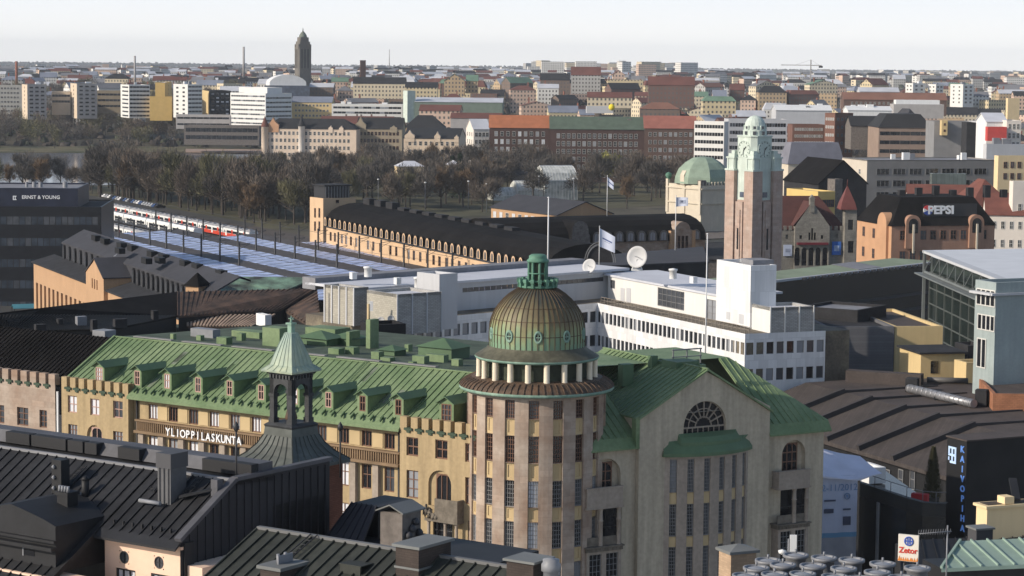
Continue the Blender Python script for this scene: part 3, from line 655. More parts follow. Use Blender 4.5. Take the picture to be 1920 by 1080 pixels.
# balconies and columns of the two wings
def balcony(px0, px1, yt, yb, cols, yc):
    D = .95; x0, zt_ = FB.uz(px0, yt, -D); x1, _ = FB.uz(px1, yt, -D); x0 = max(x0, .25); _, zb2 = FB.uz((px0 + px1) / 2, yb, -D); _, zcb_ = FB.uz((px0 + px1) / 2, yc, -D)
    zt_ = FB.uz((px0 + px1) / 2, yt, -D)[1]
    q = MB().box(x0, x1, -D, 0, zb2 - .12, zb2 + .02); q.box(x0 + .1, x1 - .1, -D + .05, -D + .2, zb2 + .02, zt_); q.box(x0 + .1, x0 + .25, -D + .2, 0, zb2 + .02, zt_); q.box(x1 - .25, x1 - .1, -D + .2, 0, zb2 + .02, zt_); q.box(x0 + .05, x1 - .05, -D, -D + .24, zt_, zt_ + .08)
    build(q, 'balcony', mat('stone'), FB, house)
    for c in cols:
        xc = FB.uz(c, (yb + yc) / 2, -D + .3)[0]; m_ = (zcb_ + zb2) / 2 + .4
        build(MB().lathe([(.2, zcb_), (.17, zcb_ + .15), (.17, m_), (.22, m_ + .04), (.17, m_ + .1), (.15, zb2 - .35), (.22, zb2 - .12)], 12, (xc, -D + .3)), 'column', mat('stone'), FB, house)
    q = MB().box(x0 + .05, x1 - .05, -D, 0, zcb_ - .3, zcb_); q.box(x0 - .03, x1 + .03, -D - .1, 0, zcb_ - .02, zcb_ + .08)
    k = 9
    for i in range(k): xx = x0 + .2 + (x1 - x0 - .4) * i / (k - 1); q.box(xx - .06, xx + .06, -D - .06, -D + .001, zcb_ - .28, zcb_ - .1)
    build(q, 'cornice', mat('stone_dark'), FB, house)
    q = MB(); zz = Z0; facade(q, flat(-D + .1), x0 + .15, x1 - .15, zz, zcb_ - .3, [[x0 + .4, (x0 + x1) / 2 - .2, zz, zcb_ - .5], [(x0 + x1) / 2 + .2, x1 - .4, zz, zcb_ - .5]], .2)
    q.poly([(x0 + .15, 0, zz), (x0 + .15, -D + .1, zz), (x0 + .15, -D + .1, zcb_ - .3), (x0 + .15, 0, zcb_ - .3)])
    build(q, 'oriel_wall', mat('stone'), FB, house)
    for xx in ((x0 + .4 + (x0 + x1) / 2 - .2) / 2, (x1 - .4 + (x0 + x1) / 2 + .2) / 2): win(FB, house, xx, -D + .28, zcb_ - 3.2, (x1 - x0) / 2 - .6, 2.7, 3, 6, frame='frame_grey', bar=.03, edge=.05)
    q = MB().box(x0 + .2, x1 - .2, -D + .28, -D + .36, zcb_ + .1, zcb_ + .75); build(q, 'parapet_panel', mat('stone_dark'), FB, house)
balcony(1100, 1171, 916, 951, (1126, 1160), 1026)
balcony(1460, 1522, 884, 914, (1489, 1512), 983)
# pilaster strip left of the wing and green roof pieces behind
q = MB().tube((-.35, -.1, Z0), (-.35, -.1, ZE), .12); build(q, 'drain_pipe', mat('frame_dark'), FB, house)
def rb_box(px, py, w_, d_, h_, m_='greenroof_dark', nm='roof_vent', z=None):
    z = zrid if z is None else z
    x, y = FB.xy(px, py, z); build(MB().box(x - w_ / 2, x + w_ / 2, y, y + d_, z - 1.5, z + h_), nm, mat(m_), FB, house)
rb_box(1228, 684, .55, .6, .7); rb_box(1178, 688, 1.0, .7, .2); build(MB().box(gpx + 1.3, gpx + 1.8, 2.2, 2.7, gpz - 2.2, gpz + .15), 'roof_vent', mat('greenroof'), FB, house); rb_box(1250, 684, 1, 1, .3); rb_box(1290, 690, 2.2, 2, .5)
q = MB(); 
for xx in (0, 1.3, 2.6): q.box(xx - .04, xx + .04, -.04, .04, 0, 1.15)
q.box(-.1, 2.7, -.05, .05, 1.1, 1.2); q.box(-.1, 2.7, -.05, .05, .55, .62)
x, y = FB.xy(1262, 684, zrid); link('roof_railing', q.mesh('roof_railing', [mat('frame_grey')]), FB.M @ Matrix.Translation((x, y, zrid)), house)
def colray(px, py=300):
    d = ray(px, py); return d.x / d.y
def run(O, d, px, py):      # distance along d from O until the column px is reached
    k = colray(px, py); return (k * O[1] - O[0]) / (d[0] - k * d[1])
# ================================================================== foreground roofs
TH = FA.th
def seams(F, parent, quad, n, m, w=.045, h=.06, name='standing_seam', skip=()):
    """raised seams from the lower edge a->b to the upper edge d->c of a roof quad (a, b, c, d)"""
    a, b, c, d = [Vector(p) for p in quad]; q = MB()
    for i in range(n + 1):
        t = i / n; q.bar(a.lerp(b, t), d.lerp(c, t), w, h)
    o = build(q, name, m, F, parent); o['kind'] = 'stuff'; return o
# ---- black roof with the pink dormer (lower left)
K0 = P(440, 902, 95); ZK = K0.z; FK = Frame(K0, TH)
blk = thing('black_roofed_building', 'big black sheet metal roof with a pink round-windowed bay in the lower left foreground', 'building', FK)
mk = mat('blackroof', (.024, .024, .026), .6, .35, .35, fine=.4, bump=.15, spec=.25); mkd = mat('blackroof_dark', (.018, .0185, .021), .6, .25, .6, fine=.25)
LW = 26.0; tp = tan(R(31)); DM = 9.0
def kz(y): return ZK + y * tp if y < 0 else ZK
xp0 = FK.xy(193, 992, ZK - 3 * tp)[0]; xp0 = FK.uz(193, 992, -3.1)[0]
mb = MB()
mb.slab([(-LW, -DM, kz(-DM)), (xp0, -DM, kz(-DM)), (xp0, 0, ZK), (-LW, 0, ZK)], .2)
mb.slab([(xp0, -3.3, kz(-3.3)), (-.02, -3.3, kz(-3.3)), (-.02, 0, ZK), (xp0, 0, ZK)], .2)
mb.slab([(-LW, 0, ZK), (0, 0, ZK), (0, 2.4, ZK - .1), (-LW, 2.4, ZK - .1)], .2)
mb.box(-LW, 0, 2.4, 6, ZK - 9, ZK - 1.4)
build(mb, 'roof', mk, FK, blk)
seams(FK, blk, [(-LW, -DM, kz(-DM)), (xp0, -DM, kz(-DM)), (xp0, 0, ZK), (-LW, 0, ZK)], 38, mk)
seams(FK, blk, [(xp0, -3.3, kz(-3.3)), (-.02, -3.3, kz(-3.3)), (-.02, 0, ZK), (xp0, 0, ZK)], 8, mk)
build(MB().box(-LW, 0, -.06, .1, ZK - .02, ZK + .09), 'ridge_flashing', mat('ridgegrey', (.20, .20, .21), .5, .15), FK, blk)
# rear parapet with the louvre boxes
q = MB().box(-LW, .0, 1.5, 2.4, ZK - .15, ZK + .5); q.poly([(-LW, 1.2, ZK), (0, 1.2, ZK), (0, 1.5, ZK + .5), (-LW, 1.5, ZK + .5)])
build(q, 'parapet', mat('parapetgrey', (.085, .085, .095), .6, .2, .5, fine=.2), FK, blk)
for pa, pb, y in ((20, 64, 822), (68, 132, 830), (136, 164, 842), (168, 190, 848), (230, 270, 862), (388, 480, 876)):
    xa_ = FK.uz(pa, y, 1.35)[0]; xb_ = FK.uz(pb, y, 1.35)[0]; build(MB().box(xa_, xb_, 1.05, 1.5, ZK + .02, ZK + .52), 'louvre_box', mat('louvre', (.02, .02, .022), .7), FK, blk)
# end wall to the right, clad in seamed sheet
mw = mat('cladding', (.020, .021, .027), .55, .2, .5, fine=.2)
q = MB(); yb = -3.3; ye = 6.2; zl = ZK - 7
q.poly([(0, yb, zl), (0, ye, zl), (0, ye, ZK + .1), (0, 0, ZK + .1), (0, yb, kz(yb) + .1)]); q.poly([(0, ye, zl), (-.3, ye, zl), (-.3, ye, ZK + .1), (0, ye, ZK + .1)]); q.box(-.3, -.001, 2.4, ye - .001, zl, ZK + .1)
wallr = build(q, 'end_wall', mw, FK, blk)
q = MB(); y = yb + .1
while y < ye:
    q.bar((.02, y, zl), (.02, y, kz(min(y, 0)) - .12), .05, .05); y += .48
build(q, 'cladding_seam', mw, FK, wallr)['kind'] = 'stuff'
q = MB(); q.bar((.0, yb - .1, kz(yb) + .02), (.0, 0, ZK + .02), .34, .16); q.bar((0, 0, ZK + .02), (0, ye, ZK + .02), .34, .16)
build(q, 'verge_flashing', mat('parapetgrey'), FK, blk)
# pink bay
mp = mat('pinkplaster', (.78, .56, .42), .9, .05, .4, streak=.06, fine=.05)
YP = -3.1; zt = kz(-3.3) - .22
cw = [FK.uz(233, 1045, YP), FK.uz(298, 1055, YP)]
q = MB(); lowr = [rect(FK, 217, 254, 1067, 1120, YP), rect(FK, 283, 318, 1077, 1130, YP)]
sq = [[c[0] - .27, c[0] + .27, c[1] - .27, c[1] + .27] for c in cw]
facade(q, flat(YP), xp0 + .1, -.05, zl - 6, zt, sq + lowr, .15)
for c in cw:
    n = 20
    for k in range(n):
        a, b = 2 * pi * k / n, 2 * pi * (k + 1) / n
        def sqp(t): s_ = .27 / max(abs(cos(t)), abs(sin(t))); return (c[0] + s_ * cos(t), YP, c[1] + s_ * sin(t))
        def ci(t, y=YP): return (c[0] + .255 * cos(t), y, c[1] + .255 * sin(t))
        q.poly([ci(a), sqp(a), sqp(b), ci(b)][::-1]); q.poly([ci(a, YP + .15), ci(a), ci(b), ci(b, YP + .15)][::-1])
q.poly([(xp0 + .1, 0, zl - 6), (xp0 + .1, YP, zl - 6), (xp0 + .1, YP, zt), (xp0 + .1, 0, zt)])
build(q, 'bay_wall', mp, FK, blk)
q = MB().box(xp0 - .1, .05, YP - .2, YP - .003, zt - .12, zt); build(q, 'eave_moulding', mp, FK, blk)
q = MB().slab([(xp0 - .15, YP - .55, zt - .02), (.05, YP - .55, zt - .02), (.05, -3.25, kz(-3.25) + .03), (xp0 - .15, -3.25, kz(-3.25) + .03)], .1); build(q, 'eave', mkd, FK, blk)
for c in cw:
    q = MB().lathe([(.27, -.02), (.27, .06), (.21, .06), (.2, .0)], 24, m=1); q.lathe([(.21, .02), (.001, .02)], 24, m=0); q.bar((-.2, 0, .03), (.2, 0, .03), .03, .02, 1); q.bar((0, -.2, .03), (0, .2, .03), .03, .022, 1)
    link('round_window', q.mesh('round_window', [mat('glass_grey'), mat('frame_dark')]), FK.M @ Matrix.Translation((c[0], YP + .06, c[1])) @ Matrix.Rotation(pi / 2, 4, 'X'), blk)
for r_ in lowr: put(FK, r_, YP + .12, blk, nx=3, nz=1, glass='glass_white', frame='frame_dark')
q = MB().box(-.05, .12, YP - .06, YP + .5, zl, kz(-3.1) - .2); build(q, 'corner_duct', mkd, FK, blk)
build(MB().box(.0, .9, YP + .1, .6, zl - 4, FK.uz(360, 1062, YP + .1)[1]), 'lower_bay', mp, FK, blk)
for i in range(8):
    t = i / 7; xx = xp0 + .5 + (-.8 - xp0) * t; build(MB().box(xx - .03, xx + .03, -3.0, -2.9, kz(-3) + .02, kz(-3) + .2), 'snow_guard', mkd, FK, blk)
for i in range(9):
    xx = xp0 - .3 - i * .75; build(MB().box(xx - .03, xx + .03, -7.9, -7.8, kz(-7.9) + .02, kz(-7.9) + .2), 'snow_guard', mkd, FK, blk)
# chimneys, vents, ladders on the slope
def onslope(px, py):
    c = FK.I @ CAMP; d = FK.I.to_3x3() @ ray(px, py); t = (ZK + tp * c.y - c.z) / (d.z - tp * d.y); p = c + d * t; return p
def chim(px, py, w, d, ztop_px, parent=blk, m='chimneygrey', cap=True):
    p = onslope(px, py); zt_ = FK.uz(px, ztop_px, p.y)[1]
    q = MB().box(p.x - w / 2, p.x + w / 2, p.y, p.y + d, p.z - .5, zt_ - .02)
    if cap: q.box(p.x - w / 2 - .05, p.x + w / 2 + .05, p.y - .05, p.y + d + .05, zt_ - .62, zt_, 1)
    for k in range(3): xx = p.x - w / 2 + w * (k + .5) / 3; q.bar((xx, p.y - .03, p.z), (xx, p.y - .03, zt_ - .6), .04, .03)
    return build(q, 'chimney', [mat(m, (.10, .10, .105), .6, .2, .6, fine=.2), mat('chimcap', (.06, .06, .065), .6)], FK, parent)
chim(308, 945, .72, .95, 850)
p = onslope(106, 928); q = MB().box(p.x - .28, p.x + .28, p.y, p.y + .5, p.z - .4, p.z + 1.5)
for dz in (.3, .75, 1.2): q.lathe([(.02, p.z + dz - .09), (.1, p.z + dz), (.02, p.z + dz + .09)], 10, (p.x - .1, p.y - .06), 1)
build(q, 'vent_stack', [mkd, mat('greymetal')], FK, blk)
p = onslope(117, 990); q = MB().box(p.x - .3, p.x + .3, p.y, p.y + .6, p.z - .6, p.z + 1.35); q.box(p.x - .36, p.x + .36, p.y - .06, p.y + .66, p.z + 1.35, p.z + 1.5)
for k in range(4): q.tube((p.x - .25 + k * .16, p.y + .1, p.z + 1.5), (p.x - .22 + k * .16, p.y + .1, p.z + 1.75), .06, m=1)
build(q, 'chimney', [mkd, mat('greymetal')], FK, blk)
p = onslope(160, 930); build(MB().tube((p.x, p.y, p.z - .2), (p.x, p.y, p.z + .75), .16).tube((p.x, p.y, p.z + .7), (p.x, p.y, p.z + .85), .22, .05), 'vent_pipe', mkd, FK, blk)
p = onslope(143, 934); build(MB().tube((p.x - .4, p.y - .1, p.z + .25), (p.x + .35, p.y - .1, p.z + .25), .07), 'roof_pipe', mat('greymetal'), FK, blk)
p = onslope(288, 948); build(MB().tube((p.x - .6, p.y - .2, p.z + .18), (p.x + .55, p.y - .2, p.z + .18), .085), 'roof_pipe', mat('greymetal'), FK, blk)
def ladder(a, b, parent=blk, F=FK, m=None, w=.32):
    a, b = Vector(a), Vector(b); q = MB(); s_ = Vector((w / 2, 0, 0)); q.bar(a - s_, b - s_, .03, .04); q.bar(a + s_, b + s_, .03, .04); n = int((b - a).length / .28)
    for k in range(n + 1): c = a.lerp(b, (k + .5) / (n + 1)); q.bar(c - s_, c + s_, .025, .025)
    build(q, 'roof_ladder', m or mat('frame_dark'), F, parent)
for (a, b) in (((345, 935), (376, 898)), ((125, 912), (155, 877)), ((283, 925), (290, 918))):
    p = onslope(*a); p2 = onslope(*b); ladder((p.x, p.y, p.z + .1), (p.x, p2.y, p2.z + .1))
p = onslope(338, 940); p2 = onslope(412, 922); build(MB().bar((p.x, p.y, p.z + .15), (p2.x, p2.y, p2.z + .12), .3, .1), 'roof_walkway', mkd, FK, blk)
build(MB().box(-.5, -.15, -.9, -.55, ZK - .6, ZK + .15), 'vent_pipe', mat('parapetgrey'), FK, blk)
# curved dormer at the far left
p = onslope(55, 1015); dx0 = FK.uz(-60, 1000, p.y - 1)[0]; dx1 = FK.uz(104, 1000, p.y - 1)[0]; yd = p.y - 1.0
zt_ = FK.uz(40, 955, yd)[1]; zb = FK.uz(40, 1064, yd)[1]; zm = FK.uz(90, 985, yd)[1]
q = MB(); pts = []
cxd = (dx0 + dx1) / 2; 
for k in range(9):
    t = -1 + k / 4; pts.append((cxd + (dx1 - dx0) / 2 * t, zm + (zt_ + .15 - zm) * (1 - abs(t)) ** .8))
q.extr([(dx0, zb), (dx1, zb)] + pts[::-1], yd, yd + 5)
dm = build(q, 'roof_dormer', mkd, FK, blk)
q = MB().box(dx0, dx1 + .1, yd - .35, yd - .003, zb + .95, zb + 1.1); q.box(dx0, dx1 + .1, yd - .2, yd - .003, zb + 1.25, zb + 1.36); build(q, 'dormer_ledge', mkd, FK, dm)
wz = FK.uz(55, 1036, yd); build(MB().box(wz[0] - .3, wz[0] + .3, yd - .02, yd - .002, wz[1] - .12, wz[1] + .12, 0).box(wz[0] - .36, wz[0] - .3, yd - .04, yd - .001, wz[1] - .16, wz[1] + .16, 1), 'dormer_window', [mat('glass'), mat('greymetal')], FK, dm)
q = MB().box(dx0 - 2, dx1 + 3, yd - .6, yd + .5, zb - 3, zb - .03); build(q, 'lower_wall', mp, FK, blk)
# ---- turret with the copper spire
T0 = P(547, 805, 107); FT = Frame((T0.x, T0.y), R(-38)); zb = T0.z
tur = thing('belfry_turret', 'dark brick turret with open arched belfry and pale green copper spire above the black roof', 'turret', FT)
# local: near corner at origin: front face runs to -x, right face to +y
S = 1.36; cx_, cy_ = -S / 2, S / 2
z_sp = P(547, 700, 107).z; z_nk = P(547, 628, 107).z; z_fin = P(541, 600, 107).z; zar = P(547, 738, 107).z
me_dark = mat('zincdark', (.05, .052, .055), .6, .3, .8, fine=.3)
def sq(h, z): return [(cx_ - h, cy_ - h, z), (cx_ + h, cy_ - h, z), (cx_ + h, cy_ + h, z), (cx_ - h, cy_ + h, z)]
def loft(q, levels, m=0):
    for (h0, z0_), (h1, z1_2) in zip(levels, levels[1:]):
        a, b = sq(h0, z0_), sq(h1, z1_2)
        for k in range(4): q.poly([a[k], a[(k + 1) % 4], b[(k + 1) % 4], b[k]], m)
    q.poly(sq(*levels[-1]), m); return q
z_rf = P(547, 868, 107).z
build(loft(MB(), [(1.95, z_rf - .15), (1.95, z_rf), (1.45, z_rf + .38), (1.1, z_rf + .8), (.9, z_rf + 1.2), (.86, zb + .02)]), 'flared_roof', mat('zincroof', (.10, .11, .10), .6, .25, .8, fine=.25), FT, tur)
q = MB(); lv = [(1.95, z_rf), (1.45, z_rf + .38), (1.1, z_rf + .8), (.9, z_rf + 1.2)]
for k in range(4):
    for t in (0, .14, .28, .42, .56, .7, .84, 1):
        for (h0, z0_), (h1, z1_2) in zip(lv, lv[1:]):
            a, b = sq(h0, z0_), sq(h1, z1_2); q.bar(Vector(a[k]).lerp(Vector(a[(k + 1) % 4]), t), Vector(b[k]).lerp(Vector(b[(k + 1) % 4]), t), .04, .04)
build(q, 'roof_seam', mat('zincroof'), FT, tur)['kind'] = 'stuff'
build(MB().box(cx_ - 1.7, cx_ + 1.7, cy_ - 1.7, cy_ + 1.7, z_rf - 8, z_rf - .1), 'brick_base', mat('oldbrick', (.19, .075, .045), .9, .2, .8, brick=(.26, .085, .01, .6)), FT, tur)
build(loft(MB(), [(.86, zb), (.9, zb + .1), (.8, zb + .18), (.72, zb + .22)]), 'sill', me_dark, FT, tur)
for sx_ in (-1, 1):
    for sy_ in (-1, 1):
        px_, py_ = cx_ + sx_ * .57, cy_ + sy_ * .57
        q = MB().box(px_ - .13, px_ + .13, py_ - .13, py_ + .13, zb + .2, zar - .1); q.box(px_ - .17, px_ + .17, py_ - .17, py_ + .17, zb + .2, zb + .42); q.box(px_ - .17, px_ + .17, py_ - .17, py_ + .17, zar - .25, zar - .1); q.box(px_ - .145, px_ + .145, py_ - .145, py_ + .145, zb + .9, zb + .98)
        build(q, 'belfry_post', me_dark, FT, tur)
q = MB()
for k in range(4):   # arched heads between the posts
    Mk = Matrix.Translation((cx_, cy_, 0)) @ Matrix.Rotation(pi / 2 * k, 4, 'Z'); n = 10; rr = .44
    for y_ in (-.70, -.46):
        for i in range(n):
            a, b = pi * i / n, pi * (i + 1) / n; pa = (-rr * cos(a), zar - .12 + .5 * sin(a) ** .8); pb = (-rr * cos(b), zar - .12 + .5 * sin(b) ** .8)
            pts = [(pa[0], y_, pa[1]), (pb[0], y_, pb[1]), (pb[0], y_, z_sp), (pa[0], y_, z_sp)]; q.poly([Mk @ Vector(p) for p in (pts if y_ < -.6 else pts[::-1])])
            if y_ < -.6: q.poly([Mk @ Vector(p) for p in [(pa[0], -.46, pa[1]), (pb[0], -.46, pb[1]), (pb[0], -.70, pb[1]), (pa[0], -.70, pa[1])]])
    q.box(-.7, -rr, -.70, -.46, zar - .12, z_sp, 0, Mk); q.box(rr, .7, -.70, -.46, zar - .12, z_sp, 0, Mk)
    for i in range(7): xx = -.6 + .2 * i; q.box(xx - .05, xx + .05, -.78, -.701, z_sp - .3, z_sp - .12, 0, Mk)
    q.box(-.8, .8, -.80, -.701, z_sp - .12, z_sp, 0, Mk)
build(q, 'belfry_arches', me_dark, FT, tur)
build(MB().lathe([(.02, zb + .3), (.26, zb + .3), (.3, zb + .4), (.2, zb + .75), (.05, zb + .85)], 14, (cx_, cy_)), 'bell', mat('bronze'), FT, tur)
sp_l = [(.98, z_sp - .02), (1.0, z_sp + .06), (.70, z_sp + .30), (.56, z_sp + .75), (.36, z_sp + 1.35), (.2, z_nk), (.13, z_nk + .02)]
spm = mat('spirecopper', (.33, .44, .385), .6, .18, .8, rgb2=(.40, .43, .30), streak=.35, fine=.12)
sp_ = build(loft(MB(), sp_l), 'spire', spm, FT, tur)
q = MB()
for k in range(4):
    for t in (0, .2, .4, .6, .8):
        for (h0, z0_), (h1, z1_2) in zip(sp_l[1:-1], sp_l[2:-1]):
            a, b = sq(h0, z0_), sq(h1, z1_2); q.bar(Vector(a[k]).lerp(Vector(a[(k + 1) % 4]), t), Vector(b[k]).lerp(Vector(b[(k + 1) % 4]), t), .025, .025)
build(q, 'spire_seam', spm, FT, sp_)['kind'] = 'stuff'
q = MB().box(cx_ - .12, cx_ + .12, cy_ - .12, cy_ + .12, z_nk, z_nk + .42); q.box(cx_ - .18, cx_ + .18, cy_ - .18, cy_ + .18, z_nk + .38, z_nk + .46); q.tube((cx_, cy_, z_nk + .4), (cx_, cy_, z_fin + .1), .07, .015); q.bar((cx_ - .16, cy_, z_nk + .62), (cx_ + .16, cy_, z_nk + .62), .03, .03); q.bar((cx_, cy_ - .16, z_nk + .66), (cx_, cy_ + .16, z_nk + .66), .03, .03)
build(q, 'finial', mat('copper'), FT, tur)
# weather rods in front of the turret
for px, py0, py1, Y in ((443, 800, 895, 95.5), (638, 800, 862, 104)):
    a, b = P(px, py1, Y), P(px, py0, Y)
    o = thing('lightning_rod', 'thin black rod with a round knob %s' % ('at the ridge end left of the turret' if px < 500 else 'at the right eave of the turret'), 'rod', Frame((a.x, a.y), 0))
    build(MB().tube((0, 0, a.z - .8), (0, 0, b.z), .04), 'rod', mat('frame_dark'), Frame((a.x, a.y), 0), o)
    build(MB().lathe([(.01, b.z - .25), (.11, b.z - .12), (.13, b.z), (.09, b.z + .1), (.01, b.z + .22)], 12), 'knob', mat('frame_dark'), Frame((a.x, a.y), 0), o)
# dark lean-to between wall and turret
a = P(645, 985, 104)
# ---- seamed roof at the bottom middle
D0 = P(740, 1030, 82); ZD = D0.z; FD = Frame(D0, TH)
low = thing('low_roofed_building', 'dark olive seamed metal roof with brick chimneys at the bottom middle', 'building', FD)
mo = mat('oliveroof', (.045, .048, .040), .6, .3, .4, fine=.35, bump=.15); 
xl_ = FD.xy(560, 1003, ZD)[0]; xr_ = FD.xy(965, 1066, ZD)[0]; tpd = tan(R(24))
q = MB().slab([(xl_ - 2, -9, ZD - 9 * tpd), (xr_ + 1, -9, ZD - 9 * tpd), (xr_ + 1, 0, ZD), (xl_ - 2, 0, ZD)], .2); q.slab([(xl_ - 2, 0, ZD), (xr_ + 1, 0, ZD), (xr_ + 1, 7, ZD - 7 * tpd), (xl_ - 2, 7, ZD - 7 * tpd)], .2)
build(q, 'roof', mo, FD, low); seams(FD, low, [(xl_ - 2, -9, ZD - 9 * tpd), (xr_ + 1, -9, ZD - 9 * tpd), (xr_ + 1, 0, ZD), (xl_ - 2, 0, ZD)], 24, mo, .05, .07)
build(MB().box(xl_ - 2, xr_ + 1, -.1, .1, ZD - .03, ZD + .08), 'ridge_cap', mat('ridgegrey2', (.13, .13, .13), .6), FD, low)
build(MB().box(xl_ - 2, xr_ + 1, .3, 6.8, ZD - 12, ZD - 3.3), 'wall', mp, FD, low)
def ch2(px0, px1, yt, yb, d, lid=.12, band=False, Y=None, m='oldbrickdark', lab=None):
    """a chimney seen between px0..px1, top at yt (front edge)"""
    c = FD.I @ CAMP; dd = FD.I.to_3x3() @ ray((px0 + px1) / 2, yb); t = (ZD + tpd * c.y - c.z) / (dd.z - tpd * dd.y); p = c + dd * t
    x0_, z1_2 = FD.uz(px0, yt, p.y); x1_, _ = FD.uz(px1, yt, p.y); z1_2 = FD.uz((px0 + px1) / 2, yt, p.y)[1]
    q = MB().box(x0_, x1_, p.y, p.y + d, p.z - .8, z1_2 - lid, 0); q.box(x0_ - .1, x1_ + .1, p.y - .1, p.y + d + .1, z1_2 - lid, z1_2, 1)
    if band: q.box(x0_ - .04, x1_ + .04, p.y - .04, p.y + d + .04, z1_2 - lid - .75, z1_2 - lid - .68, 1)
    o = build(q, 'chimney', [mat(m, (.055, .042, .036), .85, .25, .8, brick=(.26, .085, .01, .7)), mat('capgrey', (.16, .165, .16), .6, .2)], FD, low)
    return x0_, x1_, p.y, z1_2, o
x0_, x1_, yy_, zz_, o = ch2(742, 785, 1022, 1082, 1.9, .1, True)
x0_, x1_, yy_, zz_, o = ch2(488, 525, 1062, 1100, 1.4); build(MB().tube((x0_ + .4, yy_ + .5, zz_), (x0_ + .4, yy_ + .5, zz_ + .35), .06).tube((x0_ + .4, yy_ + .9, zz_), (x0_ + .4, yy_ + .9, zz_ + .35), .06).box(x0_ + .45, x0_ + .5, yy_ + .4, yy_ + 1.2, zz_, zz_ + .3), 'flue_pipe', mat('greymetal'), FD, o)
x0_, x1_, yy_, zz_, o = ch2(950, 1000, 1050, 1110, 1.1, .08)
vx, vz = FD.uz(1033, 1085, yy_ + .3); build(MB().lathe([(.26, vz - .6), (.26, vz + .25), (.33, vz + .27), (.33, vz + .5), (.28, vz + .55), (.28, vz + .66), (.01, vz + .7)], 20, (vx, yy_ + .3)), 'vent_cylinder', mat('greymetal'), FD, low)
q = MB(); ladder((xl_ + .55, -2.2, ZD - 2.2 * tpd + .1), (xl_ + .75, -.1, ZD + .1), low, FD, w=.3)
build(MB().bar((xl_ + .2, -3.2, ZD - 3.2 * tpd + .1), (xr_ - 6, -3.2, ZD - 3.2 * tpd + .1), .35, .06), 'roof_walkway', mat('ridgegrey2'), FD, low)
build(MB().box(-1.2, -.3, -1.6, -1.5, ZD - 1.6 * tpd, ZD - 1.6 * tpd + .3).box(-1.25, -.25, -1.62, -.9, ZD - 1.6 * tpd + .3, ZD - 1.6 * tpd + .34), 'roof_hatch', mo, FD, low)
# grey hut with a pent roof
H0 = P(713, 1008, 97); FH = Frame((H0.x, H0.y), TH); hut = thing('roof_hut', 'weathered grey rendered hut with small pitched tin lid in front of the ochre house', 'hut', FH)
zt_ = P(713, 958, 97).z; w_ = 1.15
build(MB().box(0, w_, 0, 1.3, H0.z - 2, zt_), 'wall', mat('hutgrey', (.17, .15, .135), .95, .25, 1.5, fine=.3), FH, hut)
q = MB().slab([(-.15, -.15, zt_), (w_ / 2, -.15, zt_ + .3), (w_ / 2, 1.45, zt_ + .3), (-.15, 1.45, zt_)], -.06); q.slab([(w_ / 2, -.15, zt_ + .3), (w_ + .15, -.15, zt_), (w_ + .15, 1.45, zt_), (w_ / 2, 1.45, zt_ + .3)], -.06); build(q, 'roof', mat('capgrey'), FH, hut)
q = MB()
for k in range(4): q.lathe([(.01, 0), (.14, .05), (.16, .2), (.08, .32), (.01, .34)], 8, (w_ + .12, .3 + k * .25)); 
for k in range(len(q.v)): q.v[k] = (q.v[k][0], q.v[k][1], q.v[k][2] + zt_ - 1.1 + .25 * ((k // 40) % 3))
build(q, 'vent_cowl', mat('chimcap'), FH, hut)
hb = P(713, 1030, 96); build(MB().box(-2.5, 6, -.6, 3, H0.z - 6, H0.z - .3), 'base_roof', mkd, FH, hut)
# dark sloping sheet beside the turret
L0 = P(610, 1000, 98); FL = Frame((L0.x, L0.y), TH); ln = thing('lean_to_roof', 'steep blue-black seamed lean-to roof below the turret', 'roof', FL)
zt_ = P(650, 952, 98).z
q = MB().slab([(0, -.2, L0.z - .4), (2.0, -.2, L0.z - .5), (1.5, 1.6, zt_), (.2, 1.6, zt_)], .12); build(q, 'roof', mw, FL, ln); seams(FL, ln, [(0, -.2, L0.z - .4), (2.0, -.2, L0.z - .5), (1.5, 1.6, zt_), (.2, 1.6, zt_)], 5, mw)
build(MB().box(.1, 1.6, 1.6, 4.0, L0.z - 6, zt_ - .05), 'wall', mkd, FL, ln)
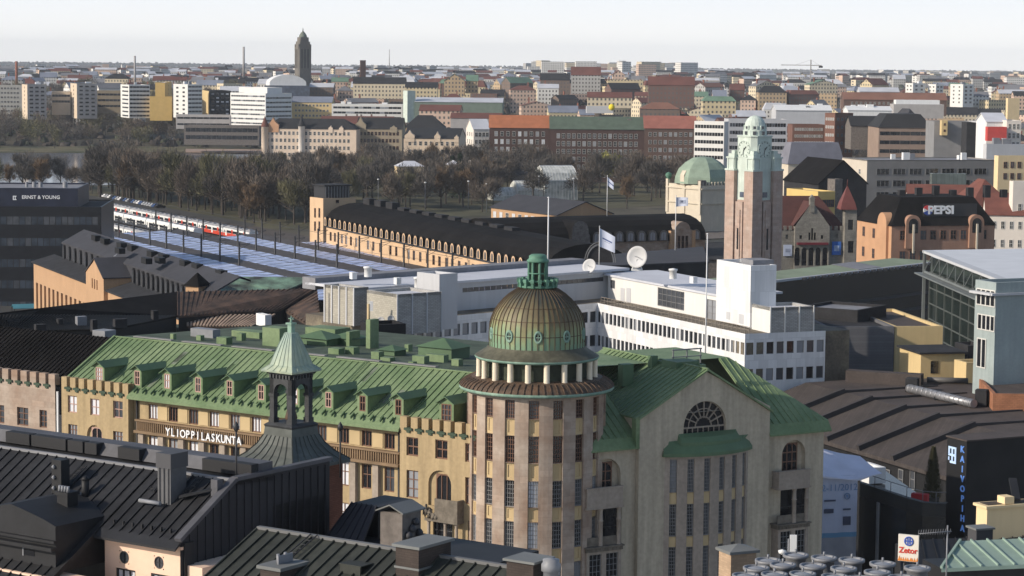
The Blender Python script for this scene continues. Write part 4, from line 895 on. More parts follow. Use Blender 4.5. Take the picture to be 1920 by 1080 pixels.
# ---- bottom right: fan drums, hut, roofs
V0 = P(1560, 1085, 78); FV = Frame((V0.x, V0.y), R(20))
deck = thing('cooling_deck', 'flat dark roof deck that carries the rows of round steel fans', 'roof', FV); build(MB().box(-3.6, 4.2, -4, 2.2, V0.z - 4, V0.z - .55), 'deck', mkd, FV, deck)
fan0 = None; k = 0
fl_ = [(1440, 1052), (1492, 1042), (1545, 1047), (1597, 1051), (1655, 1058), (1720, 1066), (1418, 1066), (1468, 1060), (1524, 1062), (1582, 1067), (1645, 1074), (1452, 1078), (1505, 1077), (1565, 1082), (1398, 1080), (1612, 1086), (1690, 1084)]
names_ = ['first', 'second', 'third', 'fourth', 'fifth', 'sixth']
for i, (px, py) in enumerate(fl_):
    p = G(px, py, V0.z)
    if fan0 is None:
        fan0 = thing('roof_fan', '', 'fan', Frame((p.x, p.y), 0))
        F0 = Frame((p.x, p.y), 0); zv = V0.z
        build(MB().lathe([(.36, zv - .5), (.36, zv - .1), (.46, zv - .04), (.46, zv + .05), (.38, zv + .06), (.36, zv - .02)], 28), 'fan_ring', mat('fansteel', (.24, .245, .26), .55, .2, 2, metal=.2, fine=.2), F0, fan0)
        build(MB().lathe([(.38, zv - .02), (.3, zv + .01), (.15, zv + .05), (.01, zv + .06)], 28), 'fan_cover', mat('fansteel2', (.30, .31, .335), .5, .25, 3, metal=.2, fine=.25), F0, fan0)
        build(MB().tube((0, 0, zv + .1), (0, 0, zv + .24), .04), 'fan_hub', mat('fansteel'), F0, fan0)
        o = fan0
    else: o = copy_tree(fan0, Matrix.Translation((p.x, p.y, 0)))
    row = 'far row, ' if i < 6 else 'middle row, ' if i < 11 else 'front row, '; j = i if i < 6 else i - 6 if i < 11 else i - 11
    srt = sorted([q_[0] for q_ in (fl_[:6] if i < 6 else fl_[6:11] if i < 11 else fl_[11:])]); j = srt.index(px)
    tag(o, 'round steel roof fan in the %s%s from the left' % (row, names_[j]), 'fan', 'round fans on the roof deck')
X0 = P(1370, 1080, 84); FX = Frame((X0.x, X0.y), R(24)); hut2 = thing('brick_hut', 'small tan brick chimney hut with grey tin pyramid lid left of the steel fans', 'chimney', FX)
z1_2 = P(1390, 1040, 84).z; build(MB().box(0, 1.05, 0, .9, X0.z - 2, z1_2), 'wall', mat('tanbrick', (.42, .30, .20), .9, .15, 1, brick=(.26, .085, .01, .8)), FX, hut2)
build(MB().prism([(-.1, -.1), (1.15, -.1), (1.15, 1.0), (-.1, 1.0)], z1_2, z1_2 + .1).poly([(-.1, -.1, z1_2 + .1), (1.15, -.1, z1_2 + .1), (.52, .45, z1_2 + .28)]).poly([(1.15, -.1, z1_2 + .1), (1.15, 1, z1_2 + .1), (.52, .45, z1_2 + .28)]).poly([(1.15, 1, z1_2 + .1), (-.1, 1, z1_2 + .1), (.52, .45, z1_2 + .28)]).poly([(-.1, 1, z1_2 + .1), (-.1, -.1, z1_2 + .1), (.52, .45, z1_2 + .28)]), 'lid', mat('capgrey'), FX, hut2)
# antenna dish before the oriel
a = P(1478, 1040, 86); FQ = Frame((a.x, a.y), 0); an = thing('panel_antenna', 'small white panel antenna on a short mast above the fans', 'antenna', FQ)
build(MB().tube((0, 0, a.z - 1), (0, 0, a.z + .6), .03), 'mast', mat('greymetal'), FQ, an); build(MB().box(.05, .3, -.05, .03, a.z, a.z + .75), 'panel', mat('white'), FQ, an); build(MB().lathe([(.01, -.12), (.14, -.04), (.16, .05), (.01, .1)], 12, (-.22, 0)), 'dish', mat('white'), FQ, an, z=a.z + .1)
# pale green roof, lower right
E0 = P(1765, 1066, 92); E1 = G(1825, 1016, E0.z + 1.6); 
FE = Frame((E0.x, E0.y), R(14)); gr = thing('pale_green_roof', 'pale green copper roof with raised seams at the bottom right corner', 'building', FE)
pg = mat('palegreen', (.27, .36, .30), .6, .1, .4, fine=.1, streak=.1)
x1_, _ = FE.xy(1830, 1016, E0.z + 1.5)
q = MB().slab([(0, 0, E0.z), (8, 0, E0.z), (8, 2.6, E0.z + .5), (2.0, 2.6, E0.z + .5)], .15); build(q, 'roof', pg, FE, gr)
q = MB()
for k in range(11):
    xx = .3 + k * .72; yt = 2.6
    if xx < 2.0: yt = 2.6 * xx / 2.0
    q.bar((xx, 0, E0.z), (xx, yt, E0.z + .5 * yt / 2.6), .06, .08)
q.bar((0, 0, E0.z), (2.0, 2.6, E0.z + .5), .1, .1)
build(q, 'roof_seam', pg, FE, gr)['kind'] = 'stuff'
build(MB().box(.3, 8, .2, 2.5, E0.z - 6, E0.z - .15), 'wall', mkd, FE, gr)
c_ = P(1846, 1012, 98); FCh = Frame((c_.x, c_.y), R(20)); chx = thing('chimney', 'short dark capped chimney behind the pale green roof', 'chimney', FCh); zt_ = P(1846, 990, 98).z
build(MB().box(-.4, .4, 0, .7, c_.z - 1.5, zt_ - .08), 'stack', mat('chimcap'), FCh, chx); build(MB().box(-.47, .47, -.07, .77, zt_ - .08, zt_), 'cap', mat('capgrey'), FCh, chx)
dr = P(1690, 1062, 100); FDr = Frame((dr.x, dr.y), R(16)); dro = thing('dark_slate_roof', 'dark grey seamed roof slope behind the pale green roof', 'roof', FDr)
z9 = P(1745, 1008, 100).z
q = MB().slab([(0, 0, dr.z - .3), (9, 0, dr.z - .3), (9, 3, dr.z + .45), (1.3, 3, dr.z + .45)], .2); build(q, 'roof', mkd, FDr, dro); seams(FDr, dro, [(0, 0, dr.z - .3), (9, 0, dr.z - .3), (9, 3, dr.z + .45), (1.3, 3, dr.z + .45)], 14, mkd)
build(MB().box(1.4, 9, 2.8, 3.6, dr.z - 8, dr.z + .2), 'wall', mkd, FDr, dro)
# yellow dormer house right
Yd = P(1850, 990, 104); FY = Frame((Yd.x, Yd.y), R(22)); yo = thing('yellow_dormer', 'pale yellow rendered attic block with a flat dark roof at the right edge', 'building', FY)
zt_ = P(1850, 953, 104).z; ym = mat('paleyellow', (.72, .56, .33), .9, .06, .5, streak=.08)
dY = run(Yd, (-sin(FY.th), cos(FY.th)), 1831, 940)
build(MB().box(0, 4.5, 0, dY, Yd.z - 5, zt_ - .02), 'wall', ym, FY, yo)
build(MB().box(-.12, 4.6, -.12, dY + .1, zt_ - .02, zt_ + .1, 0).box(.12, 4.4, .12, dY - .1, zt_ + .1, zt_ + .13, 1), 'roof', [ym, mat('brownfelt', (.075, .06, .052), .9, .25, .6, fine=.25)], FY, yo)
build(MB().box(.9, 1.4, dY - .9, dY - .3, zt_ + .13, zt_ + .45), 'roof_box', ym, FY, yo)
build(MB().bar((1.6, dY - .8, zt_ + .2), (2.3, dY + .6, zt_ + .9), .35, .12), 'duct', mkd, FY, yo)
# rooftop sign and tv antenna
Zs = P(1703, 1028, 96); FZ = Frame((Zs.x, Zs.y), R(-24)); sg = thing('roof_sign', 'white rooftop signboard with a blue emblem, red name and orange flames', 'sign', FZ)
h_ = 1.12; w_ = .86
build(MB().box(-w_ / 2, w_ / 2, 0, .12, Zs.z - h_ / 2, Zs.z + h_ / 2), 'board', mat('signwhite', (.66, .62, .55), .6, .05), FZ, sg)
build(MB().lathe([(.2, 0), (.2, .03), (.15, .03), (.15, 0)], 20).box(-.15, .15, -.03, .03, 0, .028).box(-.07, -.02, -.13, .13, 0, .026).box(.02, .07, -.13, .13, 0, .027), 'emblem', mat('signblue', (.05, .10, .38), .5), None, sg)
bpy.data.objects[-1] if False else None
em = [o for o in COL.objects if o.name.startswith('emblem')][-1]; place(em, FZ.M @ Matrix.Translation((0.02, -.001, Zs.z + .3)) @ Matrix.Rotation(pi / 2, 4, 'X'), sg)
text('Zetor', .34, mat('signred', (.55, .05, .03), .5), FZ, 0, -.012, Zs.z - .1, sg, ext=.012, bold=.008, xs=.95)
q = MB()
for k in range(9): xx = -w_ / 2 + .05 + k * .095; hh = .13 + .1 * random.random(); q.extr([(xx - .05, Zs.z - h_ / 2 + .02), (xx + .05, Zs.z - h_ / 2 + .02), (xx + random.uniform(-.03, .03), Zs.z - h_ / 2 + .02 + hh)], -.02, -.002)
build(q, 'flames', mat('flame', (.65, .22, .03), .5), FZ, sg)
build(MB().tube((-.2, .2, Zs.z - 2.5), (-.2, .2, Zs.z), .05).tube((.2, .2, Zs.z - 2.5), (.2, .2, Zs.z), .05), 'sign_post', mat('frame_dark'), FZ, sg)
a = P(1775, 1050, 88); b = P(1775, 985, 88); FZ2 = Frame((a.x, a.y), 0); ta = thing('tv_antenna', 'long comb-like television antenna on a pole above the slate roof', 'antenna', FZ2)
build(MB().tube((0, 0, a.z - 1.5), (0, 0, b.z), .03), 'mast', mat('greymetal'), FZ2, ta)
q = MB(); e_ = Vector((-1.15, -.3, -.05)); zc_ = P(1775, 996, 88).z; q.tube((.15, 0, zc_), (e_.x, e_.y, zc_ + e_.z), .018, n=5)
for k in range(14): t = k / 13; x_, y_ = .1 + (e_.x - .1) * t, e_.y * t; q.tube((x_ - .02, y_ - .02, zc_ - .1), (x_ + .02, y_ + .02, zc_ + .1), .01, n=4)
build(q, 'boom', mat('greymetal'), FZ2, ta)
# ================================================================== helpers for whole buildings
def roof_on(F, parent, x0, x1, y0, y1, z, kind, rm, wm, h=3, ov=.35, name='roof', hipx=1.0):
    q = MB()
    if kind == 'flat':
        q.poly([(x0, y0, z - .35), (x1, y0, z - .35), (x1, y1, z - .35), (x0, y1, z - .35)], 0); t = .35
        for a in ((x0, x1, y0, y0 + t), (x0, x1, y1 - t, y1), (x0, x0 + t, y0 + t, y1 - t), (x1 - t, x1, y0 + t, y1 - t)): q.box(*a, z - .36, z, 1)
    elif kind == 'x':
        ym = (y0 + y1) / 2
        q.slab([(x0 - ov, y0 - ov, z), (x1 + ov, y0 - ov, z), (x1 + ov, ym, z + h), (x0 - ov, ym, z + h)], .2); q.slab([(x0 - ov, ym, z + h), (x1 + ov, ym, z + h), (x1 + ov, y1 + ov, z), (x0 - ov, y1 + ov, z)], .2)
        q.poly([(x0, y1, z), (x0, y0, z), (x0, ym, z + h)], 1); q.poly([(x1, y0, z), (x1, y1, z), (x1, ym, z + h)], 1)
    elif kind == 'y':
        xm = (x0 + x1) / 2
        q.slab([(x0 - ov, y0 - ov, z), (xm, y0 - ov, z + h), (xm, y1 + ov, z + h), (x0 - ov, y1 + ov, z)], .2); q.slab([(xm, y0 - ov, z + h), (x1 + ov, y0 - ov, z), (x1 + ov, y1 + ov, z), (xm, y1 + ov, z + h)], .2)
        q.poly([(x0, y0, z), (x1, y0, z), (xm, y0, z + h)], 1); q.poly([(x1, y1, z), (x0, y1, z), (xm, y1, z + h)], 1)
    elif kind in ('hip', 'mans'):
        a, b, c, d = x0 - ov, x1 + ov, y0 - ov, y1 + ov; m = min(b - a, d - c) / 2 * (hipx if kind == 'hip' else .38)
        if kind == 'hip':
            p = [(a, c, z), (b, c, z), (b, d, z), (a, d, z)]
            if b - a > d - c: r0, r1 = (a + m, (c + d) / 2, z + h), (b - m, (c + d) / 2, z + h); q.poly([p[0], p[1], r1, r0]).poly([p[1], p[2], r1]).poly([p[2], p[3], r0, r1]).poly([p[3], p[0], r0])
            else: r0, r1 = ((a + b) / 2, c + m, z + h), ((a + b) / 2, d - m, z + h); q.poly([p[0], p[1], r0]).poly([p[1], p[2], r1, r0]).poly([p[2], p[3], r1]).poly([p[3], p[0], r0, r1])
        else:
            p = [(a, c, z), (b, c, z), (b, d, z), (a, d, z)]; t = [(a + m, c + m, z + h), (b - m, c + m, z + h), (b - m, d - m, z + h), (a + m, d - m, z + h)]
            for k in range(4): q.poly([p[k], p[(k + 1) % 4], t[(k + 1) % 4], t[k]])
            q.poly(t)
        q.poly([(a, d, z - .01), (b, d, z - .01), (b, c, z - .01), (a, c, z - .01)], 1)
    return build(q, name, [mat(rm), mat(wm)], F, parent)
def wspec(rows, cols, w, h, top, pitch, glass=('glass',), frame='frame_white', nx=2, nz=2, edge0=.06, edge1=.06, name='window'):
    return dict(rows=rows, cols=cols, w=w, h=h, top=top, pitch=pitch, glass=glass, frame=frame, nx=nx, nz=nz, e0=edge0, e1=edge1, name=name)
def put_windows(F, parent, sp, a0, a1, z, side, hole):
    """side: 'f' front plane y=0; 'l' plane x=0 facing -x (u runs along -y); 'r' plane x=0 facing +x"""
    L = a1 - a0; n = 0
    for j in range(sp['rows']):
        zt = z - sp['top'] - j * sp['pitch']
        for i in range(sp['cols']):
            u = a0 + L * sp['e0'] + L * (1 - sp['e0'] - sp['e1']) * ((i + .5) / sp['cols'])
            g = sp['glass'][random.randrange(len(sp['glass']))]; e = .05
            me = win_mesh(sp['w'], sp['h'], sp['nx'], sp['nz'], g, sp['frame'], bar=.07, edge=.1, t=.08)
            X, Y_, rz = (u, -.02, 0) if side == 'f' else (-.02, u, -pi / 2) if side == 'l' else (.02, u, pi / 2)
            link(sp['name'], me, F.M @ Matrix.Translation((X, Y_, zt - sp['h'])) @ Matrix.Rotation(rz, 4, 'Z'), parent)
def put_bands(F, parent, sp, a0, a1, z, side):
    for j in range(sp['rows']):
        zt = z - sp['top'] - j * sp['pitch']; q = MB(); L = a1 - a0; b0, b1 = a0 + L * sp['e0'], a1 - L * sp['e1']; n = sp['cols']
        for i in range(n):
            u0, u1 = b0 + (b1 - b0) * i / n, b0 + (b1 - b0) * (i + 1) / n; g = random.choice((0, 0, 0, 1)) if len(sp['glass']) > 1 else 0; m_ = .08
            if side == 'f': q.box(u0 + m_, u1 - m_, -.04, .05, zt - sp['h'], zt, g)
            elif side == 'l': q.box(-.04, .05, u0 + m_, u1 - m_, zt - sp['h'], zt, g)
            else: q.box(-.05, .04, u0 + m_, u1 - m_, zt - sp['h'], zt, g)
        build(q, 'window_band', [mat(sp['glass'][0]), mat(sp['glass'][-1])], F, parent)
def BLD(name, label, cat, c, xl, xr, th, ht, wall, roof='flat', rm='roofgrey', h=3, L=None, Rr=None, m=False, group=None, dd=14, parent=None, wall2=None, boxes=0, chim=0, ov=.35, zrel=None, hipx=1.0, pc=True):
    """c=(px,py,Y) top of the near corner; xl, xr columns where the left and right faces end; th angle of the front"""
    O = P(*c); F = Frame((O.x, O.y), R(th)); z = O.z; d1 = (cos(R(th)), sin(R(th))); d2 = (-sin(R(th)), cos(R(th)))
    if not m:
        w_ = run(O, d1, xr, c[1]); d_ = run(O, d2, xl, c[1]) if xl is not None else dd; x0, x1 = 0, w_
    else:
        w_ = run(O, (-d1[0], -d1[1]), xl, c[1]); d_ = run(O, d2, xr, c[1]) if xr is not None else dd; x0, x1 = -w_, 0
    d_ = max(3, min(d_, 120)); zb = z - ht
    root = parent or thing(name, label, cat, F, group=group)
    q = MB().box(x0, x1, 0, d_, zb, z - (.36 if roof == 'flat' else 0), 0, bottom=False)
    if wall2: 
        q = MB().poly([(x0, 0, zb), (x1, 0, zb), (x1, 0, z), (x0, 0, z)], 0).poly([(x1, 0, zb), (x1, d_, zb), (x1, d_, z), (x1, 0, z)], 1 if m else 0).poly([(x1, d_, zb), (x0, d_, zb), (x0, d_, z), (x1, d_, z)], 0).poly([(x0, d_, zb), (x0, 0, zb), (x0, 0, z), (x0, d_, z)], 0 if m else 1)
    build(q, 'wall', [mat(wall), mat(wall2 or wall)], F, root)
    roof_on(F, root, x0, x1, 0, d_, z, roof, rm, wall, h, ov, hipx=hipx)
    for sp, side in ((Rr, 'f'), (L, 'r' if m else 'l')):
        if not sp: continue
        a0, a1 = (x0, x1) if side == 'f' else (0, d_)
        if sp.get('band'): put_bands(F, root, sp, a0, a1, z, side)
        else: put_windows(F, root, sp, a0, a1, z, side, 0)
    for k in range(boxes):
        bx, by = x0 + (x1 - x0) * random.uniform(.1, .85), d_ * random.uniform(.2, .8); s_ = random.uniform(.8, 2.2) 
        zz = z + (0 if roof == 'flat' else h * .5)
        build(MB().box(bx, bx + s_ * 1.6, by, by + s_, zz - .4, zz + random.uniform(.8, 2.0)), 'roof_box', mat(random.choice(('white', 'greymetal', wall))), F, root)
    for k in range(chim):
        bx = x0 + (x1 - x0) * (k + .5) / chim + random.uniform(-1, 1); by = d_ / 2 + random.uniform(.3, 1.2)
        build(MB().box(bx - .5, bx + .5, by, by + .8, z + h * .5, z + h + 1.1), 'chimney', mat(random.choice(('brickfar', 'hutgrey', wall))), F, root)
    return root, F, (x0, x1, d_, z, zb)
def pixpoly(pts): return [G(px, py, z) for px, py, z in pts]
def solid(name, label, cat, pts, drop, wm, rm, group=None, thick=.25, pname='roof'):
    """a block whose roof outline is read off the photograph (CCW seen from above), walls straight down"""
    W_ = pixpoly(pts); O = W_[0]; F = Frame((O.x, O.y), 0); root = thing(name, label, cat, F, group=group)
    L_ = [Vector((p.x - O.x, p.y - O.y, p.z)) for p in W_]; build(MB().slab([tuple(p) for p in L_], thick), pname, mat(rm), F, root)
    q = MB(); n = len(L_); zb = min(p.z for p in L_) - drop
    for k in range(n):
        a, b = L_[k], L_[(k + 1) % n]; s_ = .985; cx = sum((p.x for p in L_)) / n; cy = sum((p.y for p in L_)) / n
        a = Vector((cx + (a.x - cx) * s_, cy + (a.y - cy) * s_, a.z)); b = Vector((cx + (b.x - cx) * s_, cy + (b.y - cy) * s_, b.z))
        q.poly([(a.x, a.y, zb), (b.x, b.y, zb), (b.x, b.y, b.z - thick), (a.x, a.y, a.z - thick)])
    build(q, 'wall', mat(wm), F, root); return root, F, L_
def band(rows, cols, h, top, pitch, glass=('glass',), e0=.02, e1=.02): s = wspec(rows, cols, 1, h, top, pitch, glass); s['band'] = True; s['e0'] = e0; s['e1'] = e1; return s
mat('roofgrey', (.22, .22, .235), .8, .2, .3, fine=.15); mat('roofwhite', (.55, .56, .60), .75, .08, .2, fine=.08); mat('roofblack', (.0105, .0095, .0095), .9, .5, .22, fine=.4, bump=.2, spec=.1); mat('roofbrown', (.075, .060, .054), .85, .22, .4, fine=.25)
mat('feltdark0', (.05, .05, .055), .9, .3, .5, fine=.3); mat('feltdark', (.028, .028, .031), .9, .3, .5, fine=.3); mat('brickfar', (.26, .105, .07), .9, .15, .5); mat('whitepanel', (.78, .78, .78), .6, .05, .25, streak=.10, brick=(1.2, 2.4, .03, .8)); mat('lightgreywall', (.48, .485, .50), .8, .06, .3, streak=.08)
mat('louvregrey', (.42, .41, .39), .7, .15, .5, brick=(.5, .16, .03, .6)); mat('creamlouvre', (.40, .375, .315), .7, .1, .5, brick=(.5, .22, .03, .75))
mat('orangewall', (.47, .295, .17), .9, .08, .3, streak=.1, fine=.08); mat('stationwall', (.58, .40, .245), .9, .07, .3, fine=.08)
# ---- stone neighbour left of the corner house
nb = thing('stone_neighbour', 'pinkish stone house with battlements and black seamed roof left of the green roofed house', 'building', FA)
XN = -24.0; zN = FA.uz(100, 702)[1]; zNb = FA.uz(100, 722)[1]
rN = [rect(FA, 32, 53, 764, 798), rect(FA, 74, 88, 769, 802), rect(FA, -12, 8, 759, 793), rect(FA, -60, -40, 752, 785)]
q = MB(); facade(q, flat(0), XN, -.75, Z0, zNb, rN, .22); build(q, 'wall', mat('pinkstone'), FA, nb)
for r_ in rN: put(FA, r_, .2, nb, nx=2, nz=3, glass='glass_grey', frame='frame_brown')
crenels(FA, XN, -.78, 21, zNb, zN, nb, mat('pinkstone'), mat('corbel'), big=.66)
zNr = FA.uz(100, 622, DR)[1]; q = MB().slab([(XN, .6, zNb), (-.1, .6, zNb), (-.1, DR, zNr), (XN, DR, zNr)], .2); q.slab([(XN, DR, zNr), (-.1, DR, zNr), (-.1, 12, zNr - 3), (XN, 12, zNr - 3)], .2)
build(q, 'roof', mat('roofblack'), FA, nb); seams(FA, nb, [(XN, .6, zNb), (-.1, .6, zNb), (-.1, DR, zNr), (XN, DR, zNr)], 48, mat('roofblack'), .06, .08)
build(MB().tube((-.4, -.05, Z0), (-.4, -.05, zNb - .5), .1), 'drain_pipe', mat('white'), FA, nb)
x_, y_ = FA.xy(185, 640, zNr - .6); build(MB().box(x_ - .75, x_ + .75, y_, y_ + 1.4, zNr - 2, zNr + .35), 'chimney', mat('greymetal'), FA, nb); build(MB().slab([(x_ - 1.0, y_ - 1.3, zNr - 1.75), (x_ + .9, y_ - 1.3, zNr - 1.75), (x_ + .9, y_ - .02, zNr - .55), (x_ - .9, y_ - .02, zNr - .55)], -.08), 'chimney_apron', mat('greymetal'), FA, nb)
# ---- black and rusty roofs behind the long house
mat('rustroof', (.060, .045, .036), .75, .35, .5, rgb2=(.10, .06, .04), fine=.35)
def ridged(root, F, quad, n, m): seams(F, root, quad, n, mat(m), .12, .14)
r1, f1, l1 = solid('black_roof_block', 'long black tarred roof running up behind the stone battlements', 'building', [(-30, 622, 21.5), (207, 617, 21.5), (333, 592, 21.5), (333, 547, 24), (80, 577, 24), (-30, 590, 24)], 12, 'black', 'roofblack')
seams(f1, r1, [l1[0], l1[1], l1[2], l1[5]], 60, mat('blackseam', (.02, .02, .02), .6), .1, .1)
for px, py, w_, h_ in ((75, 612, .7, .3), (112, 600, .35, .2), (152, 599, .7, .45), (176, 606, .35, .5), (225, 599, .9, .1), (290, 586, .4, .3), (24, 604, .9, .4)):
    p = G(px, py, 22.6); build(MB().box(-w_, w_, -.5, .5, p.z - 1.2, p.z + h_), 'roof_vent', mat('greymetal' if px in (152, 215) else 'feltdark'), Frame((p.x, p.y), R(30)), r1)
r2, f2_, l2 = solid('rusty_roof_block', 'black sheet roof with rusty seams behind the green roof vents', 'building', [(333, 593, 21.5), (525, 581, 21.5), (592, 541, 24), (333, 547, 24.05)], 12, 'black', 'rustroof')
ridged(r2, f2_, l2[:2] + [l2[2], l2[3]], 26, 'rustroof')
r3, f3, l3 = solid('striped_roof', 'low roof with sunlit rusty stripes below the black roof', 'roof', [(352, 612, 20), (470, 612, 20), (515, 590, 21.2), (352, 592, 21.2)], 8, 'black', 'rustroof')
seams(f3, r3, l3, 20, mat('stripe', (.30, .22, .165), .8, .3, .6), .3, .16)
r4, f4, l4 = solid('valley_roof', 'dark rusty valley roof left of the white office block', 'roof', [(527, 578, 21.4), (575, 608, 20.5), (600, 590, 22), (594, 538, 24)], 10, 'black', 'rustroof'); seams(f4, r4, l4, 9, mat('rustroof'), .15, .15)
r5, f5, l5 = solid('pipe_yard_block', 'cluttered black flat roof with railings and pipes beside the white office block', 'roof', [(540, 640, 20), (700, 640, 20), (705, 588, 20), (600, 590, 20)], 9, 'black', 'roofblack')
r6, f6, l6 = solid('brown_flat_roof', 'dark greenish flat roof with clutter behind the vents of the long house', 'roof', [(230, 640, 18.5), (560, 640, 18.5), (560, 600, 18.5), (330, 608, 18.5)], 8, 'black', 'feltdark0'); mat('feltgreen2', (.05, .06, .045), .9, .3, .5, fine=.3)
# white roof box and green verdigris roof
b_, F_, _ = BLD('white_roof_unit', 'small white boxy air unit on the rusty roofs', 'air unit', (497, 591, 315), 481, 509, 30, 1.6, 'white', 'flat', 'white')
bt, Ft_, dt_ = BLD('green_capped_house', 'low orange end house with mottled green and black roof before the platforms', 'building', (348, 536, 395), 346, 372, -30, 8, 'orangewall', 'hip', 'roofblack', 2.2)
sg_, fg_, lg_ = solid('verdigris_roof', 'long mottled green and grey roof before the platform canopies', 'roof', [(372, 545, 14), (535, 545, 14), (590, 520, 16), (400, 518, 16), (355, 527, 15)], 7, 'black', 'feltdark0')

for o in sg_.children:
    if o.name.startswith('roof'): o.data.materials[0] = mat('verdigris', (.055, .055, .055), .8, .3, .3, rgb2=(.16, .26, .19), fine=.3)
for o in r6.children:
    if o.name.startswith('roof'): o.data.materials[0] = mat('feltgreen2')
# yellow pole mast with two round dishes
a = P(691, 618, 262); b = P(691, 570, 262); F_ = Frame((a.x, a.y), 0); t_ = thing('dish_mast', 'thin ochre pole mast with two round white dishes behind the green vents', 'mast', F_)
build(MB().tube((0, 0, a.z - 2), (0, 0, b.z), .17), 'pole', mat('ochre_panel'), F_, t_); build(MB().box(.1, .5, -.1, .1, b.z - .8, b.z + .3), 'panel', mat('white'), F_, t_)
def dish(name, px, py, Y, r, tilt, yaw, label=None, parent=None, cat='dish'):
    p = P(px, py, Y); M = Matrix.Translation(p) @ Matrix.Rotation(R(yaw), 4, 'Z') @ Matrix.Rotation(R(90 - tilt), 4, 'X')
    q = MB().lathe([(.02, -.28 * r), (r * .4, -.23 * r), (r * .75, -.1 * r), (r, .06 * r), (r, .1 * r), (r * .75, -.05 * r), (r * .4, -.18 * r), (.01, -.22 * r)], 28)
    q.tube((0, 0, -.2 * r), (0, 0, .6 * r), .03 * r + .01); 
    if parent is None:
        o = thing(name, label, cat, M=M); link('reflector', q.mesh('reflector', [mat('dishwhite', (.62, .61, .58), .6, .08, 1)]), M, o)
        build(MB().box(-r * .5, r * .5, .1 * r, r * .7, p.z - r * 1.25, p.z - r * 1.1).bar((-r * .4, .3 * r, p.z - r * 1.1), (0, .15 * r, p.z - .2 * r), .08 * r, .08 * r).bar((r * .4, .3 * r, p.z - r * 1.1), (0, .15 * r, p.z - .2 * r), .08 * r, .08 * r), 'mount', mat('white'), Frame((p.x, p.y), 0), o)
        return o
    return link(name, q.mesh(name, [mat('dishwhite')]), M, parent)
dish('dish', 714, 601, 261, .42, 5, -10, parent=t_); dish('dish', 733, 598, 261, .4, 5, 10, parent=t_)
# ---- white office block ------------------------------------------
Bc = P(1397, 626, 262); zP = Bc.z; Ac = G(1120, 568, zP); Cc = G(1548, 620, zP); Dc = G(762, 600, zP)
F1 = frame2(Ac, Bc); F3 = frame2(Bc, Cc); F2 = frame2(Dc, Ac)
wb = thing('white_office_block', 'big white panelled office block with window strips and stepped grey penthouses', 'building', F1)
L1 = (Bc - Ac).length; L3 = (Cc - Bc).length; L2 = (Ac - Dc).length
rz_ = [(F1.uz(1397, 643)[1], F1.uz(1397, 666)[1]), (F1.uz(1397, 693)[1], F1.uz(1397, 716)[1]), (F1.uz(1397, 742)[1], F1.uz(1397, 765)[1])]
zbw = F1.uz(1397, 790)[1]
for F_, L_, n_ in ((F1, L1, 34), (F3, L3, 8), (F2, L2, 22)):
    q = MB(); ops_ = []
    for t_, b_ in rz_[:2]:
        for k in range(n_): c0 = L_ * (k + .5) / n_; hw = L_ / n_ * .36; ops_.append([c0 - hw, c0 + hw, b_, t_])
    facade(q, flat(0), 0, L_, zbw, zP, ops_, .18, 0, 0); build(q, 'wall', mat('whitepanel'), F_, wb)
    rest = MB()
    for i, o in enumerate(ops_):
        g = random.choice(('glass', 'glass', 'glass', 'glass_grey', 'glass_grey', 'glass_dim', 'glass_dim'))
        if F_ is F2 and i < n_ and i < 10: g = 'glass_dim'
        me = win_mesh(o[1] - o[0], o[3] - o[2], 1, 1, g, 'frame_grey', edge=.05); M_ = F_.M @ Matrix.Translation(((o[0] + o[1]) / 2, .16, o[2]))
        if F_ is F2 and i >= n_: continue
        link('window', me, M_, wb)
    if F_ is F2:
        q = MB()
        for o in ops_[n_:]: q.poly([(o[0], .15, o[2]), (o[1], .15, o[2]), (o[1], .15, o[3]), (o[0], .15, o[3])])
        build(q, 'lower_window', mat('glass_grey'), F_, wb)['kind'] = 'stuff'
# flat roofs of the main block
q = MB().box(0, L1, .3, 14, zbw, zP - .15); build(q, 'terrace', mat('terrace', (.15, .13, .11), .9, .3, .4, rgb2=(.20, .17, .12), fine=.3), F1, wb)
q = MB().box(-4, L2 + 8, .3, 14, zbw, zP - .17); build(q, 'terrace', mat('terrace'), F2, wb)
q = MB().box(-.01, L3, .3, 10, zbw, zP - .16); build(q, 'terrace', mat('terrace'), F3, wb)
# railing along the terrace
q = MB(); 
for k in range(40): u = L1 * k / 39; q.box(u - .03, u + .03, .5, .56, zP - .1, zP + .75)
q.box(0, L1, .5, .55, zP + .7, zP + .76); q.box(0, L1, .5, .55, zP + .35, zP + .39)
build(q, 'terrace_railing', mat('railrust', (.22, .19, .16), .8), F1, wb)
# penthouse along F1
YS = 4.5; u0, zt0 = F1.uz(1140, 518, YS); u1, _ = F1.uz(1346, 560, YS); zt = F1.uz(1240, 536, YS)[1]
q = MB(); opn = rect(F1, 1233, 1283, 543, 578, YS); op2 = rect(F1, 1144, 1153, 525, 541, YS); op3 = rect(F1, 1325, 1343, 562, 600, YS)
facade(q, flat(YS), u0, u1, zP - .2, zt, [opn, op2, op3], .15); build(q, 'penthouse_wall', mat('lightwall', (.66, .65, .62), .8, .05, .3, streak=.06), F1, wb)
put(F1, opn, YS + .13, wb, nx=6, nz=3, glass='glass_grey', frame='frame_grey'); put(F1, op2, YS + .13, wb, nx=2, nz=1, glass='glass_grey', frame='frame_grey'); put(F1, op3, YS + .13, wb, nx=2, nz=3, glass='glass_dim', frame='frame_grey')
q = MB().box(u0 - 3, u1, YS - .2, YS + 9, zt, zt + .25); build(q, 'penthouse_roof', mat('roofwhite'), F1, wb)
